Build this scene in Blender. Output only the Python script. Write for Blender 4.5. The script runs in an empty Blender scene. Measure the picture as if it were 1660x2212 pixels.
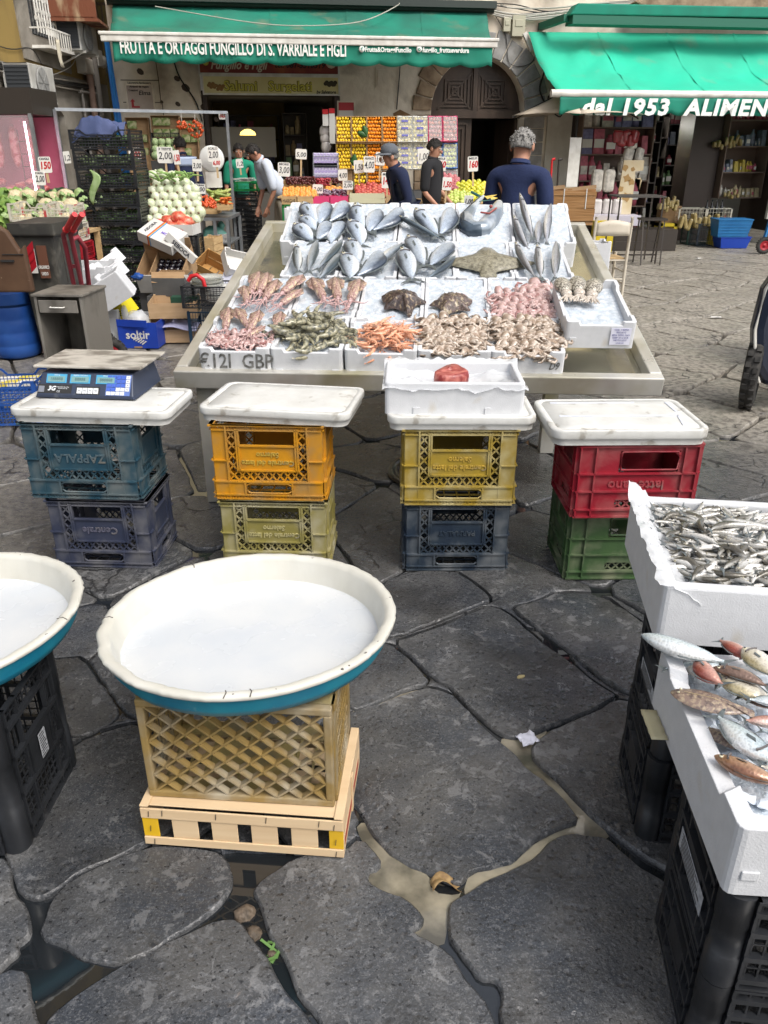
import bpy, math, random
from mathutils import Vector, Matrix, noise
from mathutils.geometry import delaunay_2d_cdt
R=random.Random(7)
PI=math.pi
sc=bpy.context.scene
COL=sc.collection
# ---------------------------------------------------------------- camera, sky, sun, exposure
CAM_H=1.6; PITCH=math.radians(24.94); FPX=1690.0
cd=bpy.data.cameras.new('camera'); cam=bpy.data.objects.new('camera',cd); COL.objects.link(cam)
cd.sensor_fit='VERTICAL'; cd.sensor_height=24.0; cd.lens=24.0*FPX/2212.0
cd.clip_start=.05; cd.clip_end=400
cam.location=(0,0,CAM_H); cam.rotation_euler=(PI/2-PITCH,0,0)
sc.camera=cam
SUN_EL=52; SUN_AZ=138     # azimuth clockwise from +Y: the sun stands high behind the photographer, a little to the right
w=bpy.data.worlds.new('World'); sc.world=w; w.use_nodes=True
nt=w.node_tree; sky=nt.nodes.new('ShaderNodeTexSky'); sky.sky_type='NISHITA'; sky.sun_disc=False
sky.sun_elevation=math.radians(SUN_EL); sky.sun_rotation=math.radians(SUN_AZ)
sky.air_density=1.0; sky.dust_density=4.0; sky.ozone_density=1.0
hs=nt.nodes.new('ShaderNodeHueSaturation'); hs.inputs['Saturation'].default_value=.45
nt.links.new(sky.outputs[0],hs.inputs['Color'])
bg=nt.nodes['Background']; nt.links.new(hs.outputs[0],bg.inputs[0]); bg.inputs[1].default_value=.15
sl=bpy.data.lights.new('sun','SUN'); sl.energy=.75; sl.angle=math.radians(20); sl.color=(1,.95,.86)
so=bpy.data.objects.new('sun',sl); COL.objects.link(so)
a=math.radians(SUN_AZ); e=math.radians(SUN_EL)
so.rotation_euler=Vector((math.sin(a)*math.cos(e),math.cos(a)*math.cos(e),math.sin(e))).to_track_quat('Z','Y').to_euler()
vs=sc.view_settings; vs.view_transform='Standard'; vs.look='None'; vs.gamma=1; vs.use_curve_mapping=False
vs.exposure=.92
# ---------------------------------------------------------------- measuring helpers: where a sight line meets a real plane of the place
SP,CP=math.sin(PITCH),math.cos(PITCH); EYE=Vector((0,0,CAM_H))
def ray(px,py):
 a=(px-830)/FPX; b=-(py-1106)/FPX
 return Vector((a,CP+b*SP,-SP+b*CP))
def gz(px,py,z=0.0):
 d=ray(px,py); return EYE+d*((z-CAM_H)/d.z)
def gy(px,py,y):
 d=ray(px,py); return EYE+d*(y/d.y)
def gpl(px,py,o,n):
 d=ray(px,py); return EYE+d*((Vector(o)-EYE).dot(n)/d.dot(n))
def frame(o,x,y,z):
 m=Matrix.Identity(4)
 for i,c in enumerate((x,y,z,o)):
  for k in range(3): m[k][i]=c[k]
 return m
def L(x,y,z=0,rz=0,rx=0,ry=0,s=1):
 m=Matrix.Translation((x,y,z))@Matrix.Rotation(rz,4,'Z')@Matrix.Rotation(rx,4,'X')@Matrix.Rotation(ry,4,'Y')
 return m@Matrix.Scale(s,4) if s!=1 else m
D2=math.radians
FA=D2(8); F0=Vector((-4.4,14.4,0)); FE=Vector((math.cos(FA),math.sin(FA),0)); FN=Vector((math.sin(FA),-math.cos(FA),0))
# facade frame: x along the front, y INTO the building, z up
FM=frame(F0,FE,-FN,Vector((0,0,1)))
def FS(px,py,out=0):
 p=gpl(px,py,F0+FN*out,FN)-F0; return p.dot(FE),p.z
SA=D2(-3.376); SLP=math.atan2(.455,2.33)
SU=Vector((math.cos(SA),math.sin(SA),0)); SVh=Vector((-math.sin(SA),math.cos(SA),0))
SV=SVh*math.cos(SLP)+Vector((0,0,math.sin(SLP))); SN=SU.cross(SV); SO=Vector((-.962,3.50,.668))
TM=frame(SO,SU,SV,SN)       # stall top frame: x along the front edge, y up the slope, z off the steel
# ---------------------------------------------------------------- mesh builder
class MB:
 def __init__(s): s.V=[];s.F=[];s.I=[];s.S=[];s.M=Matrix.Identity(4);s.mi=0;s.sm=False
 def add(s,vs,fs,mi=None,sm=None):
  b=len(s.V); M=s.M; s.V+= [M@Vector(v) for v in vs]
  mi=s.mi if mi is None else mi; sm=s.sm if sm is None else sm
  for f in fs: s.F.append([b+i for i in f]); s.I.append(mi); s.S.append(sm)
  return s
 def bx(s,x0,y0,z0,x1,y1,z1,mi=None):
  return s.add([(x0,y0,z0),(x1,y0,z0),(x1,y1,z0),(x0,y1,z0),(x0,y0,z1),(x1,y0,z1),(x1,y1,z1),(x0,y1,z1)],
   [(0,3,2,1),(4,5,6,7),(0,1,5,4),(1,2,6,5),(2,3,7,6),(3,0,4,7)],mi,False)
 def cb(s,x,y,z,w,d,h,rz=0,mi=None,rx=0,ry=0):
  o=s.M; s.M=o@L(x,y,z,rz,rx,ry); s.bx(-w/2,-d/2,-h/2,w/2,d/2,h/2,mi); s.M=o; return s
 def bar(s,p,q,w,t=None,mi=None,up=(0,0,1)):
  p=Vector(p);q=Vector(q);t=t or w; x=(q-p); l=x.length
  if l<1e-6: return s
  x/=l; u=Vector(up); y=u.cross(x)
  if y.length<1e-4: y=Vector((0,1,0)).cross(x)
  if y.length<1e-4: y=Vector((1,0,0)).cross(x)
  y.normalize(); z=x.cross(y); o=s.M; s.M=o@frame(p,x,y,z); s.bx(0,-w/2,-t/2,l,w/2,t/2,mi); s.M=o; return s
 def loft(s,rings,mi=None,caps=True,close=True,sm=True):
  n=len(rings[0]); vs=[p for r in rings for p in r]; fs=[]
  for i in range(len(rings)-1):
   for j in range(n if close else n-1):
    k=(j+1)%n; fs.append((i*n+j,i*n+k,(i+1)*n+k,(i+1)*n+j))
  s.add(vs,fs,mi,sm)
  if caps:
   s.add(rings[0],[tuple(range(n-1,-1,-1))],mi,sm); s.add(rings[-1],[tuple(range(n))],mi,sm)
  return s
 def tube(s,pts,r,n=8,mi=None,caps=True,flat=1.0,up=(0,0,1)):
  pts=[Vector(p) for p in pts]; m=len(pts); rs=r if isinstance(r,(list,tuple)) else [r]*m; rings=[]
  for i,p in enumerate(pts):
   t=(pts[min(i+1,m-1)]-pts[max(i-1,0)]); t=t.normalized() if t.length>1e-9 else Vector((1,0,0))
   a=Vector(up).cross(t)
   if a.length<.05: a=Vector((0,1,0)).cross(t)
   if a.length<.05: a=Vector((1,0,0)).cross(t)
   a.normalize(); b=t.cross(a)
   rings.append([p+(a*math.cos(2*PI*k/n)+b*math.sin(2*PI*k/n)*flat)*rs[i] for k in range(n)])
  return s.loft(rings,mi,caps)
 def lathe(s,prof,n=24,mi=None,c=(0,0,0),jit=None):
  c=Vector(c); rings=[]
  for (r,z) in prof: rings.append([c+Vector((r*math.cos(2*PI*k/n)*(1+(jit(k,z) if jit else 0)),r*math.sin(2*PI*k/n)*(1+(jit(k,z) if jit else 0)),z)) for k in range(n)])
  return s.loft(rings,mi,False)
 def prism(s,poly,z0,z1,mi=None,top=None):
  n=len(poly); vs=[(x,y,z0) for x,y in poly]+[(x,y,z1) for x,y in (top or poly)]
  return s.add(vs,[tuple(range(n-1,-1,-1)),tuple(range(n,2*n))]+[(i,(i+1)%n,n+(i+1)%n,n+i) for i in range(n)],mi,False)
 def ell(s,c,r,nu=10,nv=6,mi=None,rot=None,jit=0,seed=0):
  o=s.M; s.M=o@Matrix.Translation(c)@(rot if rot is not None else Matrix.Identity(4)); rr=random.Random(seed)
  vs=[(0,0,r[2])];fs=[]
  for i in range(1,nv):
   t=PI*i/nv
   for k in range(nu):
    p=2*PI*k/nu; j=1+rr.uniform(-jit,jit); vs.append((r[0]*math.sin(t)*math.cos(p)*j,r[1]*math.sin(t)*math.sin(p)*j,r[2]*math.cos(t)*j))
  vs.append((0,0,-r[2])); e=len(vs)-1
  for k in range(nu): fs.append((0,1+k,1+(k+1)%nu)); fs.append((e,e-nu+(k+1)%nu,e-nu+k))
  for i in range(nv-2):
   for k in range(nu): a=1+i*nu+k;b=1+i*nu+(k+1)%nu; fs.append((a,a+nu,b+nu,b))
  s.add(vs,fs,mi,True); s.M=o; return s
 def grid(s,fn,nu,nv,mi=None,sm=True,close=False):
  vs=[fn(i/nu,j/nv) for j in range(nv+1) for i in range(nu+1)]
  return s.add(vs,[(j*(nu+1)+i,j*(nu+1)+i+1,(j+1)*(nu+1)+i+1,(j+1)*(nu+1)+i) for j in range(nv) for i in range(nu)],mi,sm)
 def mesh(s,name,mats):
  me=bpy.data.meshes.new(name); me.from_pydata([tuple(v) for v in s.V],[],s.F)
  for m in (mats if isinstance(mats,(list,tuple)) else [mats]): me.materials.append(m)
  me.polygons.foreach_set('material_index',s.I); me.polygons.foreach_set('use_smooth',s.S); me.update(); return me
def tag(o,label=None,cat=None,group=None,kind=None):
 if label: o['label']=label
 if cat: o['category']=cat
 if group: o['group']=group
 if kind: o['kind']=kind
 return o
def put(name,mb,mats,label=None,cat=None,group=None,kind=None,parent=None,M=None,bevel=0,thick=0,sub=0):
 me=mb.mesh(name,mats) if isinstance(mb,MB) else mb
 o=bpy.data.objects.new(name,me); COL.objects.link(o)
 if parent is not None: o.parent=parent
 if M is not None: o.matrix_basis=M
 tag(o,label,cat,group,kind)
 if thick: m=o.modifiers.new('s','SOLIDIFY'); m.thickness=thick; m.offset=0
 if sub: m=o.modifiers.new('u','SUBSURF'); m.levels=sub; m.render_levels=sub
 if bevel: m=o.modifiers.new('b','BEVEL'); m.width=bevel; m.segments=2; m.limit_method='ANGLE'; m.angle_limit=.7
 return o
def empty(name,label,cat,M=None,group=None,parent=None,kind=None):
 o=bpy.data.objects.new(name,None); COL.objects.link(o); o.empty_display_size=.05
 if parent is not None: o.parent=parent
 if M is not None: o.matrix_basis=M
 return tag(o,label,cat,group,kind)
def dup(o,M,label=None,group=None,parent=None):
 c=o.copy(); COL.objects.link(c); c.parent=parent; c.matrix_basis=M
 if label: c['label']=label
 if group: c['group']=group
 for ch in o.children:
  d=ch.copy(); COL.objects.link(d); d.parent=c; d.matrix_basis=ch.matrix_basis.copy()
  for g in ch.children:
   e=g.copy(); COL.objects.link(e); e.parent=d; e.matrix_basis=g.matrix_basis.copy()
 return c
_tx={}
def text(name,s,size,m,parent=None,M=None,bold=0,ext=.001,shear=0,ax='CENTER',sx=1,space=1,label=None):
 k=(s,size,m.name,bold,ext,shear,ax,space)
 if k not in _tx:
  c=bpy.data.curves.new(name,'FONT'); c.body=s; c.size=size; c.extrude=ext; c.offset=bold; c.shear=shear
  c.align_x=ax; c.align_y='CENTER'; c.resolution_u=2; c.space_character=space; c.materials.append(m)
  t=bpy.data.objects.new(name,c); me=bpy.data.meshes.new_from_object(t); me.name=name; _tx[k]=me; bpy.data.objects.remove(t); bpy.data.curves.remove(c)
 o=bpy.data.objects.new(name,_tx[k]); COL.objects.link(o)
 if parent is not None: o.parent=parent
 M=M or Matrix.Identity(4)
 o.matrix_basis=M@Matrix.Diagonal((sx,1,1,1)) if sx!=1 else M
 if label: o['label']=label
 return o
def mwid(o):
 xs=[v.co.x for v in o.data.vertices]; return max(xs)-min(xs) if xs else 1
UPR=Matrix.Rotation(PI/2,4,'X')     # text standing upright, read from -Y
# ---------------------------------------------------------------- materials
_mats={}
def mat(name,col,rough=.6,metal=0,col2=None,scale=6,mix=(.35,.65),detail=4,bump=.0,bscale=40,spec=.5,
  rvar=0,trans=0,alpha=1,emit=0,coord='Object',stretch=(1,1,1),dirt=None,dscale=3,dmix=(.55,.7),sss=0,world=False,coat=0,bdist=.01,ior=1.45):
 if name in _mats: return _mats[name]
 m=bpy.data.materials.new(name); m.use_nodes=True; nt=m.node_tree; N=nt.nodes; K=nt.links; b=N['Principled BSDF']
 b.inputs['Roughness'].default_value=rough; b.inputs['Metallic'].default_value=metal
 b.inputs['Specular IOR Level'].default_value=spec; b.inputs['IOR'].default_value=ior
 if trans: b.inputs['Transmission Weight'].default_value=trans
 if alpha<1: b.inputs['Alpha'].default_value=alpha
 if coat: b.inputs['Coat Weight'].default_value=coat; b.inputs['Coat Roughness'].default_value=.1
 if sss: b.inputs['Subsurface Weight'].default_value=sss; b.inputs['Subsurface Radius'].default_value=(.02,.01,.008); b.inputs['Subsurface Scale'].default_value=.5
 c4=lambda c:(c[0],c[1],c[2],1)
 b.inputs['Base Color'].default_value=c4(col)
 if world: co=N.new('ShaderNodeNewGeometry').outputs['Position']
 else: co=N.new('ShaderNodeTexCoord').outputs[coord]
 if stretch!=(1,1,1):
  mp=N.new('ShaderNodeMapping'); mp.inputs['Scale'].default_value=stretch; K.new(co,mp.inputs[0]); co=mp.outputs[0]
 def nz(sc_,det=4,lo=0,hi=1,a=0,b_=1,dist=0):
  t=N.new('ShaderNodeTexNoise'); t.inputs['Scale'].default_value=sc_; t.inputs['Detail'].default_value=det; t.inputs['Distortion'].default_value=dist; K.new(co,t.inputs[0])
  r=N.new('ShaderNodeMapRange'); r.inputs[1].default_value=lo;r.inputs[2].default_value=hi;r.inputs[3].default_value=a;r.inputs[4].default_value=b_; K.new(t.outputs[0],r.inputs[0]); return r.outputs[0]
 cur=None
 def mixc(f,A,B):
  x=N.new('ShaderNodeMix'); x.data_type='RGBA'; K.new(f,x.inputs[0])
  if isinstance(A,tuple): x.inputs[6].default_value=c4(A)
  else: K.new(A,x.inputs[6])
  x.inputs[7].default_value=c4(B); return x.outputs[2]
 if col2 is not None: cur=mixc(nz(scale,detail,mix[0],mix[1]),tuple(col),tuple(col2))
 if dirt is not None: cur=mixc(nz(dscale,6,dmix[0],dmix[1],dist=.3),cur if cur is not None else tuple(col),tuple(dirt))
 if cur is not None: K.new(cur,b.inputs['Base Color'])
 if rvar: K.new(nz(scale*1.7,3,.3,.7,max(.02,rough-rvar),min(1,rough+rvar)),b.inputs['Roughness'])
 if bump:
  bp=N.new('ShaderNodeBump'); bp.inputs['Strength'].default_value=bump; bp.inputs['Distance'].default_value=bdist; K.new(nz(bscale,5),bp.inputs['Height']); K.new(bp.outputs[0],b.inputs['Normal'])
 if emit:
  b.inputs['Emission Color'].default_value=c4(col); b.inputs['Emission Strength'].default_value=emit
 _mats[name]=m; return m
# ================================================================ GROUND
def stone_material(name='basalt',seed=0,light=0):
 m=bpy.data.materials.new(name); m.use_nodes=True; nt=m.node_tree; N=nt.nodes; K=nt.links; b=N['Principled BSDF']
 geo=N.new('ShaderNodeNewGeometry'); sep=N.new('ShaderNodeSeparateXYZ'); K.new(geo.outputs['Position'],sep.inputs[0])
 oi=N.new('ShaderNodeObjectInfo')
 ad=N.new('ShaderNodeVectorMath'); ad.operation='MULTIPLY_ADD'; K.new(oi.outputs['Random'],ad.inputs[0]); ad.inputs[1].default_value=(17,9,5); K.new(geo.outputs['Position'],ad.inputs[2])
 co=ad.outputs[0]
 def nz(s,det,lo,hi,a=0.,b_=1.,dist=0,rough=.5,c=None,clampr=True):
  t=N.new('ShaderNodeTexNoise'); t.inputs['Scale'].default_value=s; t.inputs['Detail'].default_value=det; t.inputs['Distortion'].default_value=dist; t.inputs['Roughness'].default_value=rough; K.new(c or co,t.inputs[0])
  return mr(t.outputs[0],lo,hi,a,b_)
 def mr(v,lo,hi,a=0.,b_=1.):
  r=N.new('ShaderNodeMapRange'); r.inputs[1].default_value=lo;r.inputs[2].default_value=hi;r.inputs[3].default_value=a;r.inputs[4].default_value=b_; K.new(v,r.inputs[0]); return r.outputs[0]
 def mt(op,A,B):
  x=N.new('ShaderNodeMath'); x.operation=op; x.use_clamp=True
  for i,q in enumerate((A,B)):
   if isinstance(q,(int,float)): x.inputs[i].default_value=q
   else: K.new(q,x.inputs[i])
  return x.outputs[0]
 def mx(f,A,B):
  x=N.new('ShaderNodeMix'); x.data_type='RGBA'; K.new(f,x.inputs[0])
  for i,q in ((6,A),(7,B)):
   if isinstance(q,tuple): x.inputs[i].default_value=(*q,1)
   else: K.new(q,x.inputs[i])
  return x.outputs[2]
 # wear amount differs from stone to stone
 amt=mr(oi.outputs['Random'],0,1,-.10,.045)
 big=N.new('ShaderNodeTexNoise'); big.inputs['Scale'].default_value=17; big.inputs['Detail'].default_value=10; big.inputs['Roughness'].default_value=.70; big.inputs['Distortion'].default_value=.5; K.new(co,big.inputs[0])
 patch=mr(mt('ADD',big.outputs[0],amt),.57,.61)
 speck=nz(210,3,.56,.62,rough=.75)
 sp2=nz(75,6,.55,.62,rough=.7)
 dk=nz(95,3,.60,.66,rough=.6)
 base=mx(nz(3.2,7,.38,.62,rough=.6),(.046,.052,.062),(.112,.110,.106))
 base=mx(mt('MULTIPLY',mt('ADD',mt('MULTIPLY',speck,.8),mt('MULTIPLY',sp2,.6)),.6),base,(.22,.22,.225)); base=mx(mt('MULTIPLY',dk,.8),base,(.010,.010,.011))
 base=mx(mt('MULTIPLY',patch,.5),base,(.25,.25,.25))
 base=mx(mt('MULTIPLY',nz(5.1,8,.70,.73,dist=.6,rough=.7),.6),base,(.34,.28,.24))
 stain=nz(2.3,5,.55,.66); base=mx(mt('MULTIPLY',stain,.55),base,(.018,.016,.013))
 cw=N.new('ShaderNodeTexNoise'); cw.inputs['Scale'].default_value=6; cw.inputs['Detail'].default_value=6; K.new(co,cw.inputs[0])
 ca_=N.new('ShaderNodeVectorMath'); ca_.operation='MULTIPLY_ADD'; K.new(cw.outputs['Color'],ca_.inputs[0]); ca_.inputs[1].default_value=(.28,.28,0); K.new(co,ca_.inputs[2])
 cv=N.new('ShaderNodeTexVoronoi'); cv.feature='DISTANCE_TO_EDGE'; cv.inputs['Scale'].default_value=3.1; K.new(ca_.outputs[0],cv.inputs[0])
 crack=mt('MULTIPLY',mr(cv.outputs['Distance'],.028,.006),mt('MULTIPLY',nz(2.7,3,.54,.60),mr(sep.outputs['Y'],1.9,2.9)))
 # dry paving away from the wet fish stall, paler: sky sheen put into its colour (further than about six metres, and to the right)
 d1=mt('ADD',mr(sep.outputs['Y'],4.6,7.8),mt('MULTIPLY',mr(sep.outputs['X'],1.3,2.5),mr(sep.outputs['Y'],3.3,4.6)))
 dry=mt('MULTIPLY',d1,nz(.9,3,.2,.45,.75,1,c=geo.outputs['Position']))
 left=mt('MULTIPLY',mr(sep.outputs['X'],-.7,-1.6),mr(sep.outputs['Y'],2.6,3.4))
 dry=mt('MAXIMUM',dry,mt('MULTIPLY',left,.45))
 dry_sheen=mx(nz(26,5,.42,.62),(.30,.275,.23),(.14,.125,.105)); dry_sheen=mx(mt('MULTIPLY',speck,.4),dry_sheen,(.34,.32,.28))
 col=mx(dry,base,dry_sheen); col=mx(mt('MULTIPLY',crack,.85),col,(.012,.011,.010)); K.new(col,b.inputs['Base Color'])
 # wetness: film of water in patches, mirror-like between the crates
 wet=nz(2.1,5,.40,.56,c=geo.outputs['Position'])
 mid=mt('MULTIPLY',mr(sep.outputs['Y'],2.1,2.9),mr(sep.outputs['Y'],5.4,4.4))
 wet=mt('MAXIMUM',wet,mid)
 r=mt('SUBTRACT',mr(wet,0,1,.36,.07),0.); r=mt('ADD',r,mt('MULTIPLY',dry,.36)); r=mt('ADD',r,mt('MULTIPLY',patch,.14))
 K.new(r,b.inputs['Roughness']); b.inputs['Specular IOR Level'].default_value=.5
 dm=mx(mt('MULTIPLY',wet,mt('SUBTRACT',.38,mt('MULTIPLY',dry,.38))),col,(.012,.013,.015)); K.new(dm,b.inputs['Base Color'])
 # relief
 v=N.new('ShaderNodeTexVoronoi'); v.feature='SMOOTH_F1'; v.inputs['Scale'].default_value=30; v.inputs['Smoothness'].default_value=.4; K.new(co,v.inputs[0])
 pits=mr(v.outputs['Distance'],.05,.32)
 h=mt('ADD',mt('MULTIPLY',pits,.35),mt('MULTIPLY',nz(9,8,.3,.7,rough=.65),.5)); h=mt('ADD',h,mt('MULTIPLY',nz(120,3,.3,.7),.12)); h=mt('SUBTRACT',h,mt('MULTIPLY',crack,.5))
 bp=N.new('ShaderNodeBump'); bp.inputs['Strength'].default_value=.7; bp.inputs['Distance'].default_value=.012; K.new(h,bp.inputs['Height']); K.new(bp.outputs[0],b.inputs['Normal'])
 return m
M_STONE=stone_material()
M_BED=mat('wet_mortar',(.028,.026,.023),.35,col2=(.07,.062,.05),scale=14,bump=.8,bscale=60,world=True)
M_RUB=mat('rubble_stone',(.06,.045,.03),.6,col2=(.16,.12,.085),scale=40,bump=1,bscale=60,world=True)
M_WATER=mat('dark_water',(.012,.014,.016),.02,spec=.9,bump=.05,bscale=7,world=True,ior=1.5)
M_REFL_WATER=mat('reflection_tinted_water',(.36,.32,.235),.04,col2=(.085,.078,.06),scale=5,mix=(.40,.58),detail=8,spec=.9,bump=.08,bscale=9,world=True)  # murky water; the facade's cream reflection is put into its colour
gb=MB(); gb.bx(-45,-14,-.45,45,60,-.040); put('ground',gb,M_BED,kind='structure')
wb=MB(); wb.bx(-1.7,.3,-.0395,1.9,2.6,-.014); wb.bx(-1.2,2.6,-.0395,2.2,4.6,-.018); put('gutter_water',wb,M_WATER,kind='structure')
paving=empty('paving',None,None,kind='structure')
def resample(poly,st):
 out=[];n=len(poly)
 for i in range(n):
  a=Vector(poly[i]);b=Vector(poly[(i+1)%n]); k=max(1,int((b-a).length/st))
  for j in range(k): out.append(a+(b-a)*j/k)
 return out
def chaikin(p,it=1):
 for _ in range(it):
  q=[];n=len(p)
  for i in range(n):
   a=Vector(p[i]);b=Vector(p[(i+1)%n]); q+= [a*.75+b*.25,a*.25+b*.75]
  p=q
 return p
def inside(p,poly):
 c=False;n=len(poly);x,y=p[0],p[1]
 for i in range(n):
  x1,y1=poly[i][0],poly[i][1];x2,y2=poly[(i+1)%n][0],poly[(i+1)%n][1]
  if (y1>y)!=(y2>y) and x<(x2-x1)*(y-y1)/(y2-y1)+x1: c=not c
 return c
def grow(poly,d):
 A=sum(poly[i][0]*poly[(i+1)%len(poly)][1]-poly[(i+1)%len(poly)][0]*poly[i][1] for i in range(len(poly))); sg=1 if A>0 else -1; out=[]
 P=[Vector(p) for p in poly]
 for i,p in enumerate(P):
  t=(P[(i+1)%len(P)]-P[i-1]).normalized(); out.append(p+Vector((t.y,-t.x))*d*sg)
 return out
def stone(poly,fine,amp=.006,top=0.,mt=None,name='paving_stone',parent=paving,edge=.006):
 """one stone: wavy outline, uneven top with worn edges, sides down to the bed"""
 p=chaikin(grow([Vector((q[0],q[1])) for q in poly],.006),1) if fine else chaikin(resample([Vector((q[0],q[1])) for q in poly],.16),1)
 p=resample(p,.02 if fine else .07)
 n=len(p); c=sum(p,Vector((0,0)))/n
 o=[]
 for q in p:
  d=noise.noise_vector(Vector((q.x*9,q.y*9,3.3)))*edge+noise.noise_vector(Vector((q.x*31,q.y*31,1.3)))*edge*.7+noise.noise_vector(Vector((q.x*75,q.y*75,1.3)))*edge*.35
  o.append(Vector((q.x+d.x,q.y+d.y)))
 sd=R.random()*50; tx,ty=R.uniform(-1,1)*.006,R.uniform(-1,1)*.006
 def hgt(x,y): return top+tx*(x-c.x)+ty*(y-c.y)+amp*(noise.noise(Vector((x*3.1,y*3.1,sd)))+.55*noise.noise(Vector((x*11,y*11,sd)))+.3*noise.noise(Vector((x*33,y*33,sd))))
 step=.024 if fine else .16
 pts=[];m2=len(o); ins=.006
 inner=[]
 for i,q in enumerate(o):
  t=(o[(i+1)%m2]-o[i-1]); 
  if t.length>1e-9: t.normalize()
  nn=Vector((-t.y,t.x)); inner.append(q+nn*ins)
 # orient: make sure inner goes inward
 A=sum(o[i].x*o[(i+1)%m2].y-o[(i+1)%m2].x*o[i].y for i in range(m2))
 if A<0: inner=[q*2-i_ for q,i_ in zip(o,inner)]
 xs=[q.x for q in o];ys=[q.y for q in o]
 ip=[]
 y=min(ys)+step/2
 while y<max(ys):
  x=min(xs)+step/2
  while x<max(xs):
   q=Vector((x+R.uniform(-.3,.3)*step,y+R.uniform(-.3,.3)*step))
   if inside(q,inner): ip.append(q)
   x+=step
  y+=step
 try: vv,ee,ff,_,_,_=delaunay_2d_cdt(inner+ip,[],[list(range(m2))] if A>0 else [list(range(m2-1,-1,-1))],1,1e-5)
 except Exception: return None
 mb=MB(); V=[(v.x-c.x,v.y-c.y,hgt(v.x,v.y)) for v in vv]
 mb.add(V,[f if len(f)==3 else f for f in ff],0,True)
 r0=[(q.x-c.x,q.y-c.y,hgt(q.x,q.y)) for q in inner]; r1=[(q.x-c.x,q.y-c.y,hgt(q.x,q.y)-.006) for q in o]; r2=[(q.x-c.x,q.y-c.y,top-.0396) for q in o]
 if A<0: r0.reverse();r1.reverse();r2.reverse()
 mb.loft([r2,r1,r0],0,False)
 return put(name,mb,mt or M_STONE,parent=parent,M=Matrix.Translation((c.x,c.y,0)))
def cut_stone(poly,others,holes,amp=.006,top=-.003):
 p=resample(chaikin(resample([Vector(q) for q in poly],.16),1),.05)
 p=[q+Vector((noise.noise(Vector((q.x*9,q.y*9,3.3))),noise.noise(Vector((q.x*9,q.y*9,8.3)))))*.008 for q in p]
 xs=[q.x for q in p];ys=[q.y for q in p]; pts=list(p); ed=[(i,(i+1)%len(p)) for i in range(len(p))]
 near=[]
 for o,gr_ in [(o,.016) for o in others]+[(o,.004) for o in holes]:
  g=resample(chaikin(grow(o,gr_),1),.05)
  if max(q.x for q in g)<min(xs) or min(q.x for q in g)>max(xs) or max(q.y for q in g)<min(ys) or min(q.y for q in g)>max(ys): continue
  g=[q+Vector((noise.noise(Vector((q.x*9,q.y*9,3.3))),noise.noise(Vector((q.x*9,q.y*9,8.3)))))*.006 for q in g]
  near.append(g); b0=len(pts); pts+=g; ed+=[(b0+i,b0+(i+1)%len(g)) for i in range(len(g))]
 y=min(ys)
 while y<max(ys):
  x=min(xs)
  while x<max(xs): pts.append(Vector((x+R.uniform(-.01,.01),y+R.uniform(-.01,.01)))); x+=.05
  y+=.05
 vv,ee,ff,_,_,_=delaunay_2d_cdt(pts,ed,[],0,1e-5)
 c=sum(p,Vector((0,0)))/len(p); keep=[]
 for f in ff:
  m=(vv[f[0]]+vv[f[1]]+vv[f[2]])/3
  if inside(m,p) and not any(inside(m,g) for g in near): keep.append(f)
 if not keep: return
 sd=R.random()*50; used=sorted({i for f in keep for i in f}); ix={i:k for k,i in enumerate(used)}
 V=[(vv[i].x-c.x,vv[i].y-c.y,top+amp*(noise.noise(Vector((vv[i].x*3.1,vv[i].y*3.1,sd)))+.5*noise.noise(Vector((vv[i].x*11,vv[i].y*11,sd))))) for i in used]
 F=[[ix[i] for i in f] for f in keep]; cnt={}
 for f in F:
  for a,b in ((f[0],f[1]),(f[1],f[2]),(f[2],f[0])): cnt[(a,b)]=1
 n=len(V); V+=[(v[0],v[1],-.0396) for v in V]
 mb=MB(); mb.add(V,F,0,True); base=[[a,a+n,b+n,b] for (a,b) in cnt if (b,a) not in cnt]
 for f in base: mb.F.append(f); mb.I.append(0); mb.S.append(False)
 # keep only the bottom vertices that are used
 put('paving_stone',mb,M_STONE,parent=paving,M=Matrix.Translation((c.x,c.y,0)))
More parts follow.
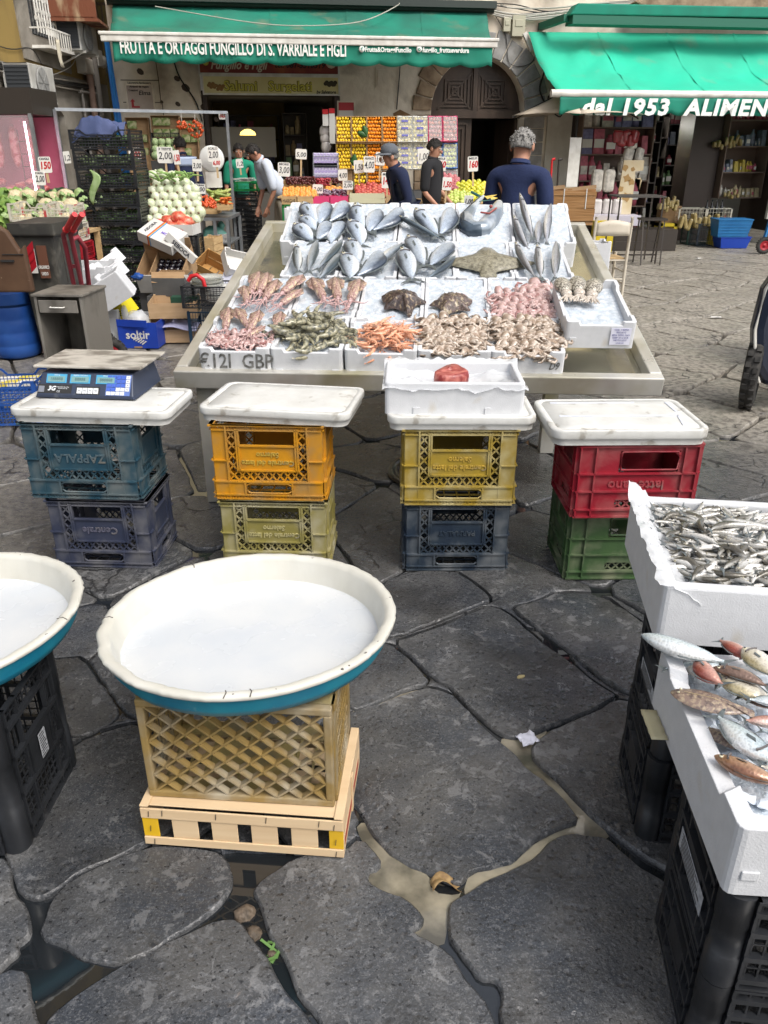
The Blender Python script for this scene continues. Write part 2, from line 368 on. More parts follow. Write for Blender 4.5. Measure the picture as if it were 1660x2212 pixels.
# outlines of the near stones, measured on the ground plane
c6=lambda q:(q[0]*.5206,1693.7+q[1]*.5206)
c7=lambda q:(691.3+q[0]*.4685,1296.2+q[1]*.4685)
c3=lambda q:(q[0]*.5206,1158+q[1]*.5206)
ST=[
 (c6,[(165,630),(205,520),(240,450),(300,400),(440,335),(640,255),(780,262),(880,285),(935,320),(962,365),(955,430),(900,500),(790,572),(620,690),(500,735),(400,720),(335,700),(280,650)]),
 (c6,[(210,960),(350,850),(500,757),(620,700),(780,612),(860,570),(960,552),(1005,580),(1040,640),(1085,690),(1140,800),(1180,870),(1260,950),(1300,1010),(1320,1100),(1380,1240),(150,1260),(190,1050)]),
 (None,[c6(q) for q in [(1350,1240),(1345,1010),(1330,950),(1260,880),(1225,800),(1160,660),(1110,600),(1100,500),(1065,450),(1070,415),(1120,370),(1230,300),(1430,285),(1490,222)]]+[c7(q) for q in [(272,1190),(268,1228),(205,1255),(212,1310),(300,1350),(385,1375),(465,1460),(460,1490),(412,1530),(470,1570),(590,1625),(650,1725),(740,1820),(800,1935),(860,2050),(900,2250)]]),
 (c3,[(0,1246),(20,1300),(60,1379),(95,1479),(170,1494),(250,1449),(330,1390),(440,1349),(540,1300),(630,1254),(720,1200),(760,1100),(720,900),(620,800),(570,780),(520,785),(400,822),(330,852),(150,970),(-60,1100)]),
 (c6,[(0,305),(35,330),(50,440),(80,480),(105,530),(120,600),(115,625),(90,650),(65,670),(75,700),(20,740),(-40,800),(-160,800),(-160,300)]),
 (c6,[(-10,800),(60,772),(100,785),(118,860),(128,930),(160,985),(188,1060),(150,1260),(-200,1260),(-160,900)]),
 (c7,[(165,935),(195,985),(240,1060),(310,1140),(400,1205),(500,1238),(600,1290),(650,1302),(672,1270),(700,1240),(820,1213),(895,1185),(930,1140),(1010,1080),(1100,1040),(1185,1000),(1150,950),(1050,842),(960,785),(870,690),(790,625),(700,535),(640,475),(600,435),(520,405),(450,410),(330,465),(150,525),(-20,590),(-130,800),(0,900)]),
 (c7,[(587,1500),(592,1430),(620,1388),(720,1335),(790,1293),(900,1240),(1000,1178),(1090,1095),(1160,1068),(1240,1080),(1310,1085),(1400,1165),(1500,1250),(1640,1330),(1760,1410),(1900,2250),(1000,2250),(950,2100),(870,1990),(835,1900),(852,1850),(840,1765),(800,1735),(745,1735),(690,1660),(610,1570)]),
 (c7,[(1335,1050),(1280,1000),(1190,925),(1130,845),(1060,785),(1000,735),(985,690),(1010,640),(1100,590),(1200,545),(1330,485),(1400,450),(1500,520),(1700,700),(1850,1000),(1800,1330),(1640,1250),(1480,1165)]),
 (c7,[(875,628),(800,580),(720,515),(645,435),(600,388),(545,368),(435,265),(350,190),(430,170),(560,125),(700,60),(770,25),(850,45),(940,125),(1040,210),(1150,285),(1250,368),(1340,425),(1372,435),(1300,478),(1180,527),(1050,578),(980,608)]),
 (c7,[(890,30),(1000,12),(1100,-40),(1300,-30),(1450,80),(1560,150),(1600,300),(1500,428),(1420,420),(1335,372),(1245,303),(1135,212),(1025,135),(945,75)]),
 (c7,[(120,515),(300,448),(400,398),(505,378),(455,320),(395,260),(325,200),(150,190),(60,350)]),
 (c7,[(335,175),(560,82),(740,12),(790,0),(740,-60),(600,-150),(350,-120),(250,-20),(260,130)]),
 (c3,[(270,510),(340,502),(395,590),(445,655),(495,722),(470,765),(395,798),(325,828),(200,800),(0,760),(0,560),(150,520)]),
 (c3,[(360,495),(600,420),(700,500),(720,700),(620,755),(550,745),(505,700),(435,600)]),
]
traced=[]
for f,q in ST:
 pl=[gz(*(f(p) if f else p)) for p in q]; pl=[(v.x,v.y) for v in pl]; traced.append(pl); stone(pl,True,top=0)
stone([(v.x,v.y) for v in [gz(*c6(p)) for p in [(120,740),(160,715),(230,720),(340,760),(390,800),(340,840),(250,890),(190,945),(150,910),(125,850)]]],True,amp=.012,top=-.014,mt=M_RUB)
for q,rr_ in [((1020,520),38),((1055,600),30),((1130,690),18)]:
 v=gz(*c6(q)); s=MB(); s.ell((0,0,0),(.022*rr_/30,.018*rr_/30,.014*rr_/30),9,6,jit=.18,seed=rr_); put('pebble',s,M_RUB,parent=paving,M=L(v.x,v.y,-.016,rr_))
VOID=[(c7,[(160,1040),(200,1000),(260,1040),(330,1160),(430,1215),(500,1240),(520,1290),(640,1300),(690,1240),(900,1190),(960,1120),(1180,1010),(1345,1065),(1240,1085),(1160,1075),(1080,1110),(1000,1190),(900,1250),(790,1300),(700,1345),(640,1360),(600,1400),(590,1500),(620,1580),(740,1740),(850,1770),(840,1870),(960,2200),(900,2250),(740,1810),(560,1600),(400,1560),(400,1500),(440,1470),(370,1380),(190,1330),(190,1240),(260,1220),(250,1180)]),
 (c7,[(820,640),(870,620),(1040,570),(1050,600),(1000,640),(990,720),(1070,790),(1140,850),(1200,930),(1345,1065),(1500,1180),(1640,1260),(1640,1330),(1480,1230),(1310,1095),(1230,1085),(1180,1010),(1150,960),(1040,850),(960,790),(880,700)]),
 (c6,[(880,275),(940,320),(965,370),(960,430),(900,500),(780,580),(640,690),(500,745),(640,700),(800,620),(900,570),(1000,570),(1080,690),(1180,860),(1300,1000),(1345,1240),(1360,1000),(1330,950),(1260,880),(1225,800),(1160,660),(1110,600),(1100,500),(1065,450),(1070,415),(1120,370),(1230,300),(1260,280)]),
 (c6,[(0,215),(60,340),(95,450),(170,465),(250,420),(205,520),(165,630),(280,650),(400,720),(500,740),(350,850),(210,960),(190,1050),(128,930),(100,785),(0,800),(75,700),(120,600),(95,490),(35,330)])]
voids=[[(v.x,v.y) for v in [gz(*f(p)) for p in q]] for f,q in VOID]
# older, diagonal setts beyond: rows at forty-odd degrees, each stone its own outline
def halfpt(i,j):
 rr=random.Random(i*7919+j*104729)
 return (i+rr.uniform(-.17,.17),j+rr.uniform(-.17,.17))
ca,sa=math.cos(D2(41)),math.sin(D2(41)); SZ=(.56,.68)
def wp(i,j):
 x,y=halfpt(i,j); sh=.5*(j%2)*.6; x=(x+sh)*SZ[0]; y=y*SZ[1]; return Vector((x*ca-y*sa,x*sa+y*ca+1.0))
cand=[]
for i in range(-48,55):
 for j in range(-36,48):
  q=[wp(i,j),wp(i+1,j),wp(i+1,j+1),wp(i,j+1)]; c=(q[0]+q[1]+q[2]+q[3])/4
  if c.y<.9 or c.y>19.5 or abs(c.x)>.62*c.y+1.3 or any(inside(c,t) for t in traced) and all(any(inside(v,t) for t in traced) for v in q): continue
  q2=[]
  for v in q: 
   d=(c-v).normalized(); q2.append(v+d*(.012 if c.y<4.2 else .020))
  cand.append((c.y,q2,any(inside(v,t) for t in traced for v in q+[c])))
cand.sort(key=lambda t:t[0])
far=MB()
for k,(yy,q,ov) in enumerate(cand):
 if ov: cut_stone(q,traced,voids)
 elif k<285: stone(q,False,amp=.009,top=-.004,edge=.012)
 else:
  o=[(v.x,v.y,-.005) for v in q]; far.add([(v.x,v.y,-.0396) for v in q]+o,[(0,1,5,4),(1,2,6,5),(2,3,7,6),(3,0,4,7),(4,5,6,7)])
if far.V: put('far_paving_stones',far,M_STONE,kind='stuff',parent=paving)
# puddles standing in the joints, the facade's cream reflection painted into their colour
def puddle(f,q,z=-.0135,m=M_REFL_WATER,label=None):
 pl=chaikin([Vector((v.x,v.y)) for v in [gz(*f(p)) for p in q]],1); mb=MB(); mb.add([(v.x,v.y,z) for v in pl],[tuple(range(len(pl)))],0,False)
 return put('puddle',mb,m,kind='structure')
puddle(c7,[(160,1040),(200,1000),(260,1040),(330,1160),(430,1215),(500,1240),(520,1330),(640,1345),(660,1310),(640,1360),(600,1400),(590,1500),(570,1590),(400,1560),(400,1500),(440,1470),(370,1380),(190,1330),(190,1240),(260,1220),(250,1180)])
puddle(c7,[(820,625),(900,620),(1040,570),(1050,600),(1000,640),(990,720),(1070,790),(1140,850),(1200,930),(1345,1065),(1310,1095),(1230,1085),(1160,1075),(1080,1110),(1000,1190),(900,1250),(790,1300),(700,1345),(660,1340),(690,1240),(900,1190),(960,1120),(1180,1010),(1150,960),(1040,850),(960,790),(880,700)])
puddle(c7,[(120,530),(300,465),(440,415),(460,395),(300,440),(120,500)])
# litter
lf=MB(); lf.grid(lambda u,v:((u-.5)*.07,(v-.5)*.03+.01*math.sin(u*5),.012*math.sin(u*4)+.006*math.sin(v*6+u*3)),8,5)
v=gz(*c7((580,1300))); put('dry_leaf',lf,mat('leaf_brown',(.33,.22,.09),.7,col2=(.2,.12,.05),scale=60),'curled brown dry leaf lying in the cream puddle between stones','leaf',M=L(v.x,v.y,-.006,.2),thick=.001)
pp=MB(); pp.grid(lambda u,v:((u-.5)*.055,(v-.5)*.05,.014*noise.noise(Vector((u*5,v*5,2)))+.006),9,9)
v=gz(*c7((958,645))); put('paper_scrap',pp,mat('tissue',(.72,.72,.80),.8),'small crumpled white tissue on the joint between paving stones','paper scrap',M=L(v.x,v.y,0,.4),thick=.0008)
gl=MB()
for k in range(9): a=R.uniform(0,6); gl.bar((R.uniform(-.02,.02),R.uniform(-.03,.03),-.004),(.03*math.cos(a),.03*math.sin(a),.006),.006,.002)
v=gz(*c6((1118,675))); put('parsley_sprig',gl,mat('leafgreen',(.10,.20,.05),.6),'limp green herb sprig dropped in the joint near the pebbles','herb sprig',M=L(v.x,v.y,-.01))
bt=MB(); bt.ell((0,0,0),(.016,.009,.005),8,5,jit=.2,seed=4)
v=gz(*c7((925,358))); put('fish_scrap',bt,mat('scrap',(.42,.34,.16),.6),'tiny yellowish scrap on the stone ahead of the tissue','scrap',M=L(v.x,v.y,.004,.5))
# ================================================================ BUILDINGS
PL=mat('old_plaster',(.80,.73,.61),.9,col2=(.56,.48,.38),scale=1.6,mix=(.40,.66),detail=8,bump=.5,bscale=9,dirt=(.16,.12,.085),dscale=.9,dmix=(.56,.74),bdist=.03)
PLC=mat('cream_plaster',(.74,.66,.44),.9,col2=(.60,.50,.32),scale=.8,detail=7,bump=.3,bscale=9)
PLG=mat('grey_plaster',(.30,.275,.235),.9,col2=(.19,.17,.14),scale=1.7,detail=8,bump=.5,bscale=10,dirt=(.10,.085,.06),dscale=1.1,dmix=(.5,.7),bdist=.03)
OCH=mat('ochre_plaster',(.27,.185,.055),.9,col2=(.15,.10,.035),scale=1.3,detail=8,mix=(.4,.62),bump=.4,bscale=10,dirt=(.07,.055,.03),dscale=1.3,dmix=(.5,.72),stretch=(1,1,.6))
STN=mat('arch_stone_grey',(.33,.325,.31),.85,col2=(.22,.215,.20),scale=7,bump=.4,bscale=30)
STB=mat('arch_stone_brown',(.36,.27,.18),.9,col2=(.2,.14,.09),scale=6,bump=.7,bscale=22)
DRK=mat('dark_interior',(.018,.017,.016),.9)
WOOD=mat('dark_door_wood',(.040,.026,.018),.5,col2=(.075,.05,.035),scale=5,bump=.2,bscale=30,stretch=(1,1,.3))
IRON=mat('painted_iron',(.12,.11,.10),.5,.4,col2=(.2,.13,.08),scale=12)
WHI=mat('white_metal',(.72,.71,.66),.45,col2=(.55,.53,.48),scale=6)
CAB=mat('cable_black',(.025,.024,.022),.6); CABW=mat('cable_pale',(.42,.40,.35),.6)
GRN=mat('awning_green',(.010,.20,.135),.75,col2=(.018,.14,.10),scale=1.4,detail=7,mix=(.38,.62),bump=.25,bscale=120,dirt=(.13,.17,.11),dscale=2.1,dmix=(.60,.78),bdist=.004)
GRL=mat('awning_green_sunlit',(.02,.50,.32),.7,col2=(.03,.42,.27),scale=1.2,detail=6,bump=.25,bscale=120,dirt=(.16,.36,.24),dscale=1.7,dmix=(.58,.8),bdist=.004)  # sunlit brightness of the right awning is put into the cloth colour
VAL=mat('valance_green',(.008,.22,.145),.8,col2=(.012,.17,.115),scale=2.5,bump=.2,bscale=140,bdist=.003)
LET=mat('white_lettering',(.78,.80,.76),.8,col2=(.60,.66,.60),scale=18,mix=(.5,.75))
mk=empty('market_building','four storey cream and stained plaster market building with arched doorway and two shop openings','building',FM)
wall=MB()
def arch(cx,r,zs,n=18,a0=PI,a1=0): return [(cx+r*math.cos(a0+(a1-a0)*i/n),zs+r*math.sin(a0+(a1-a0)*i/n)) for i in range(n+1)]
def xz(mb,poly,y0,y1,mi=0):      # polygon in the front's plane, extruded into the building
 n=len(poly); mb.add([(x,y0,z) for x,z in poly]+[(x,y1,z) for x,z in poly],[tuple(range(n)),tuple(range(2*n-1,n-1,-1))]+[(i,n+i,n+(i+1)%n,(i+1)%n) for i in range(n)],mi,False)
xz(wall,[(.05,-.1),(1.40,-.1),(1.40,2.98),(.05,2.98)],0,.55)
xz(wall,[(3.69,-.1),(5.26,-.1)]+arch(6.09,.83,2.18)+[(6.92,-.1),(7.80,-.1),(7.80,2.98),(3.69,2.98)],0,.55)
wall.bx(.05,0,2.98,14.5,.55,3.9)
wall.bx(.05,.55,-.1,.5,9,17.5,0)
put('wall',wall,PL,parent=mk)
up=MB(); up.bx(.05,-.02,3.9,14.5,.6,17.2); put('upper_wall',up,PLC,parent=mk)
co=MB(); co.bx(-.15,-.30,17.2,14.7,.9,17.55); co.bx(0,-.16,17.0,14.55,0,17.2); put('cornice',co,PLC,parent=mk)
GLS=mat('dark_glass',(.03,.035,.04),.08,spec=.8)
SHU=mat('green_shutter',(.05,.11,.07),.6,col2=(.07,.14,.09),scale=9)
for fl in range(4):
 for k in range(5):
  x=1.6+k*2.85; z=4.9+fl*3.15
  f=MB(); f.bx(x-.72,-.06,z-.12,x+.72,-.02,z+1.98); fo=put('window',f,STB if fl<0 else PLC,parent=mk)
  g=MB(); g.bx(x-.55,-.075,z,x+.55,-.062,z+1.85); put('pane',g,GLS,parent=fo)
  s_=MB()
  for sx in (-1,1):
   for j in range(12): s_.cb(x+sx*.83,-.09,z+.08+j*.155,.5,.03,.11,rx=.5)
  put('shutter',s_,SHU,parent=fo)
  if k in (1,3):
   b=MB(); b.bx(x-1.1,-.7,z-.25,x+1.1,-.02,z-.1)
   for j in range(19): b.bx(x-1.08+j*.12,-.69,z-.1,x-1.06+j*.12,-.67,z+.8)
   b.bx(x-1.1,-.70,z+.8,x+1.1,-.66,z+.84); put('balcony',b,IRON,parent=mk)
# peeling yellow slab end with block letters' remains above the right awning, broken ledge
lg=MB(); xz(lg,[(8.55,3.78),(8.7,3.7),(11.4,3.72),(11.5,3.86),(11.3,3.94),(9.0,3.97)],-.42,0); put('broken_ledge',lg,STB,parent=mk,bevel=.03)
# arch stones, right side crisp grey, left side brown
def vous(a0,a1,r0,r1,m,n=1,y=-.035):
 mb=MB(); P=[(6.09+r0*math.cos(a0),2.18+r0*math.sin(a0)),(6.09+r1*math.cos(a0),2.18+r1*math.sin(a0)),(6.09+r1*math.cos(a1),2.18+r1*math.sin(a1)),(6.09+r0*math.cos(a1),2.18+r0*math.sin(a1))]
 xz(mb,P,y,.08); put('arch_stone',mb,m,parent=mk,bevel=.012)
for k in range(7): a0=k*PI/14; vous(a0+.012,a0+PI/14-.012,.835,1.20+.05*(k%2),STN)
for k in range(7,14): a0=k*PI/14; vous(a0+.012,a0+PI/14-.012,.835,1.13+.03*(k%3),STB)
for k in range(10):
 z=k*.215-.02
 mb=MB(); mb.bx(6.93,-.035,z+.008,7.29,.08,z+.207); put('quoin_stone',mb,STN,parent=mk,bevel=.012)
 mb=MB(); mb.bx(4.98,-.03,z+.008,5.25,.08,z+.207); put('quoin_stone',mb,STB,parent=mk,bevel=.012)
pz=MB(); pz.bx(7.34,-.05,-.1,7.80,.02,2.95); put('pilaster',pz,mat('pale_pilaster',(.50,.48,.41),.8,col2=(.38,.35,.29),scale=3),parent=mk,bevel=.01)
# big arched timber door: tympanum of nested mitred frames, one leaf shut, one open onto darkness
dr=MB(); xz(dr,arch(6.09,.83,2.18),.30,.36)
dr.bx(5.26,.22,2.08,6.92,.36,2.20); dr.bx(6.05,.24,2.2,6.13,.36,3.0); dr.bx(5.26,.30,-.1,6.06,.36,2.08)
for sx in (-1,1):
 cx,cz=6.09+sx*.36,2.50
 for k in range(5):
  h=.06+k*.058; w_=.05+k*.062
  for (p,q) in [((-w_,-h),(w_,-h)),((w_,-h),(w_,h)),((w_,h),(-w_,h)),((-w_,h),(-w_,-h))]:
   a_,b_=(cx+p[0],cz+p[1]),(cx+q[0],cz+q[1])
   if all(math.hypot(t[0]-6.09,t[1]-2.18)<.80 for t in (a_,b_)): dr.bar((a_[0],.285,a_[1]),(b_[0],.285,b_[1]),.018,.03)
 for ax,az in ((-1,-1),(1,-1),(1,1),(-1,1)):
  e_=(cx+ax*.30,cz+az*.28)
  if math.hypot(e_[0]-6.09,e_[1]-2.18)<.82: dr.bar((cx,.285,cz),(e_[0],.285,e_[1]),.014,.03)
for k in range(4):
 w_=.08+.075*k; cz=1.35; h=.42+.075*k
 for (p,q) in [((-w_,-h),(w_,-h)),((w_,-h),(w_,h)),((w_,h),(-w_,h)),((-w_,h),(-w_,-h))]: dr.bar((5.66+p[0],.285,cz+p[1]),(5.66+q[0],.285,cz+q[1]),.02,.035)
do=put('door',dr,WOOD,parent=mk)
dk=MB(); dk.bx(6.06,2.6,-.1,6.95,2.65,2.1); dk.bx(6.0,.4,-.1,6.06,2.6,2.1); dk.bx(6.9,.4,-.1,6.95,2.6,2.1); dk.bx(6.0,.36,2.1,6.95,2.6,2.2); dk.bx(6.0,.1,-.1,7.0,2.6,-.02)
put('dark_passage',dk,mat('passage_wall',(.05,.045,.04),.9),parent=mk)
lf2=MB(); lf2.M=L(6.90,.36,0,D2(-78)); lf2.bx(-.78,-.03,0,0,.03,2.06); lf2.bx(-.6,-.045,.4,-.18,.045,1.7); put('door_leaf',lf2,WOOD,parent=mk)
# rooms
def room(name,x0,x1,y1,z1,m,floor=None):
 b=MB(); b.bx(x0,y1,-.1,x1,y1+.05,z1); b.bx(x0-.05,.55,-.1,x0,y1,z1); b.bx(x1,.55,-.1,x1+.05,y1,z1); b.bx(x0-.05,.5,z1,x1+.05,y1+.05,z1+.05); b.bx(x0,.2,-.05,x1,y1,-.01)
 return put(name,b,m,parent=mk)
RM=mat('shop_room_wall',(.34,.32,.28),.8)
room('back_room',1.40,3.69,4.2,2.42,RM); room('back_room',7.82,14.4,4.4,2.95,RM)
# dark frames and roller boxes of the shop openings
fr=MB()
for x in (1.42,3.60): fr.bx(x,-.03,0,x+.07,.5,2.40)
fr.bx(1.40,-.03,2.40,3.69,.5,2.46); fr.bx(7.80,.02,0,7.88,.5,2.95); fr.bx(7.8,.0,2.75,14.4,.5,2.98)
fr.bx(10.10,-.05,0,10.66,.5,2.95); fr.bx(11.50,-.75,.15,11.58,-.67,2.6); fr.bx(11.58,-.74,.2,11.60,.5,2.6)
put('shop_frame',fr,mat('dark_brown_metal',(.045,.032,.026),.45,.2),parent=mk)
st=MB(); st.bx(11.44,-.70,.42,11.56,-.63,1.45); put('white_strip',st,WHI,parent=mk)
# small things fixed to the wall
ht=MB(); x,z=FS(828,168); ht.bx(x-.13,-.02,z-.15,x+.13,.0,z+.15); ht.bx(x-.10,-.03,z-.12,x+.10,-.018,z+.12); put('meter_hatch',ht,PL,parent=mk,bevel=.004)
pp=MB(); pp.tube([(3.78,-.12,2.01),(5.05,-.12,1.99)],.014,8); put('wall_rail',pp,mat('rail',(.35,.30,.23),.6),parent=mk)
rs=MB(); xz(rs,[(4.62,1.60),(4.78,1.55),(4.90,1.62),(4.88,1.95),(4.95,2.1),(4.72,2.2),(4.6,2.14),(4.66,1.9)],-.008,0); put('exposed_brick_patch',rs,mat('brown_patch',(.26,.15,.07),.9,col2=(.17,.10,.05),scale=9),parent=mk)
for (px,py,r_) in [(383,170,.035),(402,190,.05),(466,187,.04),(385,225,.03),(441,232,.04),(468,258,.03),(304,155,.04),(350,220,.02)]:
 x,z=FS(px,py); h=MB(); h.lathe([(r_*.6,0),(r_,.004),(r_*1.3,.001)],9,jit=lambda k,z:.2*math.sin(k*5)); h.F.append(list(range(9))[::-1]);h.I.append(0);h.S.append(False)
 put('plaster_hole',h,mat('hole_dark',(.09,.07,.055),.9),parent=mk,M=Matrix.Translation((x,-.004,z))@Matrix.Rotation(PI/2,4,'X'))
seam=MB()
for p,q in [((.72,3.0),(.74,2.6)),((.74,2.6),(.74,2.25)),((.14,2.6),(.74,2.6)),((.14,2.28),(.76,2.28)),((.76,2.28),(.76,1.9))]: seam.bar((p[0],-.002,p[1]),(q[0],-.002,q[1]),.012,.004,up=(0,1,0))
put('wall_joint',seam,mat('hole_dark',(0,0,0)),parent=mk)
def wcab(name,pts,r,m,M=None,parent=mk):
 mb=MB(); P=[Vector(p) for p in pts]; Q=[]
 for i in range(len(P)-1):
  for t in range(6):
   u=t/6; p0=P[max(i-1,0)];p1=P[i];p2=P[i+1];p3=P[min(i+2,len(P)-1)]
   Q.append(.5*((2*p1)+(p2-p0)*u+(2*p0-5*p1+4*p2-p3)*u*u+(3*p1-p0-3*p2+p3)*u**3))
 Q.append(P[-1]); mb.tube(Q,r,5,caps=False); return put(name,mb,m,parent=parent,M=M)
wcab('cable',[(1.0,-.03,2.95),(1.08,-.03,2.65),(1.3,-.03,2.3),(1.38,-.03,2.0)],.012,CAB)
wcab('cable',[(4.72,-.02,3.0),(4.70,-.03,2.7),(4.66,-.02,2.2)],.009,CAB)
for k in range(9):
 a_=R.uniform(-.06,.10); wcab('cable',[(5.9+R.uniform(0,.5),-.05,3.66+a_),(6.6,-.09,3.56+a_*1.5+R.uniform(-.05,.05)),(7.3,-.10,3.62+a_+R.uniform(-.08,.04)),(8.6,-.08,3.74+a_),(12,-.06,3.80+a_*.5)],.009+.004*(k%3),(CAB,CABW,CABW)[k%3])
wcab('cable',[(6.98,-.06,3.3),(7.2,-.1,2.9),(7.15,-.08,2.5),(7.4,-.1,2.2),(7.5,-.06,2.6)],.014,CAB)
wcab('cable',[(7.0,-.06,3.2),(7.45,-.14,2.75),(7.3,-.08,2.35),(7.55,-.1,2.1),(7.6,-.06,2.5),(7.5,-.06,3.0)],.012,CAB)
wcab('cable',[(6.3,-.04,3.6),(6.5,-.05,3.3),(6.6,-.05,2.9),(7.0,-.05,2.95),(7.05,-.05,3.5)],.006,CAB)
for (px,py,w_,h_) in [(1092,55,.12,.20),(1117,58,.22,.30)]:
 x,z=FS(px,py); b=MB(); b.bx(x-w_/2,-.12,z-h_/2,x+w_/2,0,z+h_/2); b.bx(x-w_*.3,-.13,z-.01,x+w_*.3,-.118,z+h_*.3)
 put('electric_box',b,mat('box_beige',(.42,.40,.30),.6),('small' if w_<.2 else 'larger')+' beige electric meter box on the wall right of the long awning','electric box',M=FM,bevel=.01)
# ---------------------------------------------------------------- awnings
def canopy(name,tl,tr,bl,br,m,parent,sag=.05,nu=40,nv=10,seed=0,fl=0):
 mb=MB()
 def f(u,v):
  a=Vector(tl).lerp(Vector(tr),u); b=Vector(bl).lerp(Vector(br),u); p=a.lerp(b,v)
  n_=noise.noise(Vector((u*9,v*1.2+seed,seed)))*.8+noise.noise(Vector((u*26+v*5,v*3,seed+4)))*.5+noise.noise(Vector((u*60+v*9,v*4,seed+4)))*.25
  w=math.sin(PI*v)
  return p+Vector((0,-.3*n_*sag*w,-sag*w*(1+n_*1.3)+.02*noise.noise(Vector((u*5,v*6,seed)))*w))
 mb.grid(f,nu,nv); o_=put(name,mb,m,parent=parent,thick=.004)
 for k in range(1,int((tr[0]-tl[0])/1.22)+1):
  u0=k*1.22/(tr[0]-tl[0]); sm=MB(); sm.grid(lambda u,v:f(u0+(u-.5)*.006,v)+Vector((0,-.006,.007)),1,nv); put('seam',sm,m,parent=o_)
 return o_
def valance(name,x0,x1,y,z,h,sc_,m,parent,amp=.045):
 mb=MB(); n=int((x1-x0)/.035)
 def f(u,v):
  x=x0+(x1-x0)*u; low=h+amp*abs(math.sin(PI*x/sc_))**.8*1.0-amp
  return Vector((x,y+.018*math.sin(x*7+v*2)*v+.015*math.sin(x*17)*v,z-(low)*v))
 mb.grid(f,n,4); return put(name,mb,m,parent=parent,thick=.003)
aw=empty('awning','long dark green awning with FRUTTA E ORTAGGI lettering and white front bar','awning',FM)
canopy('canopy',(.17,-.05,3.64),(6.15,-.05,3.66),(.30,-1.52,3.10),(5.86,-1.52,3.09),GRN,aw,.06,60,12,1)
b=MB(); b.bx(.15,-1.60,3.055,5.97,-1.48,3.10); b.bx(.17,-1.585,2.975,5.95,-1.49,3.055); put('front_bar',b,WHI,parent=aw,bevel=.012)
b=MB(); b.bx(.1,-.30,3.66,6.25,-.01,3.76); b.tube([(.1,-.12,3.66),(6.25,-.12,3.66)],.05,10); put('housing',b,mat('housing_dark',(.03,.04,.035),.5),parent=aw)
b=MB()
for x in (1.2,4.9): b.bar((x,-.1,3.5),(x+.5,-.8,3.2),.04); b.bar((x+.5,-.8,3.2),(x,-1.5,3.04),.035)
put('folding_arm',b,WHI,parent=aw)
va=valance('valance',.32,5.88,-1.55,2.985,.28,.415,VAL,aw)
def vt(s_,px0,px1,py,size,bold,out=1.575,sx=None,sh=0,par=None,sp_=1):
 x0,z=FS(px0,py,out); x1,_=FS(px1,py,out); c_=bpy.data.curves
 t=text('lettering',s_,size,LET,par or va,Matrix.Translation(((x0+x1)/2,-out,z))@UPR,bold=bold,ext=.0015,shear=sh,space=sp_)
 w_=mwid(t)
 t.matrix_basis=t.matrix_basis@Matrix.Diagonal(((x1-x0)/max(w_,.01),1,1,1)); return t
vt('FRUTTA E ORTAGGI FUNGILLO DI S. VARRIALE E FIGLI',260,748,102,.235,.006)
vt('Frutta&OrtaggiFuncillo',789,889,107,.088,.003)
vt('fungillo_fruttaeverdura',913,1014,108,.088,.003)
for px in (782,906):
 x,z=FS(px,106,1.575); b=MB(); b.M=Matrix.Translation((x,-1.575,z))@UPR; b.lathe([(.0,.002),(.042,.002),(.042,0)],16); o_=put('round_logo',b,LET,parent=va)
 text('logo_mark','f' if px<800 else 'o',.075,VAL,o_,Matrix.Translation((x+.002,-1.579,z))@UPR,bold=.002)
wcab('cable',[(.9,-.9,3.50),(2.2,-1.15,3.30),(3.0,-1.2,3.255),(3.9,-1.1,3.33),(4.55,-.5,3.62),(4.7,-.06,3.78)],.008,CABW)
aw2=empty('awning','wide bright emerald awning with dal 1953 ALIMENTARI lettering on its valance','awning',FM)
canopy('canopy',(6.86,-.12,3.36),(13.6,-.12,3.42),(6.86,-1.80,2.40),(13.6,-1.80,2.40),GRL,aw2,.10,60,14,5)
b=MB(); b.tube([(6.76,-1.83,2.36),(13.7,-1.83,2.36)],.055,12); put('front_bar',b,WHI,parent=aw2)
b=MB(); xz(b,[(0,0)]*0 or [(7.30,3.52),(14,3.56),(14,3.70),(7.42,3.68)],-.85,-.55); put('housing',b,VAL,parent=aw2,bevel=.02)
b=MB(); b.bx(7.36,-.84,3.40,14,-.50,3.52); b.bar((7.3,-.7,3.5),(7.1,-.02,3.45),.1); put('housing_underside',b,mat('housing_green_dark',(.02,.13,.085),.6),parent=aw2)
b=MB(); b.bar((6.8,-.1,3.35),(6.95,-.1,3.1),.07); b.bar((8.6,-.1,2.9),(9.3,-.9,2.6),.04); b.bar((9.3,-.9,2.6),(8.9,-1.75,2.38),.04); put('folding_arm',b,WHI,parent=aw2)
va2=valance('valance',6.90,13.6,-1.86,2.33,.27,.335,VAL,aw2,.05)
vt('dal 1953  ALIMENTARI',1257,1768,232,.31,.013,1.90,sh=.12,sp_=1.12,par=va2)
# beige parasol half under it
um=empty('parasol','beige square parasol tucked under the right green awning','parasol',L(3.2,14.5,0,s=1.08))
b=MB(); pts=[]
for k in range(6):
 a_=k*PI/3+.35; pts.append((1.12*math.cos(a_),1.12*math.sin(a_),1.92))
for k in range(6):
 p=Vector(pts[k]);q=Vector(pts[(k+1)%6]); ap=Vector((0,0,2.42))
 def f(u,v,p=p,q=q,ap=ap): e_=p.lerp(q,u); e_=e_+Vector((-e_.x,-e_.y,0))*.07*math.sin(PI*u)+Vector((0,0,.03*math.sin(PI*u))); s_=ap.lerp(e_,v); s_.z-=.05*math.sin(PI*v); return s_
 b.grid(f,6,6)
put('canopy',b,mat('parasol_beige',(.52,.45,.36),.9,col2=(.44,.37,.29),scale=3),parent=um,thick=.004)
b=MB()
for p in pts: b.bar((0,0,2.36),(p[0],p[1],1.90),.014); b.bar((0,0,1.95),(p[0]*.5,p[1]*.5,2.12),.012)
